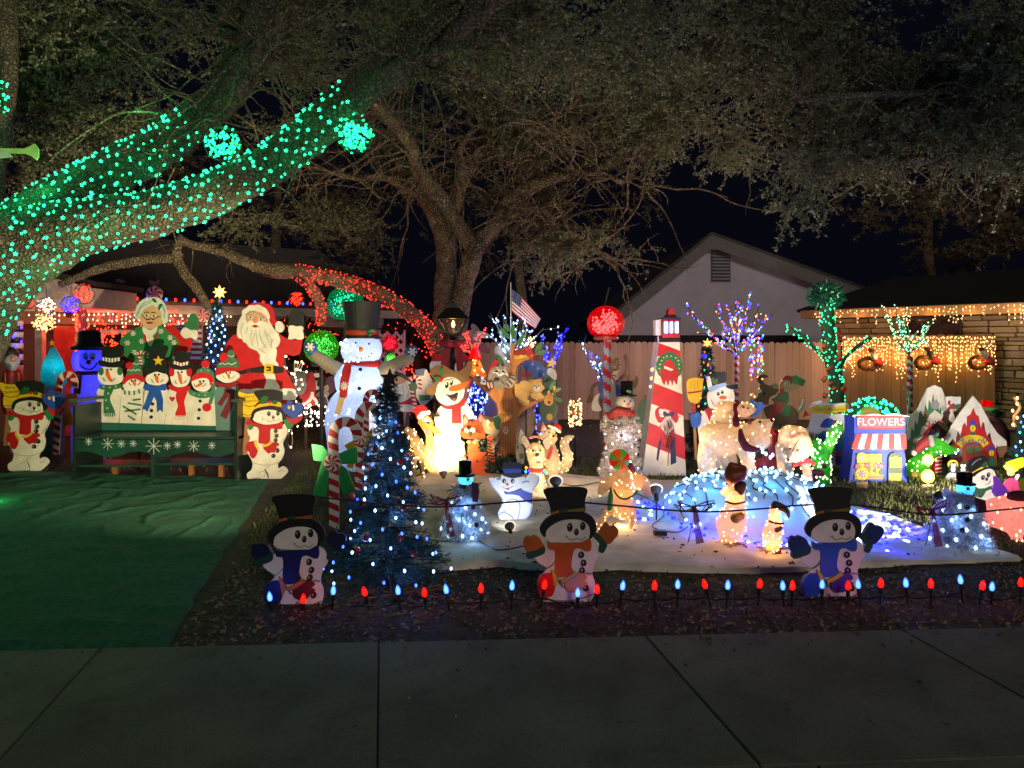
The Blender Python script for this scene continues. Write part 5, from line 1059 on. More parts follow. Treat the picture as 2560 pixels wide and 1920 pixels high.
def leafp(x, y, l, wd, rot, h='3f8048'):
    q = t.e('leaf', h, x, y, l, wd, rot, thick=True); c, s_ = math.cos(math.radians(rot)), math.sin(math.radians(rot));t.lines('vein','2a5a34',[[(x-l*.85*c, y-l*.85*s_),(x+l*.85*c, y+l*.85*s_)]],3, q)
for a in ((1215,185,75,24,88),(1140,205,65,22,45),(1155,150,40,18,60),(1290,260,58,22,-58),(1095,450,68,25,60),(1460,335,58,22,-62),(1490,380,52,19,-18),(1585,690,45,17,-62),(1630,735,45,18,-20),(1640,825,48,18,22)): leafp(*a)
t.l('twig','a0622e',[(1380,430),(1430,405),(1455,370)],9, thick=True);t.l('twig','a0622e',[(1550,780),(1600,750),(1640,710)],9, thick=True)
t.b('nest','d2b024',[(1222,405),(1236,418),(1245,402),(1258,416),(1272,400),(1288,412),(1305,400),(1320,415),(1340,402),(1352,418),(1370,408),(1368,428),(1320,436),(1270,442),(1232,444)],0)
q = t.b('cardinal','b8181c',[(1300,385),(1320,350),(1345,318),(1360,305),(1385,325),(1390,350),(1412,385),(1418,410),(1402,415),(1412,460),(1392,478),(1375,430),(1340,405)],0);t.b('wing','971218',[(1222,390),(1240,358),(1300,350),(1345,375),(1330,400),(1260,408)], par=q);t.e('eye','e8e0c8',1372,338,6,6, par=q);t.b('beak','d8a024',[(1350,345),(1335,352),(1352,358)],0, q);t.b('feet','d8b62a',[(1382,400),(1402,402),(1404,418),(1384,418)],0, q)
t.b('hive','d89a34',[(1510,830),(1530,790),(1560,778),(1590,800),(1594,845),(1575,875),(1545,882),(1518,865)]);t.e('hive_door','2a1a10',1555,850,12,16);t.lines('hive_rings','9c6a20',[[(1515,822),(1550,815),(1590,822)],[(1512,845),(1545,838)],[(1525,795),(1560,800),(1585,800)]],4)
for x, y in ((1552,755),(1605,715),(1588,778)):
    q = t.e('bee','e8c430', x, y, 14,17);t.lines('bee_stripes','2a2014',[[(x-11, y-4),(x+11, y-4)],[(x-11, y+6),(x+11, y+6)]],4, q)
t.b('grass_foot','3f5a34',[(960,1500),(980,1420),(1010,1440),(1030,1395),(1060,1425),(1090,1400),(1130,1440),(1170,1390),(1210,1430),(1240,1375),(1262,1420),(1300,1390),(1320,1440),(1350,1520)],0);t.stake(1150,1400, wd=.04)
t = T('raccoon_cutout','grey raccoon cutout with crossed arms perched on the painted branch','raccoon cutout',680,9.14,'C2', z=HC-(820+1210*.12658-H0)/F*9.14)
t.b('scarf','b81820',[(610,640),(690,680),(560,800),(500,900),(470,880),(520,770)]);t.b('tail','b0a594',[(815,1090),(890,1010),(955,900),(1000,960),(1005,1060),(960,1150),(900,1185),(835,1165)]);t.lines('tail_rings','3d362e',[[(840,1090),(890,1160)],[(885,1035),(955,1110)],[(925,975),(1000,1020)],[(945,930),(985,945)]],34)
t.b('body','8a8172',[(470,1010),(500,880),(560,790),(640,755),(645,735),(680,770),(760,765),(800,745),(855,775),(862,860),(830,950),(840,1060),(830,1165),(700,1208),(600,1208),(560,1180),(510,1080)])
t.p('mask_white', WHT, [(555,870),(640,820),(740,808),(820,840),(885,960),(800,905),(760,930),(690,945),(640,900)]);t.p('mask','2a2428',[(575,862),(640,832),(740,818),(800,850),(830,905),(770,880),(700,880),(640,872)]);t.p('muzzle', WHT, [(640,890),(700,880),(755,910),(740,945),(680,950)])
for x in (690,735): q = t.e('eye','e8e4d8', x, 850,20,24);t.e('pupil','18181a', x, 856,9,11, par=q)
t.e('nose','18181a',700,895,16,12);t.e('ear_inner','d9a49a',650,785,16,30);t.e('ear_inner','d9a49a',810,790,18,30)
t.lines('paw','241f1c',[[(590,1010),(640,990),(700,1015)],[(600,1040),(650,1020),(690,1035)],[(620,985),(660,1000)]],16);t.lines('outline','5a5248',[[(830,950),(760,970),(720,1040),(800,1110),(850,1080)],[(580,1050),(640,1060),(700,1030)]],6)
for x, a in ((480,12),(540,20)): t.e('foot','2a2428', x, 1120,42,92, a-30, thick=True);t.e('foot_pad','e0a49c', x+4,1130,22,66, a-30)
t.b('snack_bag','b9b4ac',[(310,1080),(380,1010),(440,1050),(420,1120),(350,1120)],0);t.p('bag_mark','1c1c22',[(385,1025),(420,1055),(390,1090),(362,1060)],0)
t = T('squirrel_cutout','yellow bear-faced squirrel cutout lying along the painted branch','squirrel cutout',1300,9.14,'C2', z=HC-(820+1520*.12658-H0)/F*9.14); SQ = 'dcae5c'
t.b('tail', SQ, [(1000,1190),(1010,1100),(1070,1110),(1140,1050),(1225,1040),(1295,1100),(1292,1300),(1250,1400),(1290,1430),(1275,1510),(1180,1525),(1090,1470),(1080,1400),(1010,1330)]);t.b('head', SQ, [(1275,1190),(1300,1090),(1285,1040),(1320,1012),(1400,1030),(1440,1012),(1500,1005),(1535,1030),(1525,1090),(1590,1165),(1592,1200),(1555,1220),(1540,1250),(1400,1275),(1300,1250)])
t.b('arm', SQ, [(1305,1290),(1400,1270),(1500,1265),(1562,1330),(1575,1375),(1480,1408),(1350,1385)]);t.e('muzzle','f0e8d4',1436,1200,66,50);t.e('nose','4a3a34',1432,1168,22,14);t.lines('mouth','4a3a34',[[(1432,1180),(1436,1205)],[(1400,1210),(1440,1225),(1470,1205)]],6)
for x in (1400,1475): q = t.e('eye','f0e8d4', x, 1130,22,32);t.e('pupil','4a2a14', x, 1135,14,22, par=q)
for x in (1320,1500): t.e('ear','c48a50', x, 1055,22,30)
t.lines('outline','9c7434',[[(1130,1200),(1220,1230),(1260,1320),(1230,1420)],[(1285,1260),(1310,1330),(1345,1385)],[(1290,1200),(1300,1260),(1400,1285),(1480,1275)],[(1255,1400),(1290,1430)]],6)
t = T('singing_snowman_cutout','brightly lit singing snowman cutout in brown hat holding a green song book','snowman cutout',640,8.95,'R6')
t.b('body','ece7d6',[(500,930),(545,885),(640,870),(750,850),(815,905),(852,1000),(760,1012),(742,1080),(735,1140),(722,1200),(752,1240),(772,1400),(760,1500),(700,1530),(560,1530),(480,1505),(468,1420),(500,1280),(462,1240),(478,1150),(505,1120),(478,1020)])
t.b('stick_arm','7a5a3a',[(425,930),(450,940),(470,962),(528,968),(528,988),(470,985),(440,992),(430,970)],0)
t.b('hat','6d4f2e',[(395,722),(450,690),(490,650),(442,600),(440,545),(490,505),(560,500),(625,540),(700,560),(760,520),(792,470),(832,460),(830,540),(805,600),(790,700),(760,740),(500,780),(400,772)])
t.b('head','d3cec2',[(482,750),(500,682),(560,622),(640,606),(710,630),(752,700),(757,770),(722,840),(645,882),(560,872),(502,822)])
t.b('hat_brim','7a5a36',[(395,722),(450,690),(520,620),(600,580),(690,580),(770,640),(800,700),(770,720),(720,655),(640,612),(560,632),(505,690),(480,775),(400,772)])
for x, y, a, b in ((592,690,17,30),(637,668,14,24)): q = t.e('eye', BLK, x, y, a, b, 10);t.e('highlight', WHT, x-4, y-12,7,9, par=q)
t.lines('eyebrow','3a3230',[[(565,668),(585,640),(615,645)],[(615,640),(640,625),(662,645)]],4);t.b('nose', ORG, [(618,745),(622,708),(700,685),(795,650),(805,665),(760,715),(690,745)]);t.lines('nose_lines','a04410',[[(640,712),(655,730)],[(690,700),(700,715)],[(735,685),(745,700)]],4)
t.b('mouth', BLK, [(583,775),(610,785),(650,780),(694,762),(692,810),(672,838),(640,832),(610,800)]);t.p('tongue','a83a34',[(640,828),(655,812),(675,815),(668,834)])
for x, y in ((525,625),(548,632),(538,648)): t.e('berry','c0141c', x, y, 13, thick=True)
for pl in ([(530,540),(560,525),(555,600),(535,600)],[(470,615),(515,610),(520,640),(480,645)]): t.b('holly','2a6a38', pl)
t.b('scarf','c4151d',[(535,872),(600,892),(690,872),(752,812),(764,870),(700,905),(610,915),(560,905)]);t.b('scarf_tail','c4151d',[(640,890),(722,880),(728,1050),(640,1052)],0);t.lines('fringe','c4151d',[[(645+16*i, 1050),(641+17*i, 1088)] for i in range(6)],7);t.lines('fringe_white','e0d8c4',[[(653+16*i, 1050),(650+17*i, 1086)] for i in range(5)],7)
q = t.b('song_book', M('8fb08a',.8,60,.2,.2),[(488,1270),(610,1305),(757,1240),(752,1480),(615,1522),(490,1462)],0);t.lines('book_edge','cfc488',[[(486,1266),(610,1300),(757,1236)],[(486,1256),(610,1290),(757,1226)]],10, q);t.e('clasp','8a7a5a',611,1300,12,8, par=q);t.stake(600,1480)
t = T('hound_cutout','tan hound cutout in a Santa hat leaning on the singing snowman','dog cutout',430,8.8,'R6'); TN = 'b8702c'
t.b('body', TN, [(360,1290),(420,1250),(485,1280),(492,1340),(470,1420),(505,1500),(600,1515),(655,1530),(640,1552),(560,1562),(470,1550),(410,1480),(350,1400)]);t.b('neck', TN, [(350,1070),(430,1080),(468,1210),(470,1300),(390,1310),(400,1180)]);t.b('arm', TN, [(440,1070),(485,1080),(540,1130),(520,1150),(465,1140)])
t.b('face', TN, [(322,1030),(358,985),(430,988),(468,1040),(442,1092),(380,1105),(345,1075)]);t.e('muzzle','e0d6c4',412,1022,32,16,20);t.e('nose', BLK, 418,1042,17,12);t.b('tongue','5a5550',[(383,1105),(430,1100),(442,1165),(420,1175),(402,1150)])
for x, y in ((375,1015),(405,1000)): q = t.e('eye','e8e4da', x, y, 13,17);t.e('pupil', BLK, x, y, 7,9, par=q)
t.lines('outline','e4cfa0',[[(370,1330),(430,1400),(460,1500)],[(450,1300),(400,1350)],[(480,1520),(500,1540)],[(500,1515),(520,1540)]],5);t.b('hat','c2161c',[(268,935),(310,888),(370,878),(412,930),(340,985),(305,1002),(300,960)]);t.b('hat_fur', WHT, [(316,985),(355,940),(400,932),(432,928),(432,965),(390,975),(340,1012)]);t.stake(420,1500)
t = T('tabby_cutout','laughing orange tabby cat cutout with closed eyes and striped tail','cat cutout',640,8.7,'C1'); OC = 'd4521a'
t.b('tail', OC, [(855,570),(890,545),(932,570),(905,700),(930,800),(968,880),(962,955),(900,930),(860,780),(850,650)]);t.lines('tail_stripes','2a1a14',[[(850,612),(915,640)],[(848,660),(905,680)],[(850,705),(915,728)],[(855,750),(925,775)],[(862,800),(940,822)],[(875,850),(955,868)],[(900,900),(960,905)]],22)
t.b('body', OC, [(560,630),(690,615),(730,700),(690,720),(745,760),(720,800),(840,800),(810,860),(875,870),(820,930),(870,960),(815,1010),(850,1050),(805,1080),(830,1130),(920,1135),(1005,1165),(930,1200),(860,1195),(640,1165),(600,1010),(560,940),(562,870),(530,830),(520,900),(450,900),(462,860),(540,850)],0)
t.lines('body_stripes','33201a',[[(740,720),(690,745)],[(735,760),(700,790)],[(840,820),(780,900)],[(860,880),(800,950)],[(850,960),(800,1010)],[(835,1050),(795,1085)],[(700,920),(680,950),(720,940)]],14)
t.b('head', OC, [(424,525),(438,450),(488,400),(466,250),(498,200),(560,300),(640,305),(702,290),(742,192),(785,250),(772,380),(812,480),(822,585),(795,570),(790,600),(750,580),(735,605),(690,590),(660,602),(560,600),(520,590),(480,585),(470,555),(440,560)],0)
for pl in ([(490,335),(503,248),(552,320),(510,385)],[(718,300),(748,228),(772,260),(758,335)]): t.p('ear_inner','dc9c8c', pl)
t.p('forehead_stripes','2a1a14',[(560,310),(600,290),(655,292),(652,350),(640,300),(612,375),(602,310),(572,345)],0)
t.e('cheek','f0e4c8',534,462,42,38);t.e('cheek','f0e4c8',626,462,40,40);t.p('nose','2a1c20',[(528,418),(600,408),(572,455),(560,458)]);t.b('mouth','3a2a3a',[(555,478),(590,490),(625,482),(612,540),(590,562),(566,540),(575,510)])
t.lines('face_lines','2a1a14',[[(530,415),(560,402),(600,405)],[(650,415),(690,402),(720,410)],[(670,450),(760,430)],[(672,468),(770,470)],[(668,482),(755,505)],[(495,455),(400,440)],[(495,470),(390,485)]],5);t.lines('whisker_dots','2a1a14',[[(x, y),(x+4, y)] for x, y in ((515,460),(525,480),(540,468),(610,450),(630,470),(645,455),(620,485))],6)
for pl in ([(525,650),(560,615),(600,630),(570,670)],[(620,640),(670,600),(740,610),(700,640),(660,680)]): t.b('holly','6b8a5c', pl)
for x in (600,622): t.e('berry','b5141c', x, 622,12)
t.stake(720,1100)
t = T('otter_cutout','beige animal cutout raising a dark green mitten beside the painted trunk','animal cutout',900,8.95,'C1')
t.b('body','ad9068',[(840,560),(930,520),(1012,560),(1005,650),(960,720),(960,960),(860,960),(870,640)]);t.b('head','a98c66',[(760,400),(775,320),(800,240),(880,275),(1000,240),(1055,200),(1065,330),(1040,460),(985,560),(900,530),(800,490)])
t.p('patch','4a3424',[(772,238),(850,250),(935,265),(965,320),(880,335),(815,300)]);t.p('eye_ring','e4dac4',[(850,300),(885,330),(912,400),(890,440),(840,400),(835,340)]);t.e('eye_patch','c8822c',905,390,40,45,-20);t.b('mitten','1f4a30',[(935,300),(990,255),(1055,235),(1062,270),(1048,360),(1035,450),(985,442),(960,390)]);t.b('antler_toy','d8a04a',[(1010,180),(1040,210),(1075,178),(1105,200),(1095,250),(1118,270),(1080,320),(1040,260)]);t.b('paw','8f887c',[(880,545),(930,470),(1042,458),(1025,510),(955,525),(950,565),(925,540),(905,562)])
t = T('spotted_pup_cutout','white pup cutout with grey patches and one raised ear beside the terrier','dog cutout',1350,8.75,'C1')
t.b('body','c9c2b4',[(1290,700),(1340,680),(1410,740),(1420,900),(1400,980),(1320,960),(1290,860)]);t.b('ear','d6cfc0',[(1330,650),(1340,540),(1365,450),(1415,520),(1395,620),(1370,680)]);t.p('patch','7d7568',[(1340,830),(1400,820),(1410,890),(1350,900)]);t.p('patch','7d7568',[(1300,700),(1330,690),(1330,740),(1300,750)]);t.stake(1350,950)
# evergreen garland on the ground behind the cat
t = T('shrub','low clipped evergreen sprigs at the foot of the painted tree','shrub',1010,8.9,'C1'); P, D = [],[]
for _ in range(900):
    P.append(t.at(R.uniform(860,1420), R.uniform(900,1120), R.uniform(-.15,.25))); D.append(rdir(1)[0]+np.array((0,0,.6)))
for _ in range(500): P.append(t.at(R.gauss(820,70), R.gauss(690,70), R.uniform(.05,.2))); D.append(rdir(1)[0])
P, D = np.array(P), np.array(D); D /= np.linalg.norm(D, axis=1, keepdims=True); q = quads('sprigs', leaves(P, D, NR.uniform(.04,.09, len(P)), NR.uniform(.008,.016, len(P))), M('40543a',.6,5,.4,0), t.root); q['kind'] = 'stuff'
t.tube('stem','3a2f22',[(820,690,.1),(900,850,.1),(1000,1150,.05)],9)
# ---------------------------------------------------------------- giraffe, lamp post, star flower, twinkling branches
t = T('lit_giraffe','lit giraffe head in a red cone hat above the singing snowman','giraffe lamp',860,9.5,'R6'); GI = SHELL('c9842e',.5)
t.blob('head', GI, [[(870,490,0,48),(905,560,-.03,42),(945,600,-.05,24)],[(850,520,0,50),(800,640,.02,40),(740,820,.04,55),(720,1100,.04,70)]]);t.lights_on([o for o in t.root.children if o.name.startswith('head')][0],26,.011, GLOW('ffd080',5));t.lamp(870,540,.0,'ffb050',1.2)
t.blob('mane', M('5a3a24'),[[(790,470,.06,26),(770,560,.07,28),(760,640,.08,26)]]);t.ball('eye', BLK, 878,505,12,-.13);t.tube('bridle','7a2a1c',[(800,600,-.1),(840,640,-.11),(820,700,-.08)],8)
k = t.k; c = lambda y: t.at(0, y).z; MB().lathe((t.at(858,0).x, 0,0),[(64*k, c(445)),(60*k, c(425)),(40*k, c(365)),(14*k, c(320))],16).build('hat', SHELL('b8141a',.5), t.root, True);t.lamp(858,420,0,'ff2a1a',.8)
mb = MB(); pp = []
for ch in ([(850,340),(800,260),(750,210)],[(865,340),(910,260),(960,160)],[(855,340),(780,330),(720,320)],[(860,340),(870,250),(900,210)],[(850,360),(790,380),(740,340)],[(775,330),(790,260),(780,190)]):
    q = [t.at(x, y, R.uniform(-.05,.05)) for x, y in ch]; q = catmull(q, 4); mb.tube(q, .006,5); pp += [p+Vector(rdir(1)[0])*.012 for p in q]+[q[i].lerp(q[i+1],.5)+Vector(rdir(1)[0])*.015 for i in range(len(q)-1)]
mb.build('antlers', M('4a1a1a'), t.root); bulbs('bulbs', pp, .008, GLOW('ff4030',4), t.root)
t = T('flower_cutout','dull pink and cream petalled star cutout above the giraffe','star cutout',870,10.2,'R6')
for x, y, l, wd, r, h in ((870,180,80,32,60,'6a5a58'),(930,215,75,30,15,'b3a48f'),(800,200,70,30,170,'7d4a50'),(830,290,85,36,100,'84484c'),(930,340,80,34,30,'8a4448'),(880,240,45,40,0,'9a8c7c')): t.e('petal', h, x, y, l, wd, r, thick=True)
t.stake(880,260)
t = T('lamp_post','black lantern lamp post with a candle bulb and long red bow','lamp post',1132,9.85); MT = M('14140f',.45); x0 = t.at(1133,0).x; c = lambda y: t.at(0, y).z; k = t.k
MB().lathe((x0,0,0),[(.13,0),(.13,.04),(.06,.12),(.045,.3),(.045, c(905)),(.06, c(900)),(.045, c(890)),(.05, c(842)),(.09, c(838))],14).build('post', MT, t.root, True)
def sq(y, h): z = c(y); r = h*k; return [(x0+a*r, b*r, z) for a, b in ((-1,-1),(1,-1),(1,1),(-1,1))]
def frus(nm, y0, h0, y1, h1, m): v = sq(y0, h0)+sq(y1, h1); return obj(nm, v, [(0,1,2,3),(7,6,5,4),(0,4,5,1),(1,5,6,2),(2,6,7,3),(3,7,4,0)], m, t.root)
frus('base_plate',840,16,834,18, MT); frus('roof',797,40,770,16, MT); frus('cap',769.5,11,757,8, MT); MB().sph((x0,0, c(750)),.035).build('finial', MT, t.root, True)
GLS = SHELL('6b6356',.3,.82,20,0)
for i in range(4):
    a, b2 = sq(834,16)[i], sq(834,16)[(i+1) % 4]; d1, e1 = sq(797,34)[i], sq(797,34)[(i+1) % 4]; obj('pane',[a, b2, e1, d1],[(0,1,2,3)], GLS, t.root); MB().tube([a, d1],.012,6).build('corner_bar', MT, t.root)
MB().tube([(x0,0, c(834)),(x0,0, c(818))],.02,8).build('candle', M('d8c8a0'), t.root); MB().lathe((x0,0,0),[(.006, c(801)),(.02, c(808)),(.024, c(813)),(.012, c(818))],10).build('bulb', GLOW('ffc070',9), t.root, True); lamp(t.root, (x0,-.0, c(808)),'ffb060',4,.03)
RB = M('8f1620',.6)
t.blob('bow_loop', RB, [[(1105,858,-.1,9),(1122,860,-.12,11),(1133,860,-.12,9),(1145,860,-.12,11),(1160,858,-.1,9)]], vox=.012)
for x0_, x1_ in ((1118,1108),(1145,1152)): t.slab('bow_tail', RB, [t.at(x0_-9,866,-.1), t.at(x0_+9,866,-.1), t.at(x1_+9,930,-.1), t.at(x1_-9,930,-.1)],-.11,-.10)
def lit_branches(name, lab, x, d, fr, base, ends, gms, n, r, lc, e, z=None, cat='lit tree', thick=.014, trunk=True, hexc='4a4640', jit=.02):
    t = T(name, lab, cat, x, d, fr); mb = MB(); pts = []
    b0_ = t.at(*base)
    if trunk: mb.tube([(b0_.x, 0,0), tuple(b0_)], thick*1.2,8)
    for (ex, ey) in ends:
        e_ = t.at(ex, ey, R.uniform(-.25,.25)); m_ = b0_.lerp(e_, .5)+Vector((R.uniform(-.05,.05),0,-.03)); q = catmull([b0_, m_, e_],6); mb.tube(q, [thick*(1-.75*i/(len(q)-1)) for i in range(len(q))],6); pts.append(q)
        for _ in range(2):
            i = R.randint(3, len(q)-2); s = q[i]; u = (q[i]-q[i-1]).normalized()+Vector(rdir(1)[0])*.7; e2 = s+u.normalized()*(e_-b0_).length*R.uniform(.15,.35); mb.tube([s, e2], thick*.35,5); pts.append([s, s.lerp(e2,.5), e2])
    mb.build('branches', M(hexc), t.root); L = [(q[i], q[i+1]) for q in pts for i in range(len(q)-1)]; wts = [(b-a).length for a, b in L]
    per = {}
    for i in range(n):
        a, b = R.choices(L, wts)[0]; per.setdefault(i % len(gms),[]).append(a.lerp(b, R.random())+Vector(rdir(1)[0])*jit)
    for i, pl in per.items(): bulbs('bulbs', pl, r[i] if isinstance(r, list) else r, gms[i], t.root)
    for q in pts[:len(ends)*3:3]:
        p = q[len(q)*2//3]; lamp(t.root, p+Vector((0,.3 if e > 5 else -.1,0)), lc, e, .04)  # strongest lamps sit behind the branches, an added wash for the fence
    return t
lit_branches('lit_branches','bare branches full of cold white bulbs under the flag',1210,9.55,'R6',(1200,480),[(1000,10),(1060,90),(1130,20),(1210,40),(1270,60),(1320,90),(1400,160),(1505,150),(1060,260),(1010,220),(1110,300),(1290,200),(1350,120)],[GLOW('c8e0ff',6), GLOW('8cc0ff',6)],135,.0095,'a8d0ff',1.1)
lit_branches('lit_branches','short gold-lit twigs above the cardinal nest',1400,9.7,'R6',(1340,320),[(1380,250),(1450,220),(1420,260)],[GLOW('ffd080',5)],34,.009,'ffc070',.4)
lit_branches('lit_branches','upright twigs with deep blue bulbs left of the mauve fence',1600,12,'R6',(1590,520),[(1490,220),(1530,330),(1570,380),(1640,240),(1680,190),(1740,130),(1620,420)],[GLOW('2018ff',6), GLOW('5a60ff',6)],150,.0105,'2a20ff',1.6)
lit_branches('lit_branches','icicle twigs with blue-white bulbs behind the striped globe pole',300,12,'S1',(330,760),[(180,510),(230,540),(290,600),(320,640),(480,680),(440,690),(300,780)],[GLOW('9fc8ff',6), GLOW('4048ff',6)],80,.010,'6a80ff',1.2)
t = T('net_lit_shrub','round shrub wrapped in a net of blue bulbs beside the singing snowman','lit shrub',880,9.75,'R6')
q = t.blob('foliage', M('17204a',.8,20,.4,.6),[[(900,700,0,60),(880,800,0,95),(860,900,0,90),(870,1100,0,90)]], vox=.03);t.lights_on(q, 150,.012, GLOW('4a60ff',6));t.lights_on(q, 90,.012, GLOW('a8c8ff',6));t.lamp(880,780,-.4,'3a48ff',3);t.lamp(860,900,-.4,'5a68ff',3)
t = T('net_lit_shrub','small blue-lit shrub peeping out under the painted bee hive','lit shrub',1470,9.9,'R6'); q = t.blob('foliage', M('17204a',.8),[[(1470,830,0,30),(1465,940,0,45),(1480,1100,0,50)]], vox=.03);t.lights_on(q, 60,.012, GLOW('5068ff',6));t.lamp(1470,880,-.25,'3a48ff',1)
t = T('wire_topiary','gold bulb column ornament standing by the mauve fence','lit ornament',120,9.6,'S1'); mb = MB(); c = t.at(120,0); pp = []
for i in range(6): a = 1.05*i; mb.tube([(c.x+.075*math.cos(a),.075*math.sin(a), t.at(0, y).z) for y in (960,1160)],.004,4)
for i in range(110): a = R.uniform(0,6.28); y = R.uniform(950,1165); rr = .08*(.7 if y < 970 else 1); pp.append((c.x+rr*math.cos(a), rr*math.sin(a), t.at(0, y).z))
q = mb.build('wire_frame', M('6b5a30'), t.root); q['kind'] = 'stuff'; bulbs('bulbs', pp, .008, GLOW('ffcf8a',5), t.root);t.p('bow','b8141a',[(90,1040),(120,1050),(150,1035),(150,1070),(120,1062),(92,1075)],0); MB().tube([(c.x, 0,0),(c.x, 0, t.at(0,1100).z)],.012,6).build('stake', M('2a2620'), t.root);t.lamp(120,1060,-.15,'ffc880',.8)

# ---------------------------------------------------------------- lit dogs, waving ice bear-snowman, tinsel snowmen
t = T('lit_terrier','lit grey-eared terrier in a red scarf sitting on the felt','dog lamp',1600,7.7,'C1'); FB = SHELL('d2c2a2',.55,0,40)
q = t.blob('body', FB, [[(1590,800,0,150),(1600,880,-.02,140)],[(1620,880,-.08,85),(1625,940,-.06,70)],[(1600,960,0,120),(1610,1080,.03,110),(1620,1250,.05,125),(1640,1420,.02,120),(1640,1500,0,105)]], vox=.012)
for pl in ([(1368,610),(1385,550),(1430,545),(1505,690),(1440,730)],[(1700,640),(1745,570),(1795,545),(1815,690),(1760,760)]): t.slab('ear', M('6e665c',.8), catmull([t.at(*p) for p in pl],4, True),-.03,.01)
for x, y in ((1550,776),(1665,776)): t.ball('eye','15120f', x, y, 16,-.118)
t.ball('nose','15120f',1618,842,32,-.158);t.ball('tongue','b8341c',1635,955,26,-.115,(1.3,.6,.7)); mb = MB(); c = t.at(1600,1070); mb.tube([(c.x+.088*math.cos(a),.03+.09*math.sin(a), c.z) for a in [i*.35 for i in range(19)]],.022,7); mb.build('scarf', M('8f1a1c',.8), t.root, True)
for x, y, h in ((1445,1040,'ff9a20'),(1440,1100,'30a0ff'),(1490,1090,'3030ff'),(1700,1120,'3040ff'),(1735,1085,'30ff60'),(1755,1120,'50ffa0')): bulb1(t.root, t.at(x, y, -.06), GLOW(h, 2),.012)
t.lights_on(q, 26,.006, GLOW('ffe0a0',4));t.lamp(1600,850,.0,'ffd8a4',0.59);t.lamp(1610,1150,.03,'ffd8a4',0.59);t.lamp(1635,1400,.03,'ffd8a4',0.36);t.p('hat','7a1a20',[(1490,600),(1530,555),(1620,550),(1670,600),(1600,580)]);t.p('holly','2a5a30',[(1630,640),(1665,630),(1660,690),(1630,685)])
t = T('lit_fox','lit white fox with Santa hat, red bow and upright curled tail','fox lamp',1850,8.3,'C1')
q = t.blob('body', FB, [[(1820,540,0,100),(1830,590,-.02,95)],[(1880,590,-.07,52)],[(1650,525,.0,30),(1720,570,.0,60)],[(1820,700,.03,80),(1830,880,.0,130),(1850,1000,0,130),(1850,1080,0,110)]], vox=.012)
q2 = t.blob('tail', FB, [[(1980,1060,.06,80),(2070,980,.06,85),(2090,860,.06,80),(2040,740,.06,78),(2030,660,.06,75),(2080,590,.06,55),(2170,560,.06,25)]], vox=.012)
t.slab('ear', FB, [t.at(1670,460), t.at(1700,335), t.at(1765,440), t.at(1700,500)],-.03,.0);t.slab('ear_inner', M('c98078'),[t.at(1692,450), t.at(1705,365), t.at(1745,435)],-.036,-.031)
t.blob('hat', M('a8161c',.7),[[(1870,405,0,60),(1950,420,0,45),(1970,440,-.02,30)]]);t.blob('hat_fur', M('d8cdb8',.8),[[(1800,400,-.06,26),(1880,430,-.08,28),(1960,485,-.06,28)]])
for x, y in ((1800,500),(1900,518)): t.ball('eye','15120f', x, y, 13,-.1)
t.ball('nose','15120f',1865,553,20,-.13);t.slab('bow', M('a8161c',.7),[t.at(1800,700), t.at(1850,690), t.at(1840,770), t.at(1795,885), t.at(1750,870), t.at(1785,770)],-.135,-.12)
t.lights_on(q, 22,.006, GLOW('ffe0a0',4));t.lights_on(q2,22,.006, GLOW('ffe0a0',4), name='bulbs');t.lamp(1830,560,0,'ffd8a4',0.36);t.lamp(1850,980,0,'ffd8a4',0.54);t.lamp(2070,900,.06,'ffd8a4',0.36)
t = T('snowman_cutout','white dancing snowman cutout in a navy hat and blue neckerchief','snowman cutout',700,6.5,'R8','cutouts on the felt'); IC = 'dfe4ea'
t.b('body', IC, [(600,560),(640,530),(760,540),(840,560),(868,620),(862,680),(822,742),(760,787),(700,797),(650,795),(615,775),(578,740),(572,690),(598,650),(618,610)]);t.b('arm', IC, [(493,410),(510,390),(540,395),(560,388),(585,398),(600,435),(620,480),(645,540),(612,575),(575,530),(515,470)]);t.b('arm', IC, [(762,455),(805,410),(825,375),(865,358),(900,372),(930,390),(922,430),(885,480),(865,525),(790,505)])
t.b('head', IC, [(595,405),(605,368),(690,392),(790,380),(805,420),(775,470),(745,490),(655,517),(610,480)]);t.b('hat','1a2030',[(612,272),(700,267),(772,274),(770,365),(800,378),(740,392),(695,398),(640,385),(602,366),(622,350)]);t.p('hat_band','2f4aa8',[(614,318),(770,316),(770,350),(620,354)],0)
for x, y in ((623,422),(697,422)): q = t.e('eye', BLK, x, y, 17,20);t.e('highlight','e8ecf4', x+5, y+4,5,8, par=q)
t.p('nose','c24a3c',[(636,444),(664,442),(652,464)]);t.p('mouth','b8443a',[(640,487),(668,485),(655,502)]);t.lines('smile','6a7488',[[(612,470),(635,488),(680,480),(700,465)]],3);t.b('scarf','2a45a0',[(618,505),(660,522),(710,512),(765,488),(800,510),(866,530),(862,618),(800,592),(750,548),(700,538),(632,538)],0)
t.lines('outline','7fa4d8',[[(495,415),(530,480),(600,560),(610,620),(575,690)],[(560,392),(570,410),(585,400)],[(780,440),(815,425),(840,430)],[(925,395),(915,440),(870,500)],[(640,610),(680,580),(740,590),(760,650),(740,760)],[(575,720),(620,690),(700,740),(690,790)],[(620,690),(640,670)],[(860,640),(840,720),(760,780)]],9);t.stake(700,700)
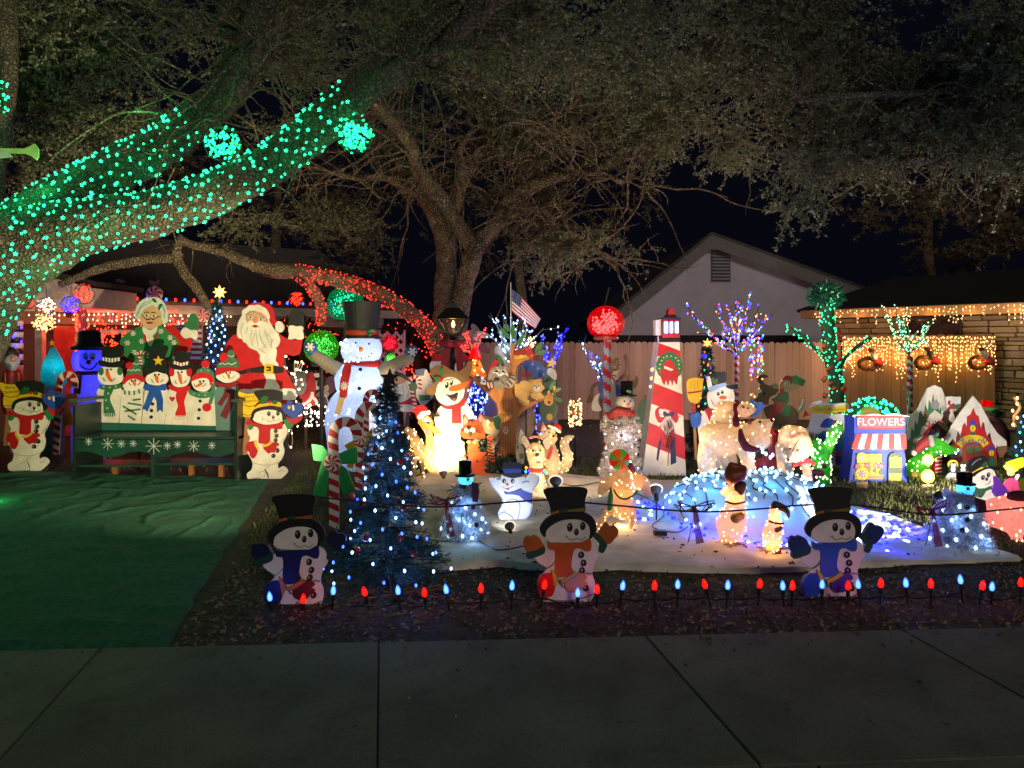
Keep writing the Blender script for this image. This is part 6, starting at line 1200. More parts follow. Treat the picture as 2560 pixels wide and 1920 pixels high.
def tinselman(lab, fr, x, d, head, hr, hat, y0, y1, prof, scx, hs, face=1, warm=False, scm='4a1424', nb=26):
    t = T('tinsel_snowman', lab, 'tinsel snowman', x, d, fr, 'white tinsel snowmen'); hx, hy = head; k = t.k
    needles(t, x, y0, y1,0,0, SHELL('dcdfe6' if not warm else 'ddd6ca',.5,0,20,0), nb*2,330,.05,'tinsel', prof, .004,.05)
    t.ball('head', SHELL('bcd6e8' if not warm else 'd8d4c8',.5,0,8,0), hx, hy, hr, 0); c = lambda y: t.at(0, y).z; X = t.at(hat[0],0).x; cw, ct, cb_, bw = hat[1:]
    o = MB().lathe((X, 0,0),[(bw*k, c(cb_)),(bw*1.02*k, c(cb_-10*bw/85)),(cw*.92*k, c(cb_-14*bw/85)),(cw*k, c(ct+8)),(cw*.8*k, c(ct))],22).build('hat', M('121214',.25), t.root, True)
    ty = -hr*k
    t.ball('nose','b8541c' if not warm else 'c8583a', hx+.3*hr*face, hy+.12*hr, hr*.22, ty*.93)
    for s in (-.12,.5): t.ball('eye','101014', hx+s*hr*face+.05*hr, hy-.22*hr, hr*.1, ty*.92)
    t.tube('mouth','24242a',[(hx-.3*hr+.2*hr*face, hy+.35*hr, ty*.9),(hx+.2*hr*face+.1*hr, hy+.52*hr, ty*.84),(hx+.55*hr*face+.2*hr, hy+.32*hr, ty*.84)], hr*.03)
    mb = MB(); z = c(hy+hr*.95); xx = t.at(hx, 0).x; mb.tube([(xx+hr*.75*k*math.cos(a), hr*.75*k*math.sin(a), z) for a in [i*.35 for i in range(19)]], hr*.26*k, 7); mb.build('scarf', M(scm, .8), t.root, True)
    for bx, by in scx: t.ball('button','0e0e14', bx, by, hs, -prof((by-y0)/(y1-y0))*k*.8)
    return t
pf = lambda s: (60+150*min(1, s*1.3)) if s < .86 else 210-(s-.86)*700
t = tinselman('white tinsel snowman lit blue in a black hat at the felt edge','R8',285,5.85,(292,402),66,(286,58,246,378,88),470,930, pf, [(353,650),(383,805)],22)
t.lamp(290,405,0,'40a8ff',1.0,.02);t.lamp(280,780,-.05,'7cb4ff',2.6,.03);t.lamp(240,650,-.15,'60a0ff',.8)
tree_bulbs(t, 285,500,900,0,0,22,.01,[GLOW('a8d4ff',6)], True, pf, '80b8ff',.35,3,.05)
for p in ([(200,490,0),(130,510,-.02)],[(390,450,0),(430,440,0)]): t.tube('stick_arm','1c1c1c', p, 5)
for p in ([(200,490,0),(160,460,0)],[(390,450,0),(420,470,0)]): t.tube('stick_arm','1c1c1c', p, 4)
t.slab('scarf_tail', M('4a1424',.8),[t.at(345,430,-.05), t.at(400,440,-.05), t.at(412,510,-.05), t.at(395,600,-.05), t.at(350,590,-.05)],-.09,-.06); MB().lathe((t.at(280,0).x, 0,0),[(.07,0),(.06,.02),(.03,.04),(.025,.14)],14).build('stand', SHELL('bcc4cc',.5), t.root, True)
pf2 = lambda s: (110+160*min(1, s*1.1)) if s < .9 else 286-(s-.9)*900
t = tinselman('white tinsel snowman lit blue on the grass beside the pink pig','S4',1370,5.75,(1430,965),74,(1420,66,830,935,88),1010,1455, pf2,[(1443,1135),(1443,1240),(1405,1333)],24)
t.lamp(1430,965,0,'40b0ff',1.0,.02);t.lamp(1370,1220,-.05,'7ca8ff',3.2,.03); tree_bulbs(t, 1370,1040,1440,0,0,20,.011,[GLOW('a8d0ff',6)], True, pf2,'80b0ff',.4,3,.05)
t.tube('stick_arm','17171f',[(1240,1060,0),(1190,1020,0),(1150,1030,.02)],9);t.blob('mitten', M('16162a'),[[(1200,1020,0,30),(1170,1040,0,26)]]);t.slab('scarf_tail', M('4a1020',.8),[t.at(1490,1040,-.1), t.at(1560,1060,-.1), t.at(1570,1150,-.1), t.at(1500,1160,-.1)],-.16,-.13)
pf3 = lambda s: 120+20*math.sin(s*9)+45*s
t = tinselman('white tinsel snowman with tartan scarf and top hat before the striped globe pole','S1',490,8.5,(520,985),78,(530,56,805,925,82),1075,1570, pf3,[(490,1240)],16,1, True, '9a2018',22)
t.lamp(500,1250,-.05,'e8d8ff',2.5,.05);t.lamp(500,1450,-.3,'ffe0c0',1.2); tree_bulbs(t, 490,1090,1560,0,0,20,.009,[GLOW('fff0d8',4), GLOW('a0a0ff',4)], True, pf3,'f0e0ff',.4,2,.05)
MB().tube([t.at(400,1090,-.05), t.at(460,1050,-.12), t.at(560,1065,-.12)],.055,8).build('scarf_end', M('8a2a20',.8,30,.5), t.root, True);t.blob('holly', M('2a6a34'),[[(540,885,-.11,13),(560,890,-.1,13)]])
# clear lit animal with a striped ball on its nose
t = T('lit_seal','clear bead animal lit gold with a striped red and green ball on its nose','animal lamp',1640,6.25,'R8'); CL = SHELL('c8a878',.45,.35,60)
q = t.blob('body', CL, [[(1650,330,0,55),(1655,420,-.05,80),(1650,560,0,95),(1640,660,.0,95)],[(1600,430,.05,85),(1500,440,.08,60),(1460,520,.08,34)],[(1700,430,.05,85),(1820,430,.08,60),(1870,540,.1,32)],[(1560,660,0,50),(1510,700,-.02,34),(1470,760,-.04,24),(1400,870,-.08,15)],[(1720,660,.02,50),(1735,720,0,32),(1730,760,-.02,26),(1705,880,-.05,16)],[(1620,680,.12,40),(1690,720,.12,28),(1705,770,.12,18)]], vox=.011)
t.lights_on(q, 60,.006, GLOW('ffdca0',5));t.lamp(1650,520,0,'ffc070',1.68);t.lamp(1560,700,-.15,'ffc070',0.46);t.lamp(1760,450,.05,'ffc070',0.61)
t.lamp(1640,760,.0,'ffc070',2.5); c = t.at(1620,238,-.08); rr = 90*t.k
for i in range(8):
    a0, a1 = 2*math.pi*i/8,2*math.pi*(i+1)/8; vs, fs = [],[]
    for j in range(9):
        for kk in range(4):
            th = math.pi*j/8; ph = a0+(a1-a0)*kk/3; vs.append((c.x+rr*math.sin(th)*math.cos(ph), c.y+rr*(-math.cos(th)*.9)-.0, c.z+rr*math.sin(th)*math.sin(ph)))
    for j in range(8):
        for kk in range(3): fs.append((j*4+kk, j*4+kk+1,(j+1)*4+kk+1,(j+1)*4+kk))
    obj('ball_panel', vs, fs, SHELL(('b8201c','3f9a34','c8421c','4a8a30')[i % 4],.4,0,12,.1), t.root, True)
t.lamp(1620,238,-.08,'ffd0a0',.5);t.tube('collar','2f7a34',[(1570,500,-.13),(1610,560,-.19),(1670,580,-.2),(1740,550,-.17),(1775,510,-.12)],9)
t.blob('tie', M('3a8a30',.5),[[(1545,480,-.15,10),(1545,560,-.17,24),(1535,660,-.17,26)]]);t.blob('hat', M('8a2030',.7),[[(1700,300,.02,42),(1735,330,.03,28)]])

# ---------------------------------------------------------------- globe pole and lighthouse
t = T('globe_pole','candy-striped pole topped by a round red light globe','lamp pole',380,9.4,'S1'); x0 = t.at(378,0).x; c = lambda y: t.at(0, y).z; k = t.k
g_ = MB(); rr = 150*k; zc = c(345); prf = [(rr*math.sin(a), zc+rr*.93*math.cos(a)) for a in [math.pi*i/16 for i in range(1,15)]]; g_.lathe((x0-.02,0,0), prf, 26); g_.build('globe', SHELL('a80c1a',.6,.5), t.root, True)
bulbs('bulbs',[Vector((x0-.02,0, zc))+Vector(q)*rr*R.uniform(.4,.78) for q in rdir(210)],.011, GLOW('ff5a58',5), t.root); lamp(t.root, (x0-.02,0, zc),'ff1420',5,.1)
MB().lathe((x0-.02,0,0),[(95*k, c(480)),(100*k, c(470)),(92*k, c(440)),(104*k, c(430))],20).build('collar', M('8f2a22',.5), t.root, True); MB().tube([(x0+.02,.0, c(60)),(x0-.03,0, c(195))],.01,6).build('hanger', M('2a2620'), t.root)
vs, pr2 = MB(), MB(); r_ = 33*k; zb_, zt_ = 0, c(475); n = 14; m_ = 60
for ci, nm, h in ((0,'red_stripe','a81a20'),(1,'silver_stripe','8f98a8')):
    mb = MB()
    for kk in range(n):
        for i in range(m_):
            if ((kk/n*2+i/m_*18) % 2 < 1) == (ci == 0):
                z0_, z1_ = zb_+(zt_-zb_)*i/m_, zb_+(zt_-zb_)*(i+1)/m_; a, b = 2*math.pi*kk/n, 2*math.pi*(kk+1)/n; mb.add([(x0+r_*math.cos(a), r_*math.sin(a), z0_),(x0+r_*math.cos(b), r_*math.sin(b), z0_),(x0+r_*math.cos(b), r_*math.sin(b), z1_),(x0+r_*math.cos(a), r_*math.sin(a), z1_)],[(0,1,2,3)])
    q = mb.build(nm, M(h, .3), t.root); q['kind'] = 'stuff'
mint(t, 395,772,58,'8f1a24','b8b0b0');t.blob('bell', M('8a6a4a',.25),[[(450,650,-.08,30),(440,690,-.08,38)]]);t.p('tag','d8c8b0',[(425,720),(470,715),(450,760),(420,755)],0)
t = T('lighthouse','wooden lighthouse with diagonal red and white bands, wreath and lit lantern','lighthouse',835,8.75,'S1'); A0, A1 = (790,495),(955,490); B0, B1 = (655,1565),(1006,1565)
def LH(u, v): return ((A0[0]+(B0[0]-A0[0])*v)*(1-u)+(A1[0]+(B1[0]-A1[0])*v)*u, (A0[1]+(B0[1]-A0[1])*v)*(1-u)+(A1[1]+(B1[1]-A1[1])*v)*u)
twr = t.slab('tower', M('e4dcc8',.5),[t.at(*LH(0,0)), t.at(*LH(1,0)), t.at(*LH(1,1)), t.at(*LH(0,1))],-.0045,.34)
def vv_(y): return (y-493)/(1565-493)
for yl, yr, hl, hr_ in ((500,590,95,70-70),(820,905,160,175),(1135,1245,170,180)):
    pass
for L0, L1, R0, R1 in ((500,605,568,620),(820,985,912,1085),(1135,1305,1255,1435)): t.p('red_band','c0141c',[LH(0, vv_(L0)), LH(1, vv_(R0)), LH(1, vv_(R1)), LH(0, vv_(L1))],0, twr)
t.b('gallery','15151c',[(782,458),(960,455),(960,495),(782,497)],0, th=.2);t.b('gallery_rail','d8d4d0',[(780,450),(786,450),(786,496),(780,496)],0)
ln = t.slab('lantern', M('b01820',.5),[t.at(808,318), t.at(950,315), t.at(948,460), t.at(810,462)],-.05,.22);t.slab('lantern_side', M('d4d0cc',.5),[t.at(762,320), t.at(806,314), t.at(806,442), t.at(764,442)],.0,.15)
for x0_, x1_ in ((822,854),(868,894),(908,940)): t.slab('window', GLOW('cfd4ff',1.7),[t.at(x0_, 334), t.at(x1_, 334), t.at(x1_, 424), t.at(x0_, 424)],-.056,-.048, ln)
for x in (815,861,901,945): t.slab('mullion', M('2a1418'),[t.at(x-6,328), t.at(x+6,328), t.at(x+6,430), t.at(x-6,430)],-.062,-.05, ln)
t.slab('cornice', M('1a1c3a'),[t.at(806,304), t.at(956,300), t.at(954,320), t.at(808,322)],-.06,.22);t.b('roof','b01a20',[(828,302),(850,290),(865,272),(868,238),(885,226),(905,230),(915,245),(915,275),(930,292),(952,302)],0, th=.16);t.lamp(882,378,-.2,'b8b8ff',1.6)
wr = MB()
cx_, cy_ = 872,690
q = t.b('wreath','2a6a44',[(cx_+(104+5*(i % 2))*math.cos(math.pi*i/16), cy_+(112+5*(i % 2))*math.sin(math.pi*i/16)) for i in range(32)],0);t.e('wreath_hole','c0141c', cx_-5, cy_-3,46,48, par=q);t.p('hole_band','e4dcc8',[(828,682),(905,715),(895,730),(830,706)],0, q)
t.n += 1
for i in range(16): a = 2*math.pi*i/16+.2;t.n -= 1;t.e('berry','e0d060', cx_+80*math.cos(a)+6*math.sin(i*5), cy_+84*math.sin(a),6, par=q)
t.n += 2;t.b('wreath_bow','b5151c',[(800,720),(840,712),(878,728),(920,708),(945,715),(940,770),(930,835),(905,800),(895,842),(878,790),(860,842),(845,800),(830,838),(805,780)])
for pl, h in (([(760,1040),(800,1010),(850,1060),(800,1140),(765,1100)],'b8161e'),([(790,1030),(840,1040),(850,1080),(800,1090)], WHT),([(870,1050),(910,1040),(945,1090),(925,1140),(880,1090)],'b8161e'),([(825,1045),(865,1065),(905,1050),(900,1090),(830,1090)],'1a2456')): t.b('ribbon_loop', h, pl)
for pl, h in (([(838,1090),(885,1090),(915,1220),(915,1280),(850,1300),(800,1200)],'b8221e'),([(840,1090),(880,1085),(905,1170),(860,1260),(820,1200),(795,1170)],'d8d0c4'),([(785,1290),(812,1250),(780,1445),(768,1430)],'1c2650'),([(880,1300),(915,1240),(925,1455),(882,1475)],'1c2650')): t.b('ribbon_tail', h, pl, 0)
mb = MB()
for k_ in range(140): p = t.at(R.gauss(868,24), R.uniform(1100,1330),-.05); mb.tube([p, p+Vector((R.uniform(-.02,.02), R.uniform(-.01,.01),-.05))],.002,3)
q = mb.build('tinsel', M('c8a8a4',.2, metal=1), t.root); q['kind'] = 'stuff'; t.lines('cord','8a4a3a',[[(770,1070),(960,1090)],[(870,1100),(860,1480)]],4)
mb = MB(); pp = [t.at(760-30*math.sin(i*.7)-i*.6,700+i*7.5,.15) for i in range(28)]; bulbs('edge_bulbs', pp, .01, GLOW('ffc070',4), t.root);t.b('base','1c1a1c',[(640,1560),(1015,1560),(1012,1592),(650,1592)],0, th=.35)
# green rear board between the white tinsel man and the lighthouse
t = T('board_cutout','dark green and red rounded cutout half hidden by the lighthouse','cutout',670,9.1,'S1');t.b('body','2f5a3c',[(625,1010),(660,955),(710,960),(720,1300),(640,1250),(620,1150)]);t.b('trim','c0bab2',[(622,1215),(690,1260),(690,1290),(630,1255)]);t.b('top','8f2a2a',[(670,930),(730,905),(735,960),(690,965)]);t.stake(680,1250)

t = T('santa_cutout','long-bearded Santa cutout with candy cane and green mitten behind the blue pine','santa cutout',220,9.6,'R6')
t.b('panel','d8ccb4',[(300,560),(400,540),(465,660),(455,740),(470,800),(360,900),(300,800)],0);t.b('panel_top','5a6a80',[(290,545),(390,530),(375,600),(300,600)],0);t.b('coat','b8161c',[(135,850),(275,755),(285,840),(330,900),(240,935),(140,910)]);t.b('beard','e0d8c4',[(80,650),(130,600),(235,640),(285,755),(230,820),(160,850),(100,850),(75,750)]);t.b('face','d09a68',[(78,620),(130,590),(195,615),(205,660),(140,680),(88,670)]);t.b('brow_band','4a5a48',[(90,598),(150,568),(235,625),(222,648),(160,612)]);t.e('eye','2a1a14',118,637,12,16)
t.lines('beard_lines','8a8070',[[(200,670),(230,740),(220,800)],[(170,690),(190,760),(170,830)],[(130,690),(140,780)]],4); cane(t, [(300,900),(255,720),(250,650),(290,612),(335,640),(340,740)],34);t.e('mitten','4a6a48',277,703,38,42, thick=True);t.b('fur','e0d8c4',[(120,880),(200,870),(285,885),(270,940),(130,930)]);t.b('green_sign','4a7a4a',[(330,780),(435,785),(440,830),(335,838)],0);t.stake(220,930);t.stake(400,880)
for x, y, d, lab in ((500,470,9.75,'red Santa hat cutout with white brim behind the brown hat'),(735,480,9.75,'red Santa hat cutout with white pompom beside the giraffe')):
    t = T('hat_cutout', lab, 'hat cutout', x, d, 'R6','Santa hat cutouts');t.b('hat','b8161c',[(x-55, y+10),(x-30, y-50),(x+20, y-75),(x+55, y-60),(x+50, y+10)]);t.b('fur','ded4c0',[(x-60, y+5),(x, y-5),(x+58, y+2),(x+50, y+85),(x-58, y+82)]);t.stake(x, y+80)
t = T('lit_deer','clear bead deer lit gold between the blue pine and the hound','deer lamp',1000,8.4,'R7'); q = t.blob('body', SHELL('c8a878',.45,.35,60),[[(960,500,0,28),(985,545,0,34),(1010,600,0,46),(1030,640,0,50),(960,650,.1,44)],[(940,480,-.02,20),(915,500,-.04,12)],[(1035,680,0,20),(1045,760,0,13),(1042,960,0,10)],[(985,680,.05,18),(975,960,.05,10)]], vox=.012);t.lights_on(q, 55,.009, GLOW('ffdca8',5));t.lamp(1000,600,0,'ffc070',1.2)

t = T('reindeer_cutout','brown antlered cutout with a blue starry panel behind the striped globe pole','reindeer cutout',380,9.9,'S1')
t.b('panel','3a5a94',[(300,830),(330,800),(470,795),(478,900),(430,960),(320,950)],0);t.b('moon','d6cfc0',[(255,985),(275,930),(320,905),(300,960),(330,1040),(260,1040)]);t.b('cream','d6cfc0',[(400,830),(440,820),(450,1000),(405,1000)],0);t.p('star','d8a83a', star_pts(462,825,18),0)
for pl in ([(470,780),(510,740),(520,660),(508,610),(530,595),(545,640),(535,740),(490,800)],[(240,900),(250,850),(300,810),(310,830),(270,870),(262,960),(215,980)],[(525,770),(545,755),(560,800),(600,790),(605,760),(625,800),(600,860),(560,860)]): t.b('antler','6b4c2c', pl)
t.stake(400,950);t.stake(330,950)

# ---------------------------------------------------------------- icy mound with polar bears
mx0, mx1, my = W(1655,0,6.75).x, W(2118,0,6.75).x, 6.75
mc = Vector(((mx0+mx1)/2, my, 0)); ra, rb, mh = (mx1-mx0)/2,.84,.40
nu, nv = 72,26; vs, fs = [],[]
def mz(x, y):
    u, v = (x-mc.x)/ra, (y-my)/rb; r = math.sqrt(u*u+v*v)
    if r >= 1: return .0
    return mh*min(1,(1-r**3.2)**.7)*(.93+.14*noise.noise(Vector((x*2.1, y*2.1,4))))-.02*max(0, u)
for j in range(nv+1):
    for i in range(nu):
        a = 2*math.pi*i/nu; r = (j/nv)**.6; rr = r*(1+.05*math.sin(a*3+1)); x, y = mc.x+ra*rr*math.cos(a), my+rb*rr*math.sin(a); vs.append((x-mc.x, y-my, mz(mc.x+ra*r*math.cos(a), my+rb*r*math.sin(a))+(.012*noise.noise(Vector((x*8, y*8,0))) if j < nv else -.02)))
for j in range(nv):
    for i in range(nu): fs.append((j*nu+i, j*nu+(i+1) % nu, (j+1)*nu+(i+1) % nu, (j+1)*nu+i))
mo = empty('icy_mound', mc, 'white cloth mound under a net of icy blue bulbs','snow mound'); obj('cloth', vs, fs, M('d5d3d2',.8,8,.08,.5), mo, True)
net = empty('net_lights', mc, 'net of white-blue bulbs and dark wire draped over the mound','net lights'); wb = MB(); bl = []
gx = 17
for i in range(gx*2):
    q = []
    for j in range(17):
        u = -1+2*i/(gx*2-1); v = -1+2*j/16; x = u*ra+R.gauss(0,.028); y = v*rb+R.gauss(0,.02)
        if (x/ra)**2+(y/rb)**2 < .985: q.append(Vector((x, y, mz(mc.x+x, my+y)+.012)))
    if len(q) > 2 and i % 2 == 0: wb.tube(catmull(q, 3),.0052,4, False)
    bl += [p for k, p in enumerate(q) if (k+i) % 2 == 0]
w_ = wb.build('wire', M('10201c',.5), net); w_['kind'] = 'stuff'
R.shuffle(bl); ICE = GLOW('a4dcff',3)
for p in bl[:240]: bulb1(net, p+Vector((0,-.004,.012)), ICE, .0125,(1,1,1.3),(R.uniform(-1,1), R.uniform(-1,1),0))
for k in range(16): a = 2*math.pi*k/16; x, y = ra*.9*math.cos(a), rb*.9*math.sin(a); lamp(net, (x*1.08, y*1.1, mz(mc.x+x, my+y)+.12),'2f94ff',1.9,.03)
for x, y in ((-.5,-.35),(0,-.45),(.45,-.35),(.1,.1),(-.4,.1)): lamp(net, (x, y, mz(mc.x+x, my+y)+.13),'48acff',2.0,.03)
gl = empty('ground_lights', mc-Vector((0,.4,0)),'string of deep blue bulbs heaped round the foot of the mound','string lights'); BB = GLOW('1818ff',8); BW = GLOW('b8dcff',6); q = []
def gpt(px, py): p = W(px, py, gd(py)); return Vector((p.x-gl.location.x, p.y-gl.location.y, .035))
pts = [(R.uniform(1590,1710), R.uniform(1262,1310)) for _ in range(34)]+[(R.uniform(1690,1990),0) for _ in range(50)]+[(R.uniform(2110,2290),0) for _ in range(78)]
for i, (px, py) in enumerate(pts):
    if 34 <= i < 84: py = np.interp(px, [1690,1800,1900,1990],[1318,1345,1362,1368])+R.uniform(-14,14)
    if i >= 84: py = np.interp(px, [2110,2200,2290],[1320,1345,1345])+R.uniform(-52,48)*(1 if px < 2240 else .5)
    p = gpt(px, py); bulb1(gl, p, BB if R.random() < .72 else BW, .0138,(1,1,1.4),(R.uniform(-1.5,1.5), R.uniform(-1.5,1.5),0)); q.append(p)
q.sort(key=lambda p: p.x); wb = MB(); wb.tube(catmull([p-Vector((0,0,.02)) for p in q],2),.003,4); w_ = wb.build('wire', M('10182a',.5), gl); w_['kind'] = 'stuff'
for i in range(5, len(q),11): lamp(gl, q[i]+Vector((0,0,.06)),'1c1cff',1.3,.02)
PB = SHELL('d2c0a4',.5,0,35)
def seams(t, o, n=5): pass
t = T('lit_polar_bear','largest lit polar bear on the mound, head raised, maroon neckerchief','bear lamp',640,7.05,'S2','lit polar bears', z=.33)
q = t.blob('body', PB, [[(450,1130,.08,140),(560,1140,.05,150),(680,1130,0,120)],[(400,1230,.05,95),(380,1330,.05,85),(390,1420,.03,80)],[(560,1250,.1,90),(600,1420,.1,75)],[(720,1200,-.05,90),(750,1320,-.06,62),(770,1440,-.06,55)],[(770,1100,-.05,105),(840,1120,-.1,118),(870,1150,-.1,95)],[(860,1060,-.1,95),(930,1010,-.12,45),(965,985,-.12,26)]], vox=.014)
t.lights_on(q, 70,.0075, GLOW('ffdc9c',4));t.lamp(480,1160,.06,'ffc88c',1.10);t.lamp(640,1160,.03,'ffc88c',0.90);t.lamp(850,1110,-.1,'ffc88c',0.67);t.lamp(400,1360,.05,'ffc88c',0.45);t.lamp(760,1360,-.06,'ffc88c',0.34)
t.ball('nose','16120f',972,980,17,-.14);t.ball('eye','16120f',866,992,12,-.23);t.ball('ear','b8503c',770,992,22,-.12)
t.blob('neckerchief', M('7a1820',.8),[[(690,1070,-.13,22),(700,1150,-.16,34),(740,1220,-.19,38),(830,1245,-.22,26),(865,1232,-.2,12)]], vox=.012);t.tube('rope','b09a70',[(960,1130,-.2),(955,1190,-.22),(900,1240,-.2)],5)
t = T('lit_polar_bear','small lit polar bear in a maroon hat riding on the big bear','bear lamp',600,7.1,'S2','lit polar bears', z=.33+.28)
q = t.blob('body', PB, [[(470,980,.05,60),(540,880,.05,80),(600,870,.03,72),(650,880,0,62)],[(600,930,-.03,52),(590,1040,-.04,38)],[(540,1000,.02,60),(650,1030,-.02,55),(700,1020,-.05,32)],[(720,880,-.04,72),(790,880,-.08,38),(818,866,-.09,18)]], vox=.013)
t.lights_on(q, 32,.0068, GLOW('ffdc9c',4));t.lamp(570,900,.03,'ffc88c',0.59);t.lamp(730,880,-.04,'ffc88c',0.34);t.ball('nose','16120f',826,862,12,-.09);t.ball('eye','16120f',757,868,9,-.15);t.ball('ear','b8503c',715,856,14,-.12)
t.blob('hat', M('8a161e',.8),[[(690,835,-.03,26),(650,850,-.03,32),(640,930,-.05,30),(650,1010,-.1,32)]])
t = T('lit_polar_bear','lit polar bear bending its head down at the mound edge, red scarf','bear lamp',1190,6.95,'S2','lit polar bears', z=.33)
q = t.blob('body', PB, [[(1100,1150,.15,75),(1130,1110,.1,95),(1210,1120,.02,95)],[(1060,1220,.15,60),(1060,1380,.12,42),(1065,1480,.1,40)],[(1100,1270,.0,50),(1130,1420,-.02,34),(1150,1480,-.03,34)],[(1230,1180,-.05,100),(1240,1250,-.1,82),(1180,1310,-.15,52),(1125,1335,-.17,24)],[(1260,1350,.02,50),(1290,1430,0,42),(1300,1510,0,40)]], vox=.013)
t.lights_on(q, 44,.0075, GLOW('ffdc9c',4));t.lamp(1150,1130,.1,'ffc88c',0.74);t.lamp(1225,1210,-.06,'ffc88c',0.56);t.lamp(1290,1450,0,'ffc88c',0.26);t.lamp(1065,1390,.12,'ffc88c',0.26)
t.ball('nose','16120f',1118,1332,14,-.21);t.ball('eye','16120f',1140,1235,10,-.2);t.ball('eye','16120f',1205,1248,10,-.22);t.tube('headband','b04a2c',[(1140,1130,-.06),(1220,1110,-.1),(1300,1150,-.1),(1318,1210,-.06)],6);t.tube('seam','5a4430',[(1215,1150,-.15),(1180,1210,-.2),(1130,1320,-.2)],4)
t.blob('scarf', M('a0161c',.8),[[(1170,1385,-.12,20),(1230,1350,-.14,26),(1290,1335,-.12,28),(1355,1370,-.08,16)]])
t = T('gift_bag','crumpled red bag with silver tags between the two big bears','gift bag',940,7.15,'S2', z=.34);t.blob('bag', M('8f141c',.5,12,.3,.9),[[(850,1380,0,50),(920,1360,-.02,58),(1000,1380,0,55),(1040,1390,.0,36)],[(960,1180,.12,50),(980,1100,.12,55),(990,1250,.12,48),(980,1340,.1,50)]], vox=.018)
for x, y in ((890,1260),(920,1280),(960,1310),(980,1290)): bulb1(t.root, t.at(x, y, -.06), GLOW('c8d8ff',3),.014)
# geese
def goose(lab, x, d, ch, beak, hat, wing, band, hh, wingc, fr='S5'):
    t = T('lit_goose', lab, 'goose lamp', x, d, fr, 'clear bead geese'); q = t.blob('body', CL, ch, vox=.009);t.lights_on(q, 40,.0055, GLOW('ffd79a',5));t.lights_on(q, 8,.0055, GLOW('f4f4ff',4), name='bulbs')
    for c in ch: t.lamp(c[len(c)//2][0], c[len(c)//2][1],0,'ffb868',1.9)
    t.blob('hat', M(hh, .5), hat);t.blob('wing', M(wingc, .5), wing);t.tube('collar','6a2a20', band, 10); return t
t = goose('larger clear bead goose with maroon wing hat before the mound',870,5.75,[[(880,470,0,85),(880,540,0,85)],[(880,620,0,95),(860,700,0,125),(840,790,0,140),(820,880,-.02,85),(780,935,-.02,30)],[(800,480,.02,50),(760,480,.02,22)]], None, [[(840,290,0,60),(850,340,-.02,75),(920,320,-.02,62)],[(950,270,0,40),(840,230,0,30)]],[[(880,720,-.13,50),(930,700,-.12,40)]],[(790,565,-.08),(870,590,-.12),(970,570,-.06)],'8a3a20','b08850')
t.blob('muff', M('5a2420',.6),[[(900,440,-.1,40),(940,420,-.1,44),(930,480,-.1,30)]])
for x0_, x1_ in ((720,715),(880,890)): t.tube('leg','a08454',[(820,900,0),(x0_, 960,.0),(x1_, 1000,-.02)],6)
t = goose('small clear bead goose in a grey knit hat before the mound',1225,5.45,[[(1240,660,0,52),(1245,720,0,52)],[(1230,790,0,75),(1220,860,0,95),(1215,940,0,85),(1220,980,0,50)]], None, [[(1250,605,0,46),(1310,620,0,36),(1360,660,0,24),(1370,710,0,14)]],[[(1260,830,-.09,26),(1300,810,-.07,20)]],[(1188,745,-.05),(1240,765,-.07),(1320,770,-.03)],'4a3a38','b08850')
t.p('base','8f1a2a',[(1215,1000),(1300,980),(1300,1050),(1220,1050)],0)
for x0_ in (1160,1230): t.tube('leg','a08454',[(1215,980,0),(x0_, 1050,-.02)],6)
st2 = MB()
for k in range(46):
    cx2, cy2 = ((W(1840,1375, gd(1375))) if k % 2 else W(1935,1388, gd(1388))).xy; a = R.uniform(0,3.14); p = Vector((cx2+R.gauss(0,.05), cy2+R.gauss(0,.03),.045)); dv = Vector((math.cos(a), math.sin(a)*.5,.1))*R.uniform(.03,.08); st2.tube([p-dv, p+dv],.003,3)
tag(st2.build('straw', M('7a5a34')), kind='stuff')

# ---------------------------------------------------------------- broom snowman, coloured tree and small tree behind
t = T('snowman_cutout','broom-carrying snowman cutout with shamrock hat behind the polar bears','snowman cutout',480,8.6,'S2','cutouts behind the mound')
t.b('body','dcd6c8',[(350,900),(440,870),(600,880),(600,1400),(400,1400),(305,1075),(330,1000)]);t.b('head','e6e0d2',[(390,790),(395,730),(440,700),(560,665),(610,690),(636,760),(620,850),(570,890),(470,895),(410,860)]);t.b('hat', BLK, [(392,592),(430,548),(500,538),(553,542),(552,640),(480,672),(412,690)]);t.b('hat_side', WHT, [(385,600),(410,580),(428,640),(430,690),(400,695)]);t.p('shamrock','2f6a38',[(420,610),(440,588),(455,605),(480,600),(482,635),(455,645),(430,640)]);t.e('berry','b5141c',465,642,10)
t.p('hat_band','8fb0d8',[(398,678),(470,655),(552,636),(566,662),(480,698),(412,726)],0);t.b('hat_brim', BLK, [(552,668),(600,655),(668,652),(640,690),(590,694)])
for x, y in ((487,738),(523,722)): q = t.e('eye', BLK, x, y, 13,17);t.e('highlight', WHT, x-3, y-5,4,5, par=q)
t.b('nose', ORG, [(495,770),(520,754),(562,765),(550,785),(510,786)]);t.lines('mouth','6a6460',[[(425,790),(440,830),(470,852)]],4);t.b('scarf','b8161c',[(370,880),(440,872),(450,920),(415,985),(390,940)]);t.stake(500,1300)
t.b('broom_handle','9a7038',[(264,1020),(286,1020),(300,1330),(276,1330)],0);t.b('broom_neck','a8161c',[(258,818),(286,815),(280,905),(258,905)],0); q = t.b('broom','d8ac1c',[(210,612),(345,598),(348,640),(335,752),(310,815),(260,822),(216,775)]);t.lines('binding','a8301c',[[(212,728),(275,722),(334,712)]],16, q);t.lines('straw_lines','8a6a14',[[(240,625),(242,690)],[(270,620),(270,700)],[(300,615),(300,690)]],4, q)
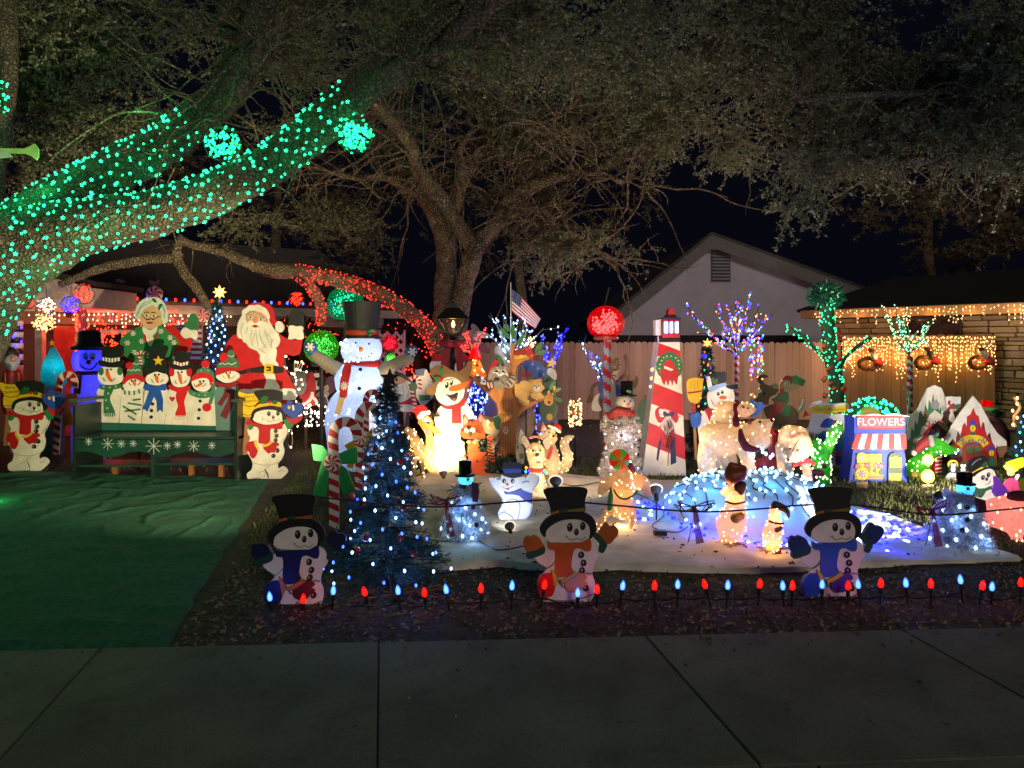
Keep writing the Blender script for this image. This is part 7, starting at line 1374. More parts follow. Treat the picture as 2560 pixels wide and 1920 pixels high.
t.b('mitten','2858a8',[(235,920),(262,918),(310,903),(332,955),(312,1030),(255,1035)]);t.e('thumb','3a6ab8',288,930,20,24);t.b('mitten','2a5ab0',[(780,800),(800,780),(815,820),(880,815),(892,860),(850,910),(800,945),(790,900)])
t = T('christmas_tree','small dark christmas tree with coloured bulbs and a gold star by the fence','christmas tree',385,10.2,'S2'); needles(t, 385,320,1300,12,210, M('1d3c3e',.7,30,.4,0),26,220,.09, wid=.006); tree_bulbs(t, 385,330,1000,15,120,36,.011,[GLOW('ff7030',5), GLOW('4040ff',6), GLOW('40ffb0',4), GLOW('ffb060',5)], True, None, 'ffb080',.6,3);t.b('star', GLOW('ffd870',1.3), star_pts(392,282,48,6,.38),0);t.lamp(392,282,-.1,'ffd070',.3);t.ball('bauble', GLOW('2020ff',3),362,395,20,-.07)
def stripepole(t, x, y0, r, y1=None, c1='98181e', c2='a9b2b8', turns=12):
    x0 = t.at(x, 0).x; zt = t.at(0, y0).z; n, m_ = 10,48; r_ = r*t.k
    for ci, nm, h in ((0,'red_stripe', c1),(1,'silver_stripe', c2)):
        mb = MB()
        for kk in range(n):
            for i in range(m_):
                if ((kk/n*2+i/m_*turns*2) % 2 < 1.1) == (ci == 0): a, b = 2*math.pi*kk/n, 2*math.pi*(kk+1)/n; z0_, z1_ = zt*i/m_, zt*(i+1)/m_; mb.add([(x0+r_*math.cos(a), r_*math.sin(a), z0_),(x0+r_*math.cos(b), r_*math.sin(b), z0_),(x0+r_*math.cos(b), r_*math.sin(b), z1_),(x0+r_*math.cos(a), r_*math.sin(a), z1_)],[(0,1,2,3)])
        q = mb.build(nm, M(h, .3), t.root); q['kind'] = 'stuff'
t = lit_branches('lit_tree','bare tree of many coloured bulbs on a candy-striped trunk',655,11.6,'S2',(655,390),[(260,30),(320,90),(390,140),(450,-60),(500,40),(560,-90),(600,60),(640,-110),(700,-40),(780,-90),(860,-60),(880,20),(930,30),(860,160),(520,200),(800,180)],[GLOW('2a20ff',6), GLOW('ff5030',5), GLOW('40ffb0',4), GLOW('ffb050',5), GLOW('4030ff',6)],330,[.013,.0088,.0088,.0088,.015],'ffc8c4',10, hexc='3a3230')
stripepole(t, 655,400,22); pp = [t.at(R.choice((790,870))+R.uniform(-28,28), R.uniform(200,800 if i % 2 else 560), R.uniform(-.1,.1)) for i in range(84)]
for i in range(4): bulbs('hanging_bulbs', pp[i::4],(.018,.012,.012,.012)[i],(GLOW('2a20ff',6), GLOW('ff5030',5), GLOW('40ffb0',4), GLOW('ffb050',5))[i], t.root)
t.lamp(830,400,-.2,'ffc8c8',8)
# elf on a reindeer
t = T('elf_cutout','painted elf in green and red riding a brown reindeer by the fence','elf cutout',1040,11.4,'S2')
t.b('reindeer_body','5f4424',[(900,870),(1000,830),(1130,840),(1200,890),(1210,960),(1170,1010),(1040,1015),(950,980)]);t.b('reindeer_head','6d4c2c',[(808,792),(840,770),(856,720),(862,675),(880,640),(940,660),(1030,690),(1010,740),(960,765),(944,800),(940,835),(880,830),(830,812)]);t.b('antler','5a3a20',[(840,610),(870,565),(930,570),(935,590),(880,600),(900,640),(870,650)]);t.e('eye','d8d4cc',856,712,24,20);t.e('pupil', BLK, 902,735,12,20)
t.b('coat','2c6a38',[(970,790),(1010,765),(1040,725),(1110,720),(1125,760),(1110,830),(1040,835)]);t.b('trousers','a82a28',[(940,960),(965,870),(1000,815),(1100,835),(1085,900),(1010,925),(960,965)]);t.b('mitten','2c7a3c',[(1062,890),(1085,840),(1125,840),(1138,880),(1110,935),(1075,930)]);t.lines('stripe','8a2a22',[[(1010,790),(1060,800),(1110,785)]],12)
t.b('face','b59468',[(1045,640),(1095,598),(1150,615),(1205,660),(1200,690),(1140,712),(1070,712),(1050,680)]);t.b('cap','a02a24',[(1066,612),(1085,580),(1130,572),(1160,600),(1150,655),(1120,615)]);t.b('cap_end','2a7a3a',[(1150,585),(1190,570),(1215,585),(1275,620),(1262,640),(1250,668),(1200,650),(1170,650)]);t.e('eye','e0d8c8',1098,648,16,14);t.e('pupil', BLK, 1102,650,8,9);t.b('horn','b03a24',[(1050,690),(1078,700),(1060,760),(1045,730)]);t.b('hand','a08a70',[(960,660),(1000,640),(1030,670),(1005,695)]);t.b('leaf','9ab8a0',[(1208,888),(1240,840),(1255,785),(1270,830),(1250,880)]);t.b('ear','b03a2c',[(1245,950),(1275,890),(1315,930)],0);t.stake(1050,980)
# ---------------------------------------------------------------- green wound trunk and mint tree
t = T('lit_tree','leaning trunk wrapped in green bulbs with red poinsettias and bushy top','lit tree',440,12.6,'S3'); mb = MB(); q = catmull([t.at(*p) for p in ((490,1500),(490,1200),(480,1000),(430,760),(410,560),(400,400),(400,250))],6); mb.tube([q[0]*1+Vector((0,0,-q[0].z))]+q, [.42/F*12.6*.0+62*t.k]*(len(q)+1),14, True, .15); mb.build('trunk', M('26382a',.9,14,.4,.6), t.root, True)
pts = []
for i in range(150):
    p = R.choice(q); a = R.uniform(-1.9,1.9); pts.append(p+Vector((math.sin(a)*66*t.k, -math.cos(a)*66*t.k, R.uniform(-.05,.05))))
mb = MB()
for ch in ([(400,810),(300,720),(190,610),(50,520)],[(520,890),(560,800),(660,700),(800,605)]):
    w2 = catmull([t.at(*p) for p in ch],6); mb.tube(w2,17*t.k, 8); pts += [p+Vector(rdir(1)[0])*.07 for p in w2 for _ in range(2)]
mb.build('arm', M('20362c',.9), t.root, True); q2 = t.blob('leafy_top', M('1c4a3a',.8,20,.4,.8),[[(320,230,0,60),(380,190,-.05,70),(450,220,0,65)]], vox=.05); pts2 = [v.co+v.normal*.03 for v in R.sample(list(q2.data.vertices),30)]; bulbs('bulbs', pts, .012, GLOW('20ffa0',4), t.root); bulbs('bulbs', pts2,.014, GLOW('90e0a0',2), t.root)
P, D = [],[]
for _ in range(900): v = R.choice(q2.data.vertices); P.append(v.co.copy()); D.append(np.array(v.normal)+rdir(1)[0]*.8)
P, D = np.array(P), np.array(D); D /= np.linalg.norm(D, axis=1, keepdims=True); o_ = quads('tinsel', leaves(P, D, NR.uniform(.08,.16, len(P)), NR.uniform(.01,.02, len(P))), M('24584a',.5), t.root); o_['kind'] = 'stuff'
for x, y in ((505,565),(375,680),(420,890),(510,800),(370,990),(470,1080),(550,1080),(375,1140),(430,1030)):
    t.blob('poinsettia', M('a0141c',.5),[[(x-22, y, -.5,18),(x+22, y-6,-.5,18)],[(x, y-24,-.48,16),(x, y+22,-.48,16)]], vox=.03)
for y in (330,480,620,760,980,1150): t.lamp(430, y, -.7,'20ff90',2.2,.08)
t.lamp(200,620,-.4,'20ff90',.8);t.lamp(680,680,-.4,'20ff90',.8);t.lamp(380,200,-.6,'60e0c0',1.5)
t = lit_branches('lit_tree','small tree of mint green bulbs on a striped trunk before the amber fence',1160,11.9,'S3',(1150,760),[(935,340),(985,480),(1030,300),(1060,420),(1125,320),(1140,480),(1300,500),(1390,430),(1340,460),(1230,540),(1080,620),(1200,640)],[GLOW('70ffc8',4), GLOW('a8e8b0',4), GLOW('ffc888',4)],200,.0095,'60ffc0',.9, hexc='3a4440'); stripepole(t, 1160,775,27, turns=11)
t.tube('ribbon','5ab890',[(1100,1070,-.1),(1140,1110,-.12),(1160,1190,-.12),(1140,1300,-.1)],9)
t = T('lit_arch','low arch of green bulbs over an orange dome behind the flower shop','lit arch',640,9.9,'S4');t.blob('dome', M('b0743a',.6),[[(520,330,0,50),(580,300,0,60),(650,330,0,50),(580,480,0,90)]], vox=.03); w2 = catmull([t.at(*p) for p in ((440,420),(455,330),(520,250),(600,225),(680,240),(760,285),(810,340),(830,420))],6); mb = MB(); mb.tube([Vector((w2[0].x, 0,0))]+w2+[Vector((w2[-1].x, 0,0))],.045,8); mb.build('arch', M('1c3a2c',.9), t.root, True); bulbs('bulbs',[p+Vector(rdir(1)[0])*.07 for p in w2 for _ in range(4)],.014, GLOW('30ffb0',4), t.root)
for i in (8,20,32): lamp(t.root, w2[i]+Vector((0,-.2,.05)),'30ffa0',1.0)

# ---------------------------------------------------------------- the painted shops
t = T('workshop_cutout', "snowy white shop cutout with yellow Santa's Workshop sign and blue arch", 'shop cutout',250,9.3,'S4')
t.b('wall','3f7a6c',[(62,480),(425,470),(445,750),(260,765),(80,620)],0);t.b('upper_wall','d4d4d6',[(75,440),(90,370),(110,325),(130,335),(180,325),(250,338),(330,325),(400,330),(412,400),(425,440),(420,475),(390,468),(360,482),(300,470),(240,485),(200,470),(160,500),(110,500),(90,480),(60,500),(45,455)],0)
t.b('arch','1f48a8',[(180,442),(190,400),(220,370),(265,365),(300,395),(312,442)]);t.b('snow_cap','d8d8da',[(78,275),(105,250),(110,232),(180,210),(200,228),(260,232),(310,238),(400,232),(425,270),(410,290),(360,262),(300,278),(240,258),(170,262),(100,262)]); q = t.b('sign','d8c020',[(103,262),(150,250),(180,265),(230,250),(290,268),(350,255),(408,250),(400,312),(340,308),(300,322),(110,320)],0);t.text('lettering', "Santa's Workshop", '8a6a10',255,288,36,0, par=q)
t.b('door','2a70a8',[(305,560),(392,555),(398,690),(312,692)],0);t.b('step','4a1f8a',[(308,690),(402,688),(398,768),(302,768)],0)
for x in (335,378): t.b('heart','b8201e',[(x, 690),(x-22,668),(x-18,650),(x-6,648),(x, 658),(x+7,648),(x+20,652),(x+20,670)])
cane(t, [(408,760),(402,480)],26,'candy_column'); cane(t, [(285,760),(292,560)],24,'candy_column');t.e('ball','1c40b0',200,545,36,46, thick=True); cane(t, [(120,540),(122,500),(105,485),(90,500)],14,'small_cane')
for x in (275,420): t.e('snow_foot','c8c8cc', x, 755,26,36, thick=True)
t.b('side','1f2f88',[(430,560),(450,470),(520,500),(540,730),(440,740)],0);t.e('face','b89a50',440,500,20,40);t.stake(250,700)
t = T('flower_shop','blue flower shop front with striped awning and FLOWERS sign','shop front',690,8.35,'S4'); BLW = '1d3fb0'
t.slab('wall', M(BLW),[t.at(468,355), t.at(922,352), t.at(908,520), t.at(905,630), t.at(928,945), t.at(418,945), t.at(462,630), t.at(470,520)],-.0,.25)
t.n = 0
q = t.b('sign','a01a2c',[(492,345),(505,336),(890,336),(902,345),(900,448),(890,460),(505,458),(492,448)],0);t.p('sign_panel','a85560',[(504,350),(890,348),(888,448),(504,446)],0, q);t.text('lettering','FLOWERS','d8d0d0',698,400,92,0, par=q, sp=1.05, ext=.003)
t.b('snow','d6d6d8',[(455,350),(470,334),(560,338),(640,326),(720,336),(800,322),(880,336),(940,345),(930,358),(900,352),(860,343),(700,342),(500,342),(470,358)]);t.b('gutter','1a4a48',[(905,352),(938,352),(938,372),(905,372)],0)
aw = t.b('awning','b8b4b0',[(487,500),(882,498),(908,500),(920,630),(447,630)],0, th=.02)
for i in range(9):
    ua, ub = i/9,(i+1)/9; xa, xb = 487+(905-487)*ua, 487+(905-487)*ub; ya, yb = 447+(920-447)*ua, 447+(920-447)*ub
    t.n = 6;t.b('awning_stripe',('b8181e','dad8d6')[i % 2],[(xa, 500),(xb, 500),(yb, 602),(yb-2,622),((ya+yb)/2+8,636),((ya+yb)/2-8,636),(ya+2,622),(ya, 602)],0, aw)
t.n = 8;t.lines('awning_line','5a2024',[[(448,602),(918,600)]],3)
wn = t.b('window','d8b80e',[(490,672),(702,668),(702,852),(488,852)],0);t.lines('mullion','4a3a10',[[(595,668),(595,852)],[(655,668),(650,850)],[(490,752),(702,750)]],7, wn);t.lines('frame','1a2f80',[[(488,670),(704,667)],[(704,667),(704,853)],[(488,670),(486,853)]],7, wn)
t.b('flower_box','8a6238',[(465,852),(718,850),(712,892),(468,894)],0);t.lines('box_line','c4a070',[[(468,862),(715,860)],[(468,885),(712,883)]],5)
for x, y, r in ((495,782,34),(575,770,34),(590,800,26),(650,775,30),(695,778,34)): t.b('poinsettia','b01c34', star_pts(x, y, r, 6,.5),0);t.lines('petal_lines','e0b0b8', flake(x, y, r*.7,3),3)
for x, y in ((640,820),(690,835)): t.b('leaf','2a6a30',[(x-12, y),(x, y-26),(x+14, y),(x, y+14)])
dd = t.b('door','2a4a34',[(752,930),(758,700),(775,668),(810,655),(848,664),(868,700),(874,930)],0); nd = t.n
for r in range(3):
    for c2 in range(3):
        x, y = 770+33*c2+(2 if c2 else 0),690+35*r+(12 if (c2 != 1 and r == 0) else 0);t.n = nd;t.p('door_pane','dcc010',[(x, y),(x+29, y),(x+30, y+29-(12 if (c2 != 1 and r == 0) else 0)),(x, y+29-(12 if (c2 != 1 and r == 0) else 0))],0, dd)
for r in range(2):
    for c2 in range(3): x, y = 764+35*c2,838+33*r;t.n = nd;t.p('door_pane','dcc010',[(x, y),(x+31, y),(x+31, y+29),(x, y+29)],0, dd)
t.n = nd+2;t.e('door_knob','b8342c',858,806,10);t.b('snow_bank','c8c8ca',[(378,985),(385,955),(410,938),(500,945),(600,950),(700,940),(800,948),(900,932),(950,945),(960,975),(930,992),(800,985),(600,992),(420,996)],1, th=.3);t.stake(600,900)
for x, y0, y1, r0, r1, d, lab in ((532,705,845,42,54,8.05,'yellow peppermint lollipop topiary in a pot before the flower shop window'),(1102,725,865,46,56,8.1,'yellow peppermint lollipop topiary in a pot beside the green lit frog')):
    t = T('lollipop_topiary', lab, 'lollipop topiary', x, d, 'S4','yellow lollipop topiaries')
    for y, r, h in ((y0, r0,'2a2a30'),(y1, r1,'8a1a2a')):
        q = t.b('disc','d8c820',[(x+(r+(4 if i % 2 else 0))*math.cos(math.pi*i/14), y+(r+(4 if i % 2 else 0))*math.sin(math.pi*i/14)) for i in range(28)],0); mint(t, x, y, r*.66, h, 'd8d4d8',7, None, 'sweet')
    t.b('stem','8a7a2a',[(x-10, y1+r1-6),(x+10, y1+r1-6),(x+10, y1+r1+30),(x-10, y1+r1+30)],0);t.b('pot','94744e',[(x-50, y1+r1+14),(x+50, y1+r1+14),(x+42, y1+r1+90),(x-42, y1+r1+90)],0);t.lines('pot_rim','c8b090',[[(x-48, y1+r1+24),(x+48, y1+r1+24)]],5)
t = T('toy_shop','green Toy Shop cutout under a tall rounded snowy roof','shop cutout',1130,9.7,'S4')
t.b('wall','3c7450',[(945,560),(970,400),(1040,260),(1090,150),(1160,90),(1230,150),(1290,330),(1300,660),(950,670)],0)
t.b('snow_roof','d6d2ca',[(918,570),(930,400),(945,345),(1010,295),(1060,185),(1100,105),(1160,78),(1220,103),(1262,200),(1300,330),(1300,420),(1270,380),(1245,300),(1225,380),(1215,260),(1200,300),(1180,190),(1162,260),(1150,150),(1130,240),(1110,200),(1102,300),(1080,240),(1062,355),(1045,300),(1030,310),(1012,420),(990,380),(982,480),(960,440),(952,545),(935,520)],0)
t.e('round_window','8a94a4',1165,250,38,40);t.e('window_pane','a89a8a',1165,250,20,22);t.b('gable','d6d2ca',[(1035,500),(1048,450),(1080,410),(1110,345),(1160,292),(1212,330),(1260,400),(1300,440),(1290,500),(1260,470),(1200,430),(1160,415),(1120,430),(1080,480),(1062,520)],0)
t.text('lettering','Toy','b81a34',1098,400,112,-50, ext=.004);t.text('lettering','Shop','b81a34',1228,388,108,42, ext=.004);t.b('red_arch','b01a22',[(1070,535),(1080,475),(1120,430),(1165,415),(1215,435),(1245,480),(1255,535)]); q = t.b('window','5a86d0',[(1106,530),(1110,470),(1135,432),(1165,422),(1195,436),(1215,475),(1218,530)]);t.p('pane','b8c8d8',[(1124,520),(1128,478),(1148,450),(1168,444),(1188,452),(1200,480),(1202,520)],1, q);t.lines('mullion','5a86d0',[[(1164,444),(1164,522)],[(1125,486),(1202,486)]],7, q)
mint(t, 1000,560,26); mint(t, 1045,545,22);t.b('door_step','8a2a22',[(1160,680),(1290,680),(1290,760),(1160,760)],0);t.stake(1100,640);t.stake(1250,740)
t = T('penguin_cutout','brown and white penguin cutout holding a snowy sign beside the Toy Shop','penguin cutout',1305,9.5,'S4','penguin cutouts');t.b('sign','cfd2d2',[(1258,182),(1300,175),(1340,180),(1388,178),(1384,262),(1345,300),(1270,280)],0);t.p('sign_tree','3f7050',[(1310,262),(1370,240),(1380,262),(1345,290)]);t.p('sign_deer','9c2440',[(1275,240),(1280,212),(1300,215),(1298,245),(1322,235),(1340,250),(1300,262)])
t.b('body','3c2220',[(1255,420),(1265,340),(1290,285),(1325,285),(1345,310),(1400,325),(1350,345),(1352,400),(1320,430)]);t.b('wing','33201e',[(1236,325),(1268,300),(1280,330),(1262,345)]);t.b('belly','d2cec6',[(1285,380),(1288,335),(1305,310),(1325,330),(1335,370),(1315,400)]);t.b('face','c8c0b8',[(1288,300),(1300,283),(1322,288),(1325,308),(1305,318)]);t.b('cap','a8283c',[(1278,282),(1290,262),(1318,262),(1330,284)]);t.e('beak','b8a040',1312,300,8,5);t.stake(1305,400)
t = T('pet_shop','red Pet Shop cutout with snowy peaked roof and yellow arched sign','shop cutout',1500,9.3,'S4');
t.b('wall','b02222',[(1300,640),(1390,480),(1440,345),(1490,250),(1545,330),(1600,480),(1690,620),(1700,740),(1700,1000),(1300,1000)],0)
t.b('snow_roof','d6d2cc',[(1238,595),(1275,500),(1310,425),(1400,292),(1492,170),(1560,250),(1640,400),(1700,490),(1782,562),(1785,625),(1770,640),(1745,600),(1725,640),(1700,590),(1690,625),(1660,560),(1642,480),(1612,520),(1595,410),(1575,390),(1560,450),(1542,345),(1520,335),(1496,272),(1470,330),(1440,350),(1438,432),(1420,400),(1400,430),(1384,520),(1362,470),(1340,575),(1320,540),(1300,565),(1280,590)],0)
t.b('brown_eave','7d5a44',[(1700,612),(1745,605),(1786,600),(1788,655),(1765,660),(1755,700),(1725,705)],0); q = t.l('sign','d6c020',[(1368,600),(1400,565),(1440,545),(1490,538),(1540,544),(1580,565),(1605,600)],62, thick=True);t.text('lettering','Pet','4c5a90',1416,574,84,-28, par=q);t.text('lettering','Shop','4c5a90',1535,566,84,17, par=q)
for cx2, cy2, s in ((1490,430,1),(1650,645,.9)): t.b('bird_roof','3440a0',[(cx2-45*s, cy2+12*s),(cx2-20*s, cy2-35*s),(cx2, cy2-62*s),(cx2+22*s, cy2-30*s),(cx2+42*s, cy2+14*s),(cx2+20*s, cy2+6*s),(cx2, cy2-20*s),(cx2-22*s, cy2+8*s)],0);t.e('lantern','d8b81c', cx2, cy2+22*s, 24*s, 30*s, thick=True);t.lines('lantern_lines','7a6410',[[(cx2, cy2-4*s),(cx2, cy2+50*s)]],4);t.b('lantern_foot','2a5a50',[(cx2-24*s, cy2+55*s),(cx2+24*s, cy2+55*s),(cx2+16*s, cy2+80*s),(cx2-16*s, cy2+80*s)],0)
t.b('door','7a4a2c',[(1402,760),(1408,640),(1440,605),(1490,592),(1545,605),(1575,640),(1582,760)]);  t.p('leaf','3a7a50',[(1440,650),(1460,610),(1485,640),(1470,665)]);t.p('leaf','3a7a50',[(1500,630),(1530,605),(1545,640),(1520,650)]);t.b('red_sill','b8242a',[(1415,690),(1540,680),(1540,720),(1420,725)],0);t.b('side_window','7a8088',[(1290,660),(1390,620),(1395,690),(1300,710)],0);t.stake(1500,900);t.b('tree_sign','2a5a40',[(1610,720),(1650,690),(1690,730),(1690,790),(1610,790)],0)
# green lit frogs / caterpillars and small figures by the shops
GF = SHELL('3f9a2c',.5,0,35)
t = T('lit_crocodile','lit green crocodile with a maroon stocking hat beside the flower shop','crocodile lamp',1180,8.75,'S4','lit green crocodiles'); q = t.blob('body', GF, [[(1170,590,0,62),(1200,610,-.03,65),(1270,640,-.06,48),(1330,640,-.07,34)],[(1140,650,.05,55),(1060,740,.08,80),(1000,800,.08,85),(960,860,.06,70),(960,960,.06,60)],[(1020,850,0,60),(1020,960,0,50)]], vox=.018);t.lights_on(q, 70,.010, GLOW('e8ffb0',4));t.lamp(1200,610,-.02,'a0ff60',0.64);t.lamp(1020,780,.08,'a0ff60',0.88);t.lamp(980,900,.05,'a0ff60',0.56);t.blob('hat', M('7a1820',.7),[[(1110,560,0,52),(1060,590,0,42),(1010,640,0,28)]]);t.ball('pompom','d0c8c0',985,665,24);t.blob('hat_fur', M('8f8a84',.8),[[(1130,530,-.04,24),(1140,590,-.08,26)]]);t.blob('belly', SHELL('b8b030',.5),[[(990,860,-.1,40),(985,940,-.1,38)]])
t = T('lit_crocodile','lit green crocodile rearing up behind the bending bear','crocodile lamp',200,7.75,'S4','lit green crocodiles'); q = t.blob('body', GF, [[(140,600,.05,55),(170,700,.05,75),(190,790,.03,80),(200,860,0,60),(225,990,.0,40)],[(200,740,0,45),(250,600,0,45),(290,500,0,48),(320,450,-.02,50),(360,470,-.05,25)]], vox=.016);t.lights_on(q, 80,.010, GLOW('e8ffc0',5));t.lamp(170,720,.05,'a0ff60',0.80);t.lamp(260,570,0,'c8ff90',0.72);t.blob('cap', M('5a2a20'),[[(310,410,0,30),(350,415,0,20)]]);t.blob('bow', M('8f1620',.6),[[(130,830,-.08,32),(180,840,-.1,30)],[(210,780,-.1,24)]])
t = T('lit_duck','lit figure in a Santa hat and pink coat peeping from behind the Pet Shop','duck lamp',1680,10.3,'S4'); q = t.blob('hat', SHELL('a8161c',.5),[[(1600,240,0,40),(1640,250,0,36)]]);t.blob('hat_fur', M('c8c2b8'),[[(1600,285,-.05,18),(1660,280,-.05,20),(1710,270,0,18)]]);t.blob('head', SHELL('2a5a34',.5),[[(1680,330,0,40),(1740,320,0,20)]]);t.blob('coat', M('8a3a54',.6),[[(1660,370,0,40),(1720,410,0,45),(1740,500,0,70),(1730,800,0,80)]], vox=.03);t.lamp(1610,245,0,'ff3020',.5); lamp(t.root, t.at(1690,330,-.2),'80ff80',.2)
t = T('striped_stand','short red stand with thin white stripes beside the lollipop topiary','stand',1195,8.9,'S4'); q = t.b('stand','a01c1e',[(1168,680),(1222,680),(1226,908),(1162,908)],0, th=.12);t.lines('white_stripes','d8d4d0',[[(1168,705+32*i),(1224,698+32*i)] for i in range(7)],8, q);t.stake(1195,900)
t = T('penguin_cutout','two little penguins on a snow block cutout before the Pet Shop','penguin cutout',1340,8.5,'S4','penguin cutouts');t.b('snow_block','c4c4c6',[(1250,925),(1262,870),(1300,835),(1380,825),(1440,840),(1450,930)]);t.lines('block_lines','77777c',[[(1270,880),(1420,880)],[(1330,840),(1335,880)],[(1300,885),(1300,925)],[(1370,885),(1372,925)]],4);t.e('ring','d0b030',1320,765,44,42, thick=True)
for x, y in ((1322,790),(1405,795)): q = t.b('penguin','18181c',[(x-34, y+40),(x-36, y-20),(x-18, y-45),(x+14, y-48),(x+32, y-25),(x+32, y+40)]);t.e('belly','d4d4d6', x-2, y+14,20,26, par=q);t.e('eye','e8e8ea', x-12, y-22,11,13, par=q);t.e('eye','e8e8ea', x+12, y-22,11,13, par=q);t.e('pupil','101012', x-10, y-20,5, par=q);t.e('pupil','101012', x+10, y-20,5, par=q)
t.stake(1340,900)
t = T('snowman_cutout','tilted snowman cutout with a long purple scarf behind the pink pig','snowman cutout',1600,6.9,'S4','cutouts near the pink pig')
t.b('body','cfcac6',[(1540,960),(1650,940),(1700,1100),(1640,1240),(1540,1200)]);t.b('mitten','2f4f3c',[(1505,965),(1545,960),(1590,970),(1650,948),(1650,1000),(1600,1010),(1560,1052),(1500,1022)]);t.b('cuff','d0ccc8',[(1595,1005),(1648,980),(1655,1020),(1620,1045)]);t.b('head','d8d3ce',[(1490,870),(1500,830),(1570,800),(1640,785),(1680,830),(1690,890),(1660,940),(1600,962),(1540,970),(1502,930)])
t.b('hat','15151a',[(1445,800),(1455,740),(1500,705),(1580,690),(1605,700),(1625,765),(1560,800),(1490,845)]);t.lines('hat_shine','8d8d94',[[(1480,770),(1520,730),(1560,715)]],7);t.p('hat_band','c8b020',[(1475,835),(1540,795),(1615,762),(1622,785),(1550,815),(1492,852)],0);t.p('holly','2a4a30',[(1560,780),(1600,735),(1615,770),(1590,790)]);t.b('hat_brim','15151a',[(1470,850),(1530,815),(1610,785),(1660,785),(1690,830),(1692,870),(1670,815),(1620,800),(1540,832),(1495,870)])
for x, y in ((1574,876),(1622,852)): q = t.e('eye','2a2428', x, y, 15,22,15);t.e('highlight','9a9498', x+3, y-6,5,7, par=q)
t.e('nose','2a2428',1605,890,9,16);t.lines('mouth','6a6468',[[(1590,930),(1615,932),(1640,905)]],3.5);t.b('scarf','5a2a9c',[(1660,865),(1690,862),(1770,960),(1830,1040),(1872,1100),(1800,1130),(1765,1140),(1680,1040),(1650,1000),(1665,930)],0);t.e('scarf_patch','b8283a',1730,1075,38,46,30);t.stake(1600,1150)
t = T('girl_cutout','small girl cutout in a pink dress and yellow bonnet by the pet shop','girl cutout',1830,7.7,'S4');t.b('dress','94305c',[(1755,960),(1770,920),(1800,885),(1870,890),(1890,940),(1905,1050),(1770,1060)]);t.b('arm','c8c0c0',[(1860,880),(1880,850),(1895,860),(1870,900)]);t.b('hair','c8a848',[(1765,780),(1800,760),(1850,790),(1890,800),(1850,830),(1790,815)]);t.b('face','b88a64',[(1800,800),(1840,805),(1850,850),(1815,862),(1795,840)]);t.b('bonnet','d8c41c',[(1788,745),(1850,720),(1915,702),(1932,720),(1930,780),(1880,800),(1855,812),(1830,775),(1790,765)]);t.stake(1830,1000)
t = T('sunflower_cutout','yellow and green rounded cutout cut off at the frame edge','flower cutout',1950,7.3,'S4');t.e('centre','3a5a24',1950,850,42,60, thick=True);t.e('petals','d0c01c',1940,940,44,66, thick=True);t.b('stem','3a5a24',[(1930,980),(1950,980),(1950,1200),(1930,1200)],0);t.stake(1945,1000)
t = T('lit_pig','large lit pink pig on the grass at the frame edge','pig lamp',1800,6.0,'S4'); q = t.blob('body', SHELL('d8a8a0',.5,0,35),[[(1690,1180,0,125),(1800,1190,0,160),(1950,1180,0,170),(2060,1180,0,140)],[(1860,1330,-.05,60),(1880,1430,-.06,44),(1890,1500,-.06,38)],[(1990,1330,.05,60),(2010,1500,.05,40)],[(1640,1240,0,70),(1600,1260,-.0,50)]], vox=.016);t.lights_on(q, 50,.009, GLOW('ffb490',5));t.lamp(1740,1190,0,'ffb8a8',1.10);t.lamp(1900,1190,0,'ffb8a8',1.21);t.lamp(1880,1400,-.05,'ffb8a8',0.44);t.blob('saddle', M('5a1420',.8),[[(1830,1040,-.05,45),(1900,1040,-.06,55),(1960,1060,-.05,50)]])
t = T('christmas_tree','blue-lit christmas tree at the frame edge by the stone wall','christmas tree',2050,8.8,'S4'); needles(t, 2010,60,760,15,190, M('20403f',.7,30,.4,0),28,200,.08, wid=.006); tree_bulbs(t, 2010,80,740,20,170,60,.011,[GLOW('5a8cff',7), GLOW('a8d0ff',6), GLOW('40ffc0',3)], True, None, '6a9cff',1.1,4);t.tube('tinsel_garland','b08a50',[(1850,180,-.25),(1900,270,-.3),(1850,350,-.25),(1860,440,-.25)],13)
for y in (190,240,300,360,420): bulb1(t.root, t.at(1858+20*math.sin(y), y, -.33), GLOW('ffb070',4),.014)

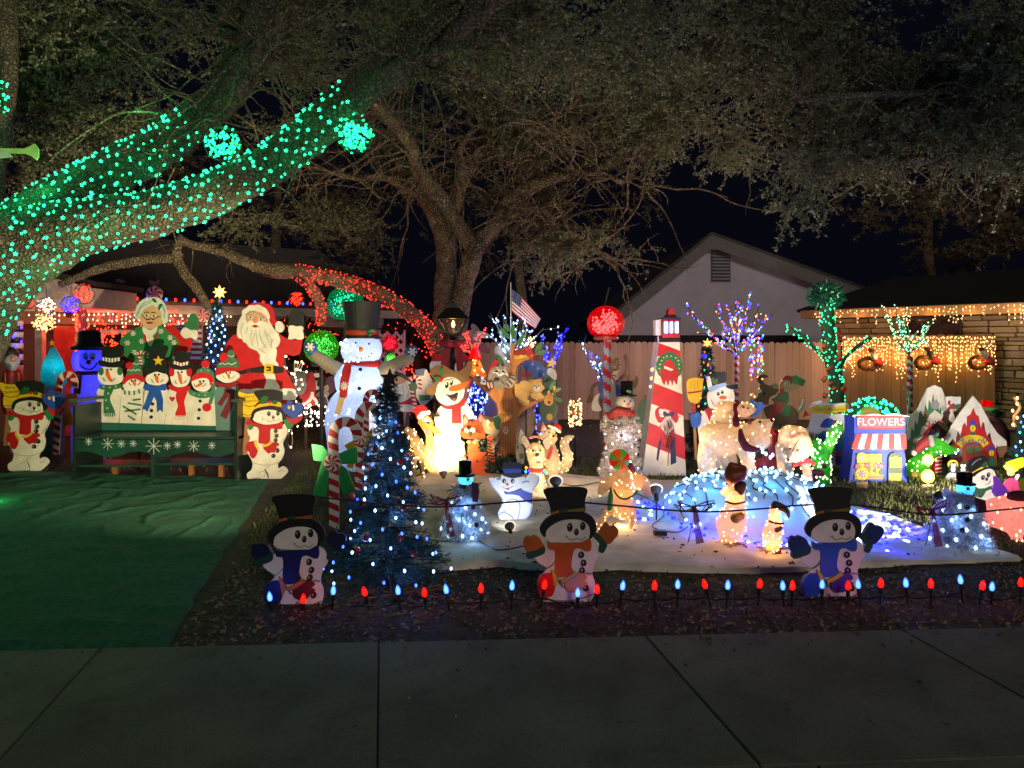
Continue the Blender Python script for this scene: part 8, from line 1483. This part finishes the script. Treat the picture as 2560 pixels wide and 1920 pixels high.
# ---------------------------------------------------------------- string lights on trees and eaves
def windlights(name, lab, org, segs, n, mat, lc, e, s=1, nl=14, jr=1.03):
    r = empty(name, org, lab, 'string lights'); L = []; tot = 0; wires = []
    for sg in segs:
        for i in range(len(sg)-1): L.append((sg[i], sg[i+1])); tot += (sg[i+1][0]-sg[i][0]).length
    cand = []
    rows = max(1, int(tot/.078)); acc = 0; step = tot/rows; nxt = 0
    for (p, ra_),(q, rb_) in L:
        l = (q-p).length
        while nxt < acc+l:
            t_ = (nxt-acc)/l; c = p.lerp(q, t_); rr = ra_+(rb_-ra_)*t_; d = (q-p).normalized(); n2 = d.cross(Vector((0,1,0))).normalized()
            m_ = max(2, int(rr*3.3/.092)); off = R.random()
            row = []
            for j in range(m_):
                a = -1.75+3.5*(j+off)/m_+R.uniform(-.1,.1); cand.append((c+d*R.uniform(-.045,.045)+(n2*math.sin(a)-Vector((0,1,0))*math.cos(a))*rr*jr, n2, c, rr)); row.append(cand[-1][0]-org)
            wires.append(row)
            nxt += step
        acc += l
    R.shuffle(cand); rest = cand[n:n+420]; cand = cand[:n]
    if rest: bulbs('bulbs_small',[c[0]-org-Vector((0,.01,0)) for c in rest],.018, mat, r, True)
    for c in cand: starbulb(r, c[0]-org-Vector((0,.01,0)), mat, s*R.uniform(.7,1.25))
    srt = sorted(cand, key=lambda c: c[2].x)
    for i in range(nl):
        c = srt[int((i+.5)/nl*len(srt))]; lamp(r, c[2]+(c[0]-c[2]).normalized()*(c[3]+.16)-org, lc, e, .05)
    wb = MB()
    for row in wires:
        if len(row) > 1: wb.tube(catmull(row, 2),.0035,3, False)
    o = wb.build('wire', M('0f2a1c',.6), r); o['kind'] = 'stuff'
    return r
cut = lambda sg, lo, hi: [p for p in sg if lo < CX+p[0].x/p[0].y*F < hi]
GST = GLOW('2cffa8',2.8)
windlights('string_lights','green star bulbs wound along the lower oak limb', W(480,505,6.9),[cut(LB, 60,880)],290, GST, '14ff90',1.0,.74,18)
windlights('string_lights','green star bulbs wound along the upper forking oak limb', W(300,420,7.3),[cut(LA, 60,500)],220, GST, '14ff90',1.0,.74,10)
windlights('string_lights','green star bulbs wound round the oak trunk at the frame edge', W(-20,700,7.1),[cut(TR, -330,110)],260, GST, '14ff90',3.2,.74,9)
t = T('green_spiral','stacked green bulb spiral hanging at the frame edge','spiral light',4,7.0,'full', z=2.6)
for i in range(16): a = i*1.1; starbulb(t.root, t.at(4+16*math.sin(a),205+i*5.4,-.04*math.cos(a)), GST, .72)
t.tube('wire','16281e',[(4,140,0),(2,205,0),(6,290,0)],2);t.lamp(6,245,-.2,'14ff90',1.2)
t = T('trumpet_cutout','pale green glowing trumpet cutout of an angel hung at the frame edge','angel cutout',20,7.0,'full', z=1.8);t.b('trumpet','9ac070',[(-30,370),(60,372),(75,366),(88,359),(97,372),(97,392),(92,401),(80,391),(62,384),(-30,382)],0);t.b('sleeve','a8b8a4',[(-60,365),(10,378),(26,386),(22,393),(-60,396)]);t.tube('cord','2a3a30',[(10,372,.01),(10,250,.02),(8,120,.03)],1)
ballornament('light_ball','green light ball hanging from the upper oak limb',556,360,45,6.75, GST, '14ff90','hanging light balls',130,140,.0145,1.4,.95,1.8)
ballornament('light_ball','square-shouldered green light ball hanging from the lower oak limb',888,340,44,6.3, GST, '14ff90','hanging light balls',130,120,.0145,1.4,.95,1.8)
ballornament('light_ball','small red light ball hanging from the red-lit branch',741,748,19,10.5, GLOW('ff3018',4),'ff2010','hanging light balls',60,44,.014,1.0,1,1.2)
def housball(lab, x, y, r, d, m, lc, n, fl=1): return ballornament('light_ball', lab, 0+x*.28933,640+y*.28933, r*.28933, d, m, lc, 'light balls on the porch', n, 25,.012,1.2, fl, 1.0)
housball('red ring of lights hung beside the oak trunk',240,405,55,10, GLOW('ff2818',4),'ff2010',50); housball('white ribbed light ball hung above the gold one',400,430,72,10, GLOW('ffe8c8',4),'ffe0c0',80); housball('broad gold light ball hung on the porch corner',385,575,95,10, GLOW('ffc070',5),'ffb860',110,.8); housball('deep blue light ball hung on the porch',612,425,78,10, GLOW('2018ff',6),'2018ff',90); housball('lumpy red light cluster under the porch gable',725,330,85,10.4, GLOW('ff3018',4),'ff2010',100)
# red lights along the low branch
def mini(name, lab, org, segs, n, mat, r, lc, e, nl, fill=1.05, cat='string lights'):
    ro = empty(name, org, lab, cat); L = [(sg[i], sg[i+1]) for sg in segs for i in range(len(sg)-1)]; wts = [(b[0]-a[0]).length for a, b in L]; pts = []
    for _ in range(n):
        a, b = R.choices(L, wts)[0]; u = R.random(); c = a[0].lerp(b[0], u); rr = a[1]+(b[1]-a[1])*u; d = (b[0]-a[0]).normalized(); n2 = d.cross(Vector((0,1,0))).normalized(); an = R.uniform(-1.9,1.9); pts.append(c+(n2*math.sin(an)-Vector((0,1,0))*math.cos(an))*rr*fill-org)
    bulbs('bulbs', pts, r, mat, ro)
    for i in range(nl): lamp(ro, pts[i]+Vector((0,-.15,0)), lc, e, .04)
    return ro
RM = GLOW('ff382c',3)
mini('string_lights','red bulbs wound thickly on the low arching oak branch', W(900,720,10.8),[cut(RL, 735,1100), RL2],330, RM, .0085,'ff3018',.3,14)
tk = [(W(x, y, 11.35),26*11.35/F) for x, y in ((1100,780),(1095,850),(1100,920),(1105,980))]
mini('string_lights','red bulbs wound on the forked trunk behind the lamp post', W(1100,900,11.3),[tk, [(W(x, y, 11.1),22*11.1/F) for x, y in ((1010,860),(1000,930),(1030,990))]],130, RM, .009,'ff3018',.5,6,1.3)
t = T('lit_hedge','dark hedge mound sprinkled with red bulbs behind the tall lit snowman','lit hedge',950,11.8); q = t.blob('foliage', M('241a14',.9,9,.5,.9),[[(990,860,0,50),(960,900,0,60),(1020,900,0,60),(1040,1000,0,70),(960,1000,0,60)],[(740,830,.2,40),(780,860,.2,45),(700,850,.2,40)],[(760,860,.2,50),(860,900,.1,50),(960,930,0,50)]], vox=.06);t.lights_on(q, 190,.010, RM, .03)
for x, y in ((990,850),(1010,930),(760,830),(960,960),(720,850)): t.lamp(x, y, -.7,'ff3018',1.6)
P, D = [],[]
for _ in range(3000): v = R.choice(q.data.vertices); P.append(v.co.copy()); D.append(np.array(v.normal)+rdir(1)[0])
P, D = np.array(P), np.array(D); D /= np.linalg.norm(D, axis=1, keepdims=True); o_ = quads('leaves', leaves(P, D, NR.uniform(.06,.12, len(P)), NR.uniform(.015,.03, len(P))), M('33281a',.7,3,.5,0), t.root); o_['kind'] = 'stuff'
# house decorations: eave bulbs, wall garlands, posts
def along(b, tdir, s, off, z): return b+tdir*s+Vector((tdir.y, -tdir.x, 0))*off+Vector((0,0, z))
ev = empty('eave_lights', along(HB, HT, 0,.48,2.2),'red and blue cone bulbs along the brown house eave','string lights'); pr_ = []
for i in range(44):
    p = along(HB, HT, i*HL/43,.47,2.215); bulb1(ev, p-ev.location, (GLOW('3a5cff',5), GLOW('ff2414',4))[i % 2],.022,(1,1,1.4)); pr_.append(p-ev.location-Vector((0,0,.03)))
MB().tube(pr_, .005,4).build('wire', M('1a1a1a'), ev)
def icicles(name, lab, b, tdir, s0, s1, off, z, nst, ln, mat, r, lc, e, nl, per=.06):
    ro = empty(name, along(b, tdir, s0, off, z), lab, 'icicle lights'); pts = []; wb = MB()
    for i in range(nst):
        s = s0+(s1-s0)*(i+R.uniform(.2,.8))/nst; L = R.choice(ln)*R.uniform(.8,1.1); p = along(b, tdir, s, off+R.uniform(-.015,.015), z)-ro.location
        m_ = max(1, int(L/per)); pts += [p+Vector((R.uniform(-.02,.02),0,-L*(j+R.uniform(.2,.8))/m_)) for j in range(m_)]; wb.tube([p, p-Vector((0,0, L))],.0022,3)
    bulbs('bulbs', pts, r, mat, ro); w2 = wb.build('wires', M('cfc8b8',.6), ro); w2['kind'] = 'stuff'
    for i in range(nl): lamp(ro, along(b, tdir, s0+(s1-s0)*(i+.5)/nl, off+.14, z-.5*max(ln))-ro.location, lc, e, .06)
    return ro
icicles('icicle_lights','warm white icicle bulbs hanging below the cream eave', HB, HT, HSX[0], HSX[1],.49,1.98,46,(.08,.16,.24), GLOW('ffd8b0',5),.012,'ffd0a0',1.2,7)
icicles('icicle_lights','amber icicle bulbs strung along the stone house eave', SB, ST_, .0, SLN, .40,2.14,74,(.1,.18,.3), GLOW('ffc484',5),.0095,'ffb464',3,8)
p0 = Vector((fr2.location.x, fr2.location.y, 0)); Lf = (V2(W(2490,0,13))-p0).length
icicles('icicle_lights','long amber icicle strands hanging over the short wooden fence', p0, ft2,.0, Lf, .03,1.62,84,(.25,.45,.6,.75), GLOW('ffc078',5),.0095,'ffac54',4.2,9,.065)
mini('garland','red bulb garland round the brown house windows', W(330,830,12.2),[[(W(x, y, 12.0),.16) for x, y in ((250,815),(290,808),(330,812),(345,830))],[(W(x, y, 12.1),.1) for x, y in ((265,830),(270,860),(285,880),(320,850))],[(W(x, y, 12.6),.12) for x, y in ((415,800),(450,795),(450,830))]],210, GLOW('ff4028',4),.013,'ff2a14',1.5,7,1.0,'garland')
mini('lit_porch_post','porch post wound with red bulbs beside the foil door', W(205,850,11.2),[[(W(x, y, 11.2),.09) for x, y in ((205,770),(207,850),(205,930))]],90, GLOW('ff5038',4),.012,'ff2a14',1.2,4,1.0,'porch post'); MB().tube([W(206,740,11.26),(W(206,740,11.26).x, 11.26,0)],.06,10).build('post', M('6a5a70'),[o for o in bpy.data.objects if o.get('label','').startswith('porch post')][0]).matrix_parent_inverse = Matrix.Translation(-W(205,850,11.2))
lamp(empty('door_light', W(172,800,11.2),'small red spot glowing on the foil-wrapped door','spot light'),(0,0,0),'ff5020',6,.05)
dl = [o for o in bpy.data.objects if o.name.startswith('door_light')][0]; MB().lathe((0,0,.03),[(.03,0),(.05,.05),(.03,.09)],12).build('shade', M('2a1a14'), dl)
for x, y, d, lab, c1 in ((1035,355,12.4,'peppermint sweet with pink bow on the brown roof edge', RED),(1335,330,12.6,'peppermint sweet with twisted wrapper behind the white-haired woman','8a2a2a'),(1755,515,13,'peppermint sweet hung beside the star-topped tree', RED)):
    t = T('peppermint_sweet', lab, 'peppermint', x, d, 'R1','peppermint sweets', z=1.6); mint(t, x, y, 72 if x < 1700 else 56, c1,'d8d0d0');t.b('wrapper','6a5a74',[(x-30, y-80),(x-45, y-130),(x, y-110),(x+40, y-130),(x+25, y-80)]);
    if x == 1035: t.b('bow','8a1a28',[(x-60, y-100),(x, y-70),(x+60, y-100),(x+60, y-55),(x-60, y-55)],0);t.b('topper','8f86a0',[(x-35, y-150),(x+30, y-150),(x+20, y-90),(x-25, y-90)])
# wreaths with little Santas on the amber fence
for x, y, lab in ((800,800,'twig wreath with Santa head on the amber fence beside the green trunk'),(1320,790,'twig wreath with dark bow and red hat behind the mint tree'),(1820,790,'twig wreath with Santa head on the amber fence near the stone wall')):
    X = 1960+x*.27125; u = (X-2106)/(2490-2106); kk = (X-CX)/F; s = (kk*p0.y-p0.x)/(ft2.x-kk*ft2.y); P_ = p0+ft2*s; d = P_.y-.1
    t = T('wreath', lab, 'wreath', x, d, 'S3','Santa wreaths on the fence', z=1.0); mb = MB(); c = t.at(x-30, y+45); mb.tube([c+Vector((78*t.k*math.cos(a),.0,52*t.k*math.sin(a))) for a in [i*.33 for i in range(20)]],.035,7, True, .5); mb.build('twigs', M('5a3a1e',.9,20,.4,.8), t.root);t.blob('coat', M('8f1a20',.8),[[(x+62, y+8,-.04,30),(x+84, y+40,-.05,34)],[(x+50, y+30,-.05,26)]], vox=.02);t.blob('beard', M('a39a90' if x != 1320 else '2c3038'),[[(x+22, y-36,-.06,34),(x+34, y-8,-.08,28)]], vox=.02);t.blob('hat', M('5a2026',.8),[[(x+6, y-72,-.03,26),(x-18, y-84,-.02,16)]], vox=.02)
mini('string_lights','low white and red bulbs along the edging behind the broom snowman', W(780,1060,10.8),[[(W(x, y, 10.8),.06) for x, y in ((735,1052),(770,1050),(815,1048))],[(W(x, y, 10.9),.05) for x, y in ((735,1025),(780,1020),(815,1030))]],70, GLOW('ffe8d0',5),.012,'ffe0d0',.8,5,1.4)

# ---------------------------------------------------------------- flood lamps, last
flood('flood lamp with a glowing rim aimed at the terrier and fox',1389,1203,7.0,(.5,9.2,1.6),110,'ffdcae',150,17)
flood('flood lamp aimed at the lighthouse from the felt edge',1639,1224,6.6,(1.45,8.8,1.9),240,'ffdcae',98,17)
flood('dark flood lamp on a spike lighting the dancing snowman',1274,1316,6.1,(-.1,6.9,.35),10,'e4ecff',120,14)
flood('flood lamp at the feet of the singing snowman',1108,1182,8.5,(-.85,8.95,.8),170,'ffe4b4',160,12)
flood('flood lamp lighting the bench, hidden by the navy-scarf snowman',716,1290,5.0,(-4.9,9.4,2.4),980,'ffe6b8',78,13)
flood('flood lamp lighting the shops, hidden behind the purple-scarf snowman',2452,1228,7.35,(4.75,9.3,1.0),170,'fff0dc',150,11)
flood('added fill flood lamp for the shops, unseen behind the blue-scarf snowman',2085,1335,5.6,(4.9,9.4,1.0),640,'fff0dc',80,11)  # added fill from the left to brighten the shops
# plugs and cords on the felt
for pts, lab in (([(1570,1235),(1640,1270),(1660,1300),(1630,1330),(1690,1345),(1720,1330)],'black flex looping over the felt to a plug'),([(1030,1350),(1100,1368),(1180,1360),(1240,1390),(1310,1380)],'black flex running from the tinsel snowman to the small flood lamp'),([(1385,1215),(1440,1225),(1500,1215)],'black flex behind the flood lamp near the fox')):
    q = catmull([Vector((*g2(*p),.045)) for p in pts],6); tag(MB().tube(q, .005,5).build('power_cable', M('0e0e10',.5)), lab, 'cord')
pl = Vector((*g2(1650,1348),.05)); tag(MB().box(pl.x-.05, pl.x+.05, pl.y-.03, pl.y+.03,.035,.07).build('power_strip', M('0e0e10',.5)),'black power strip lying on the felt before the mound','power strip')
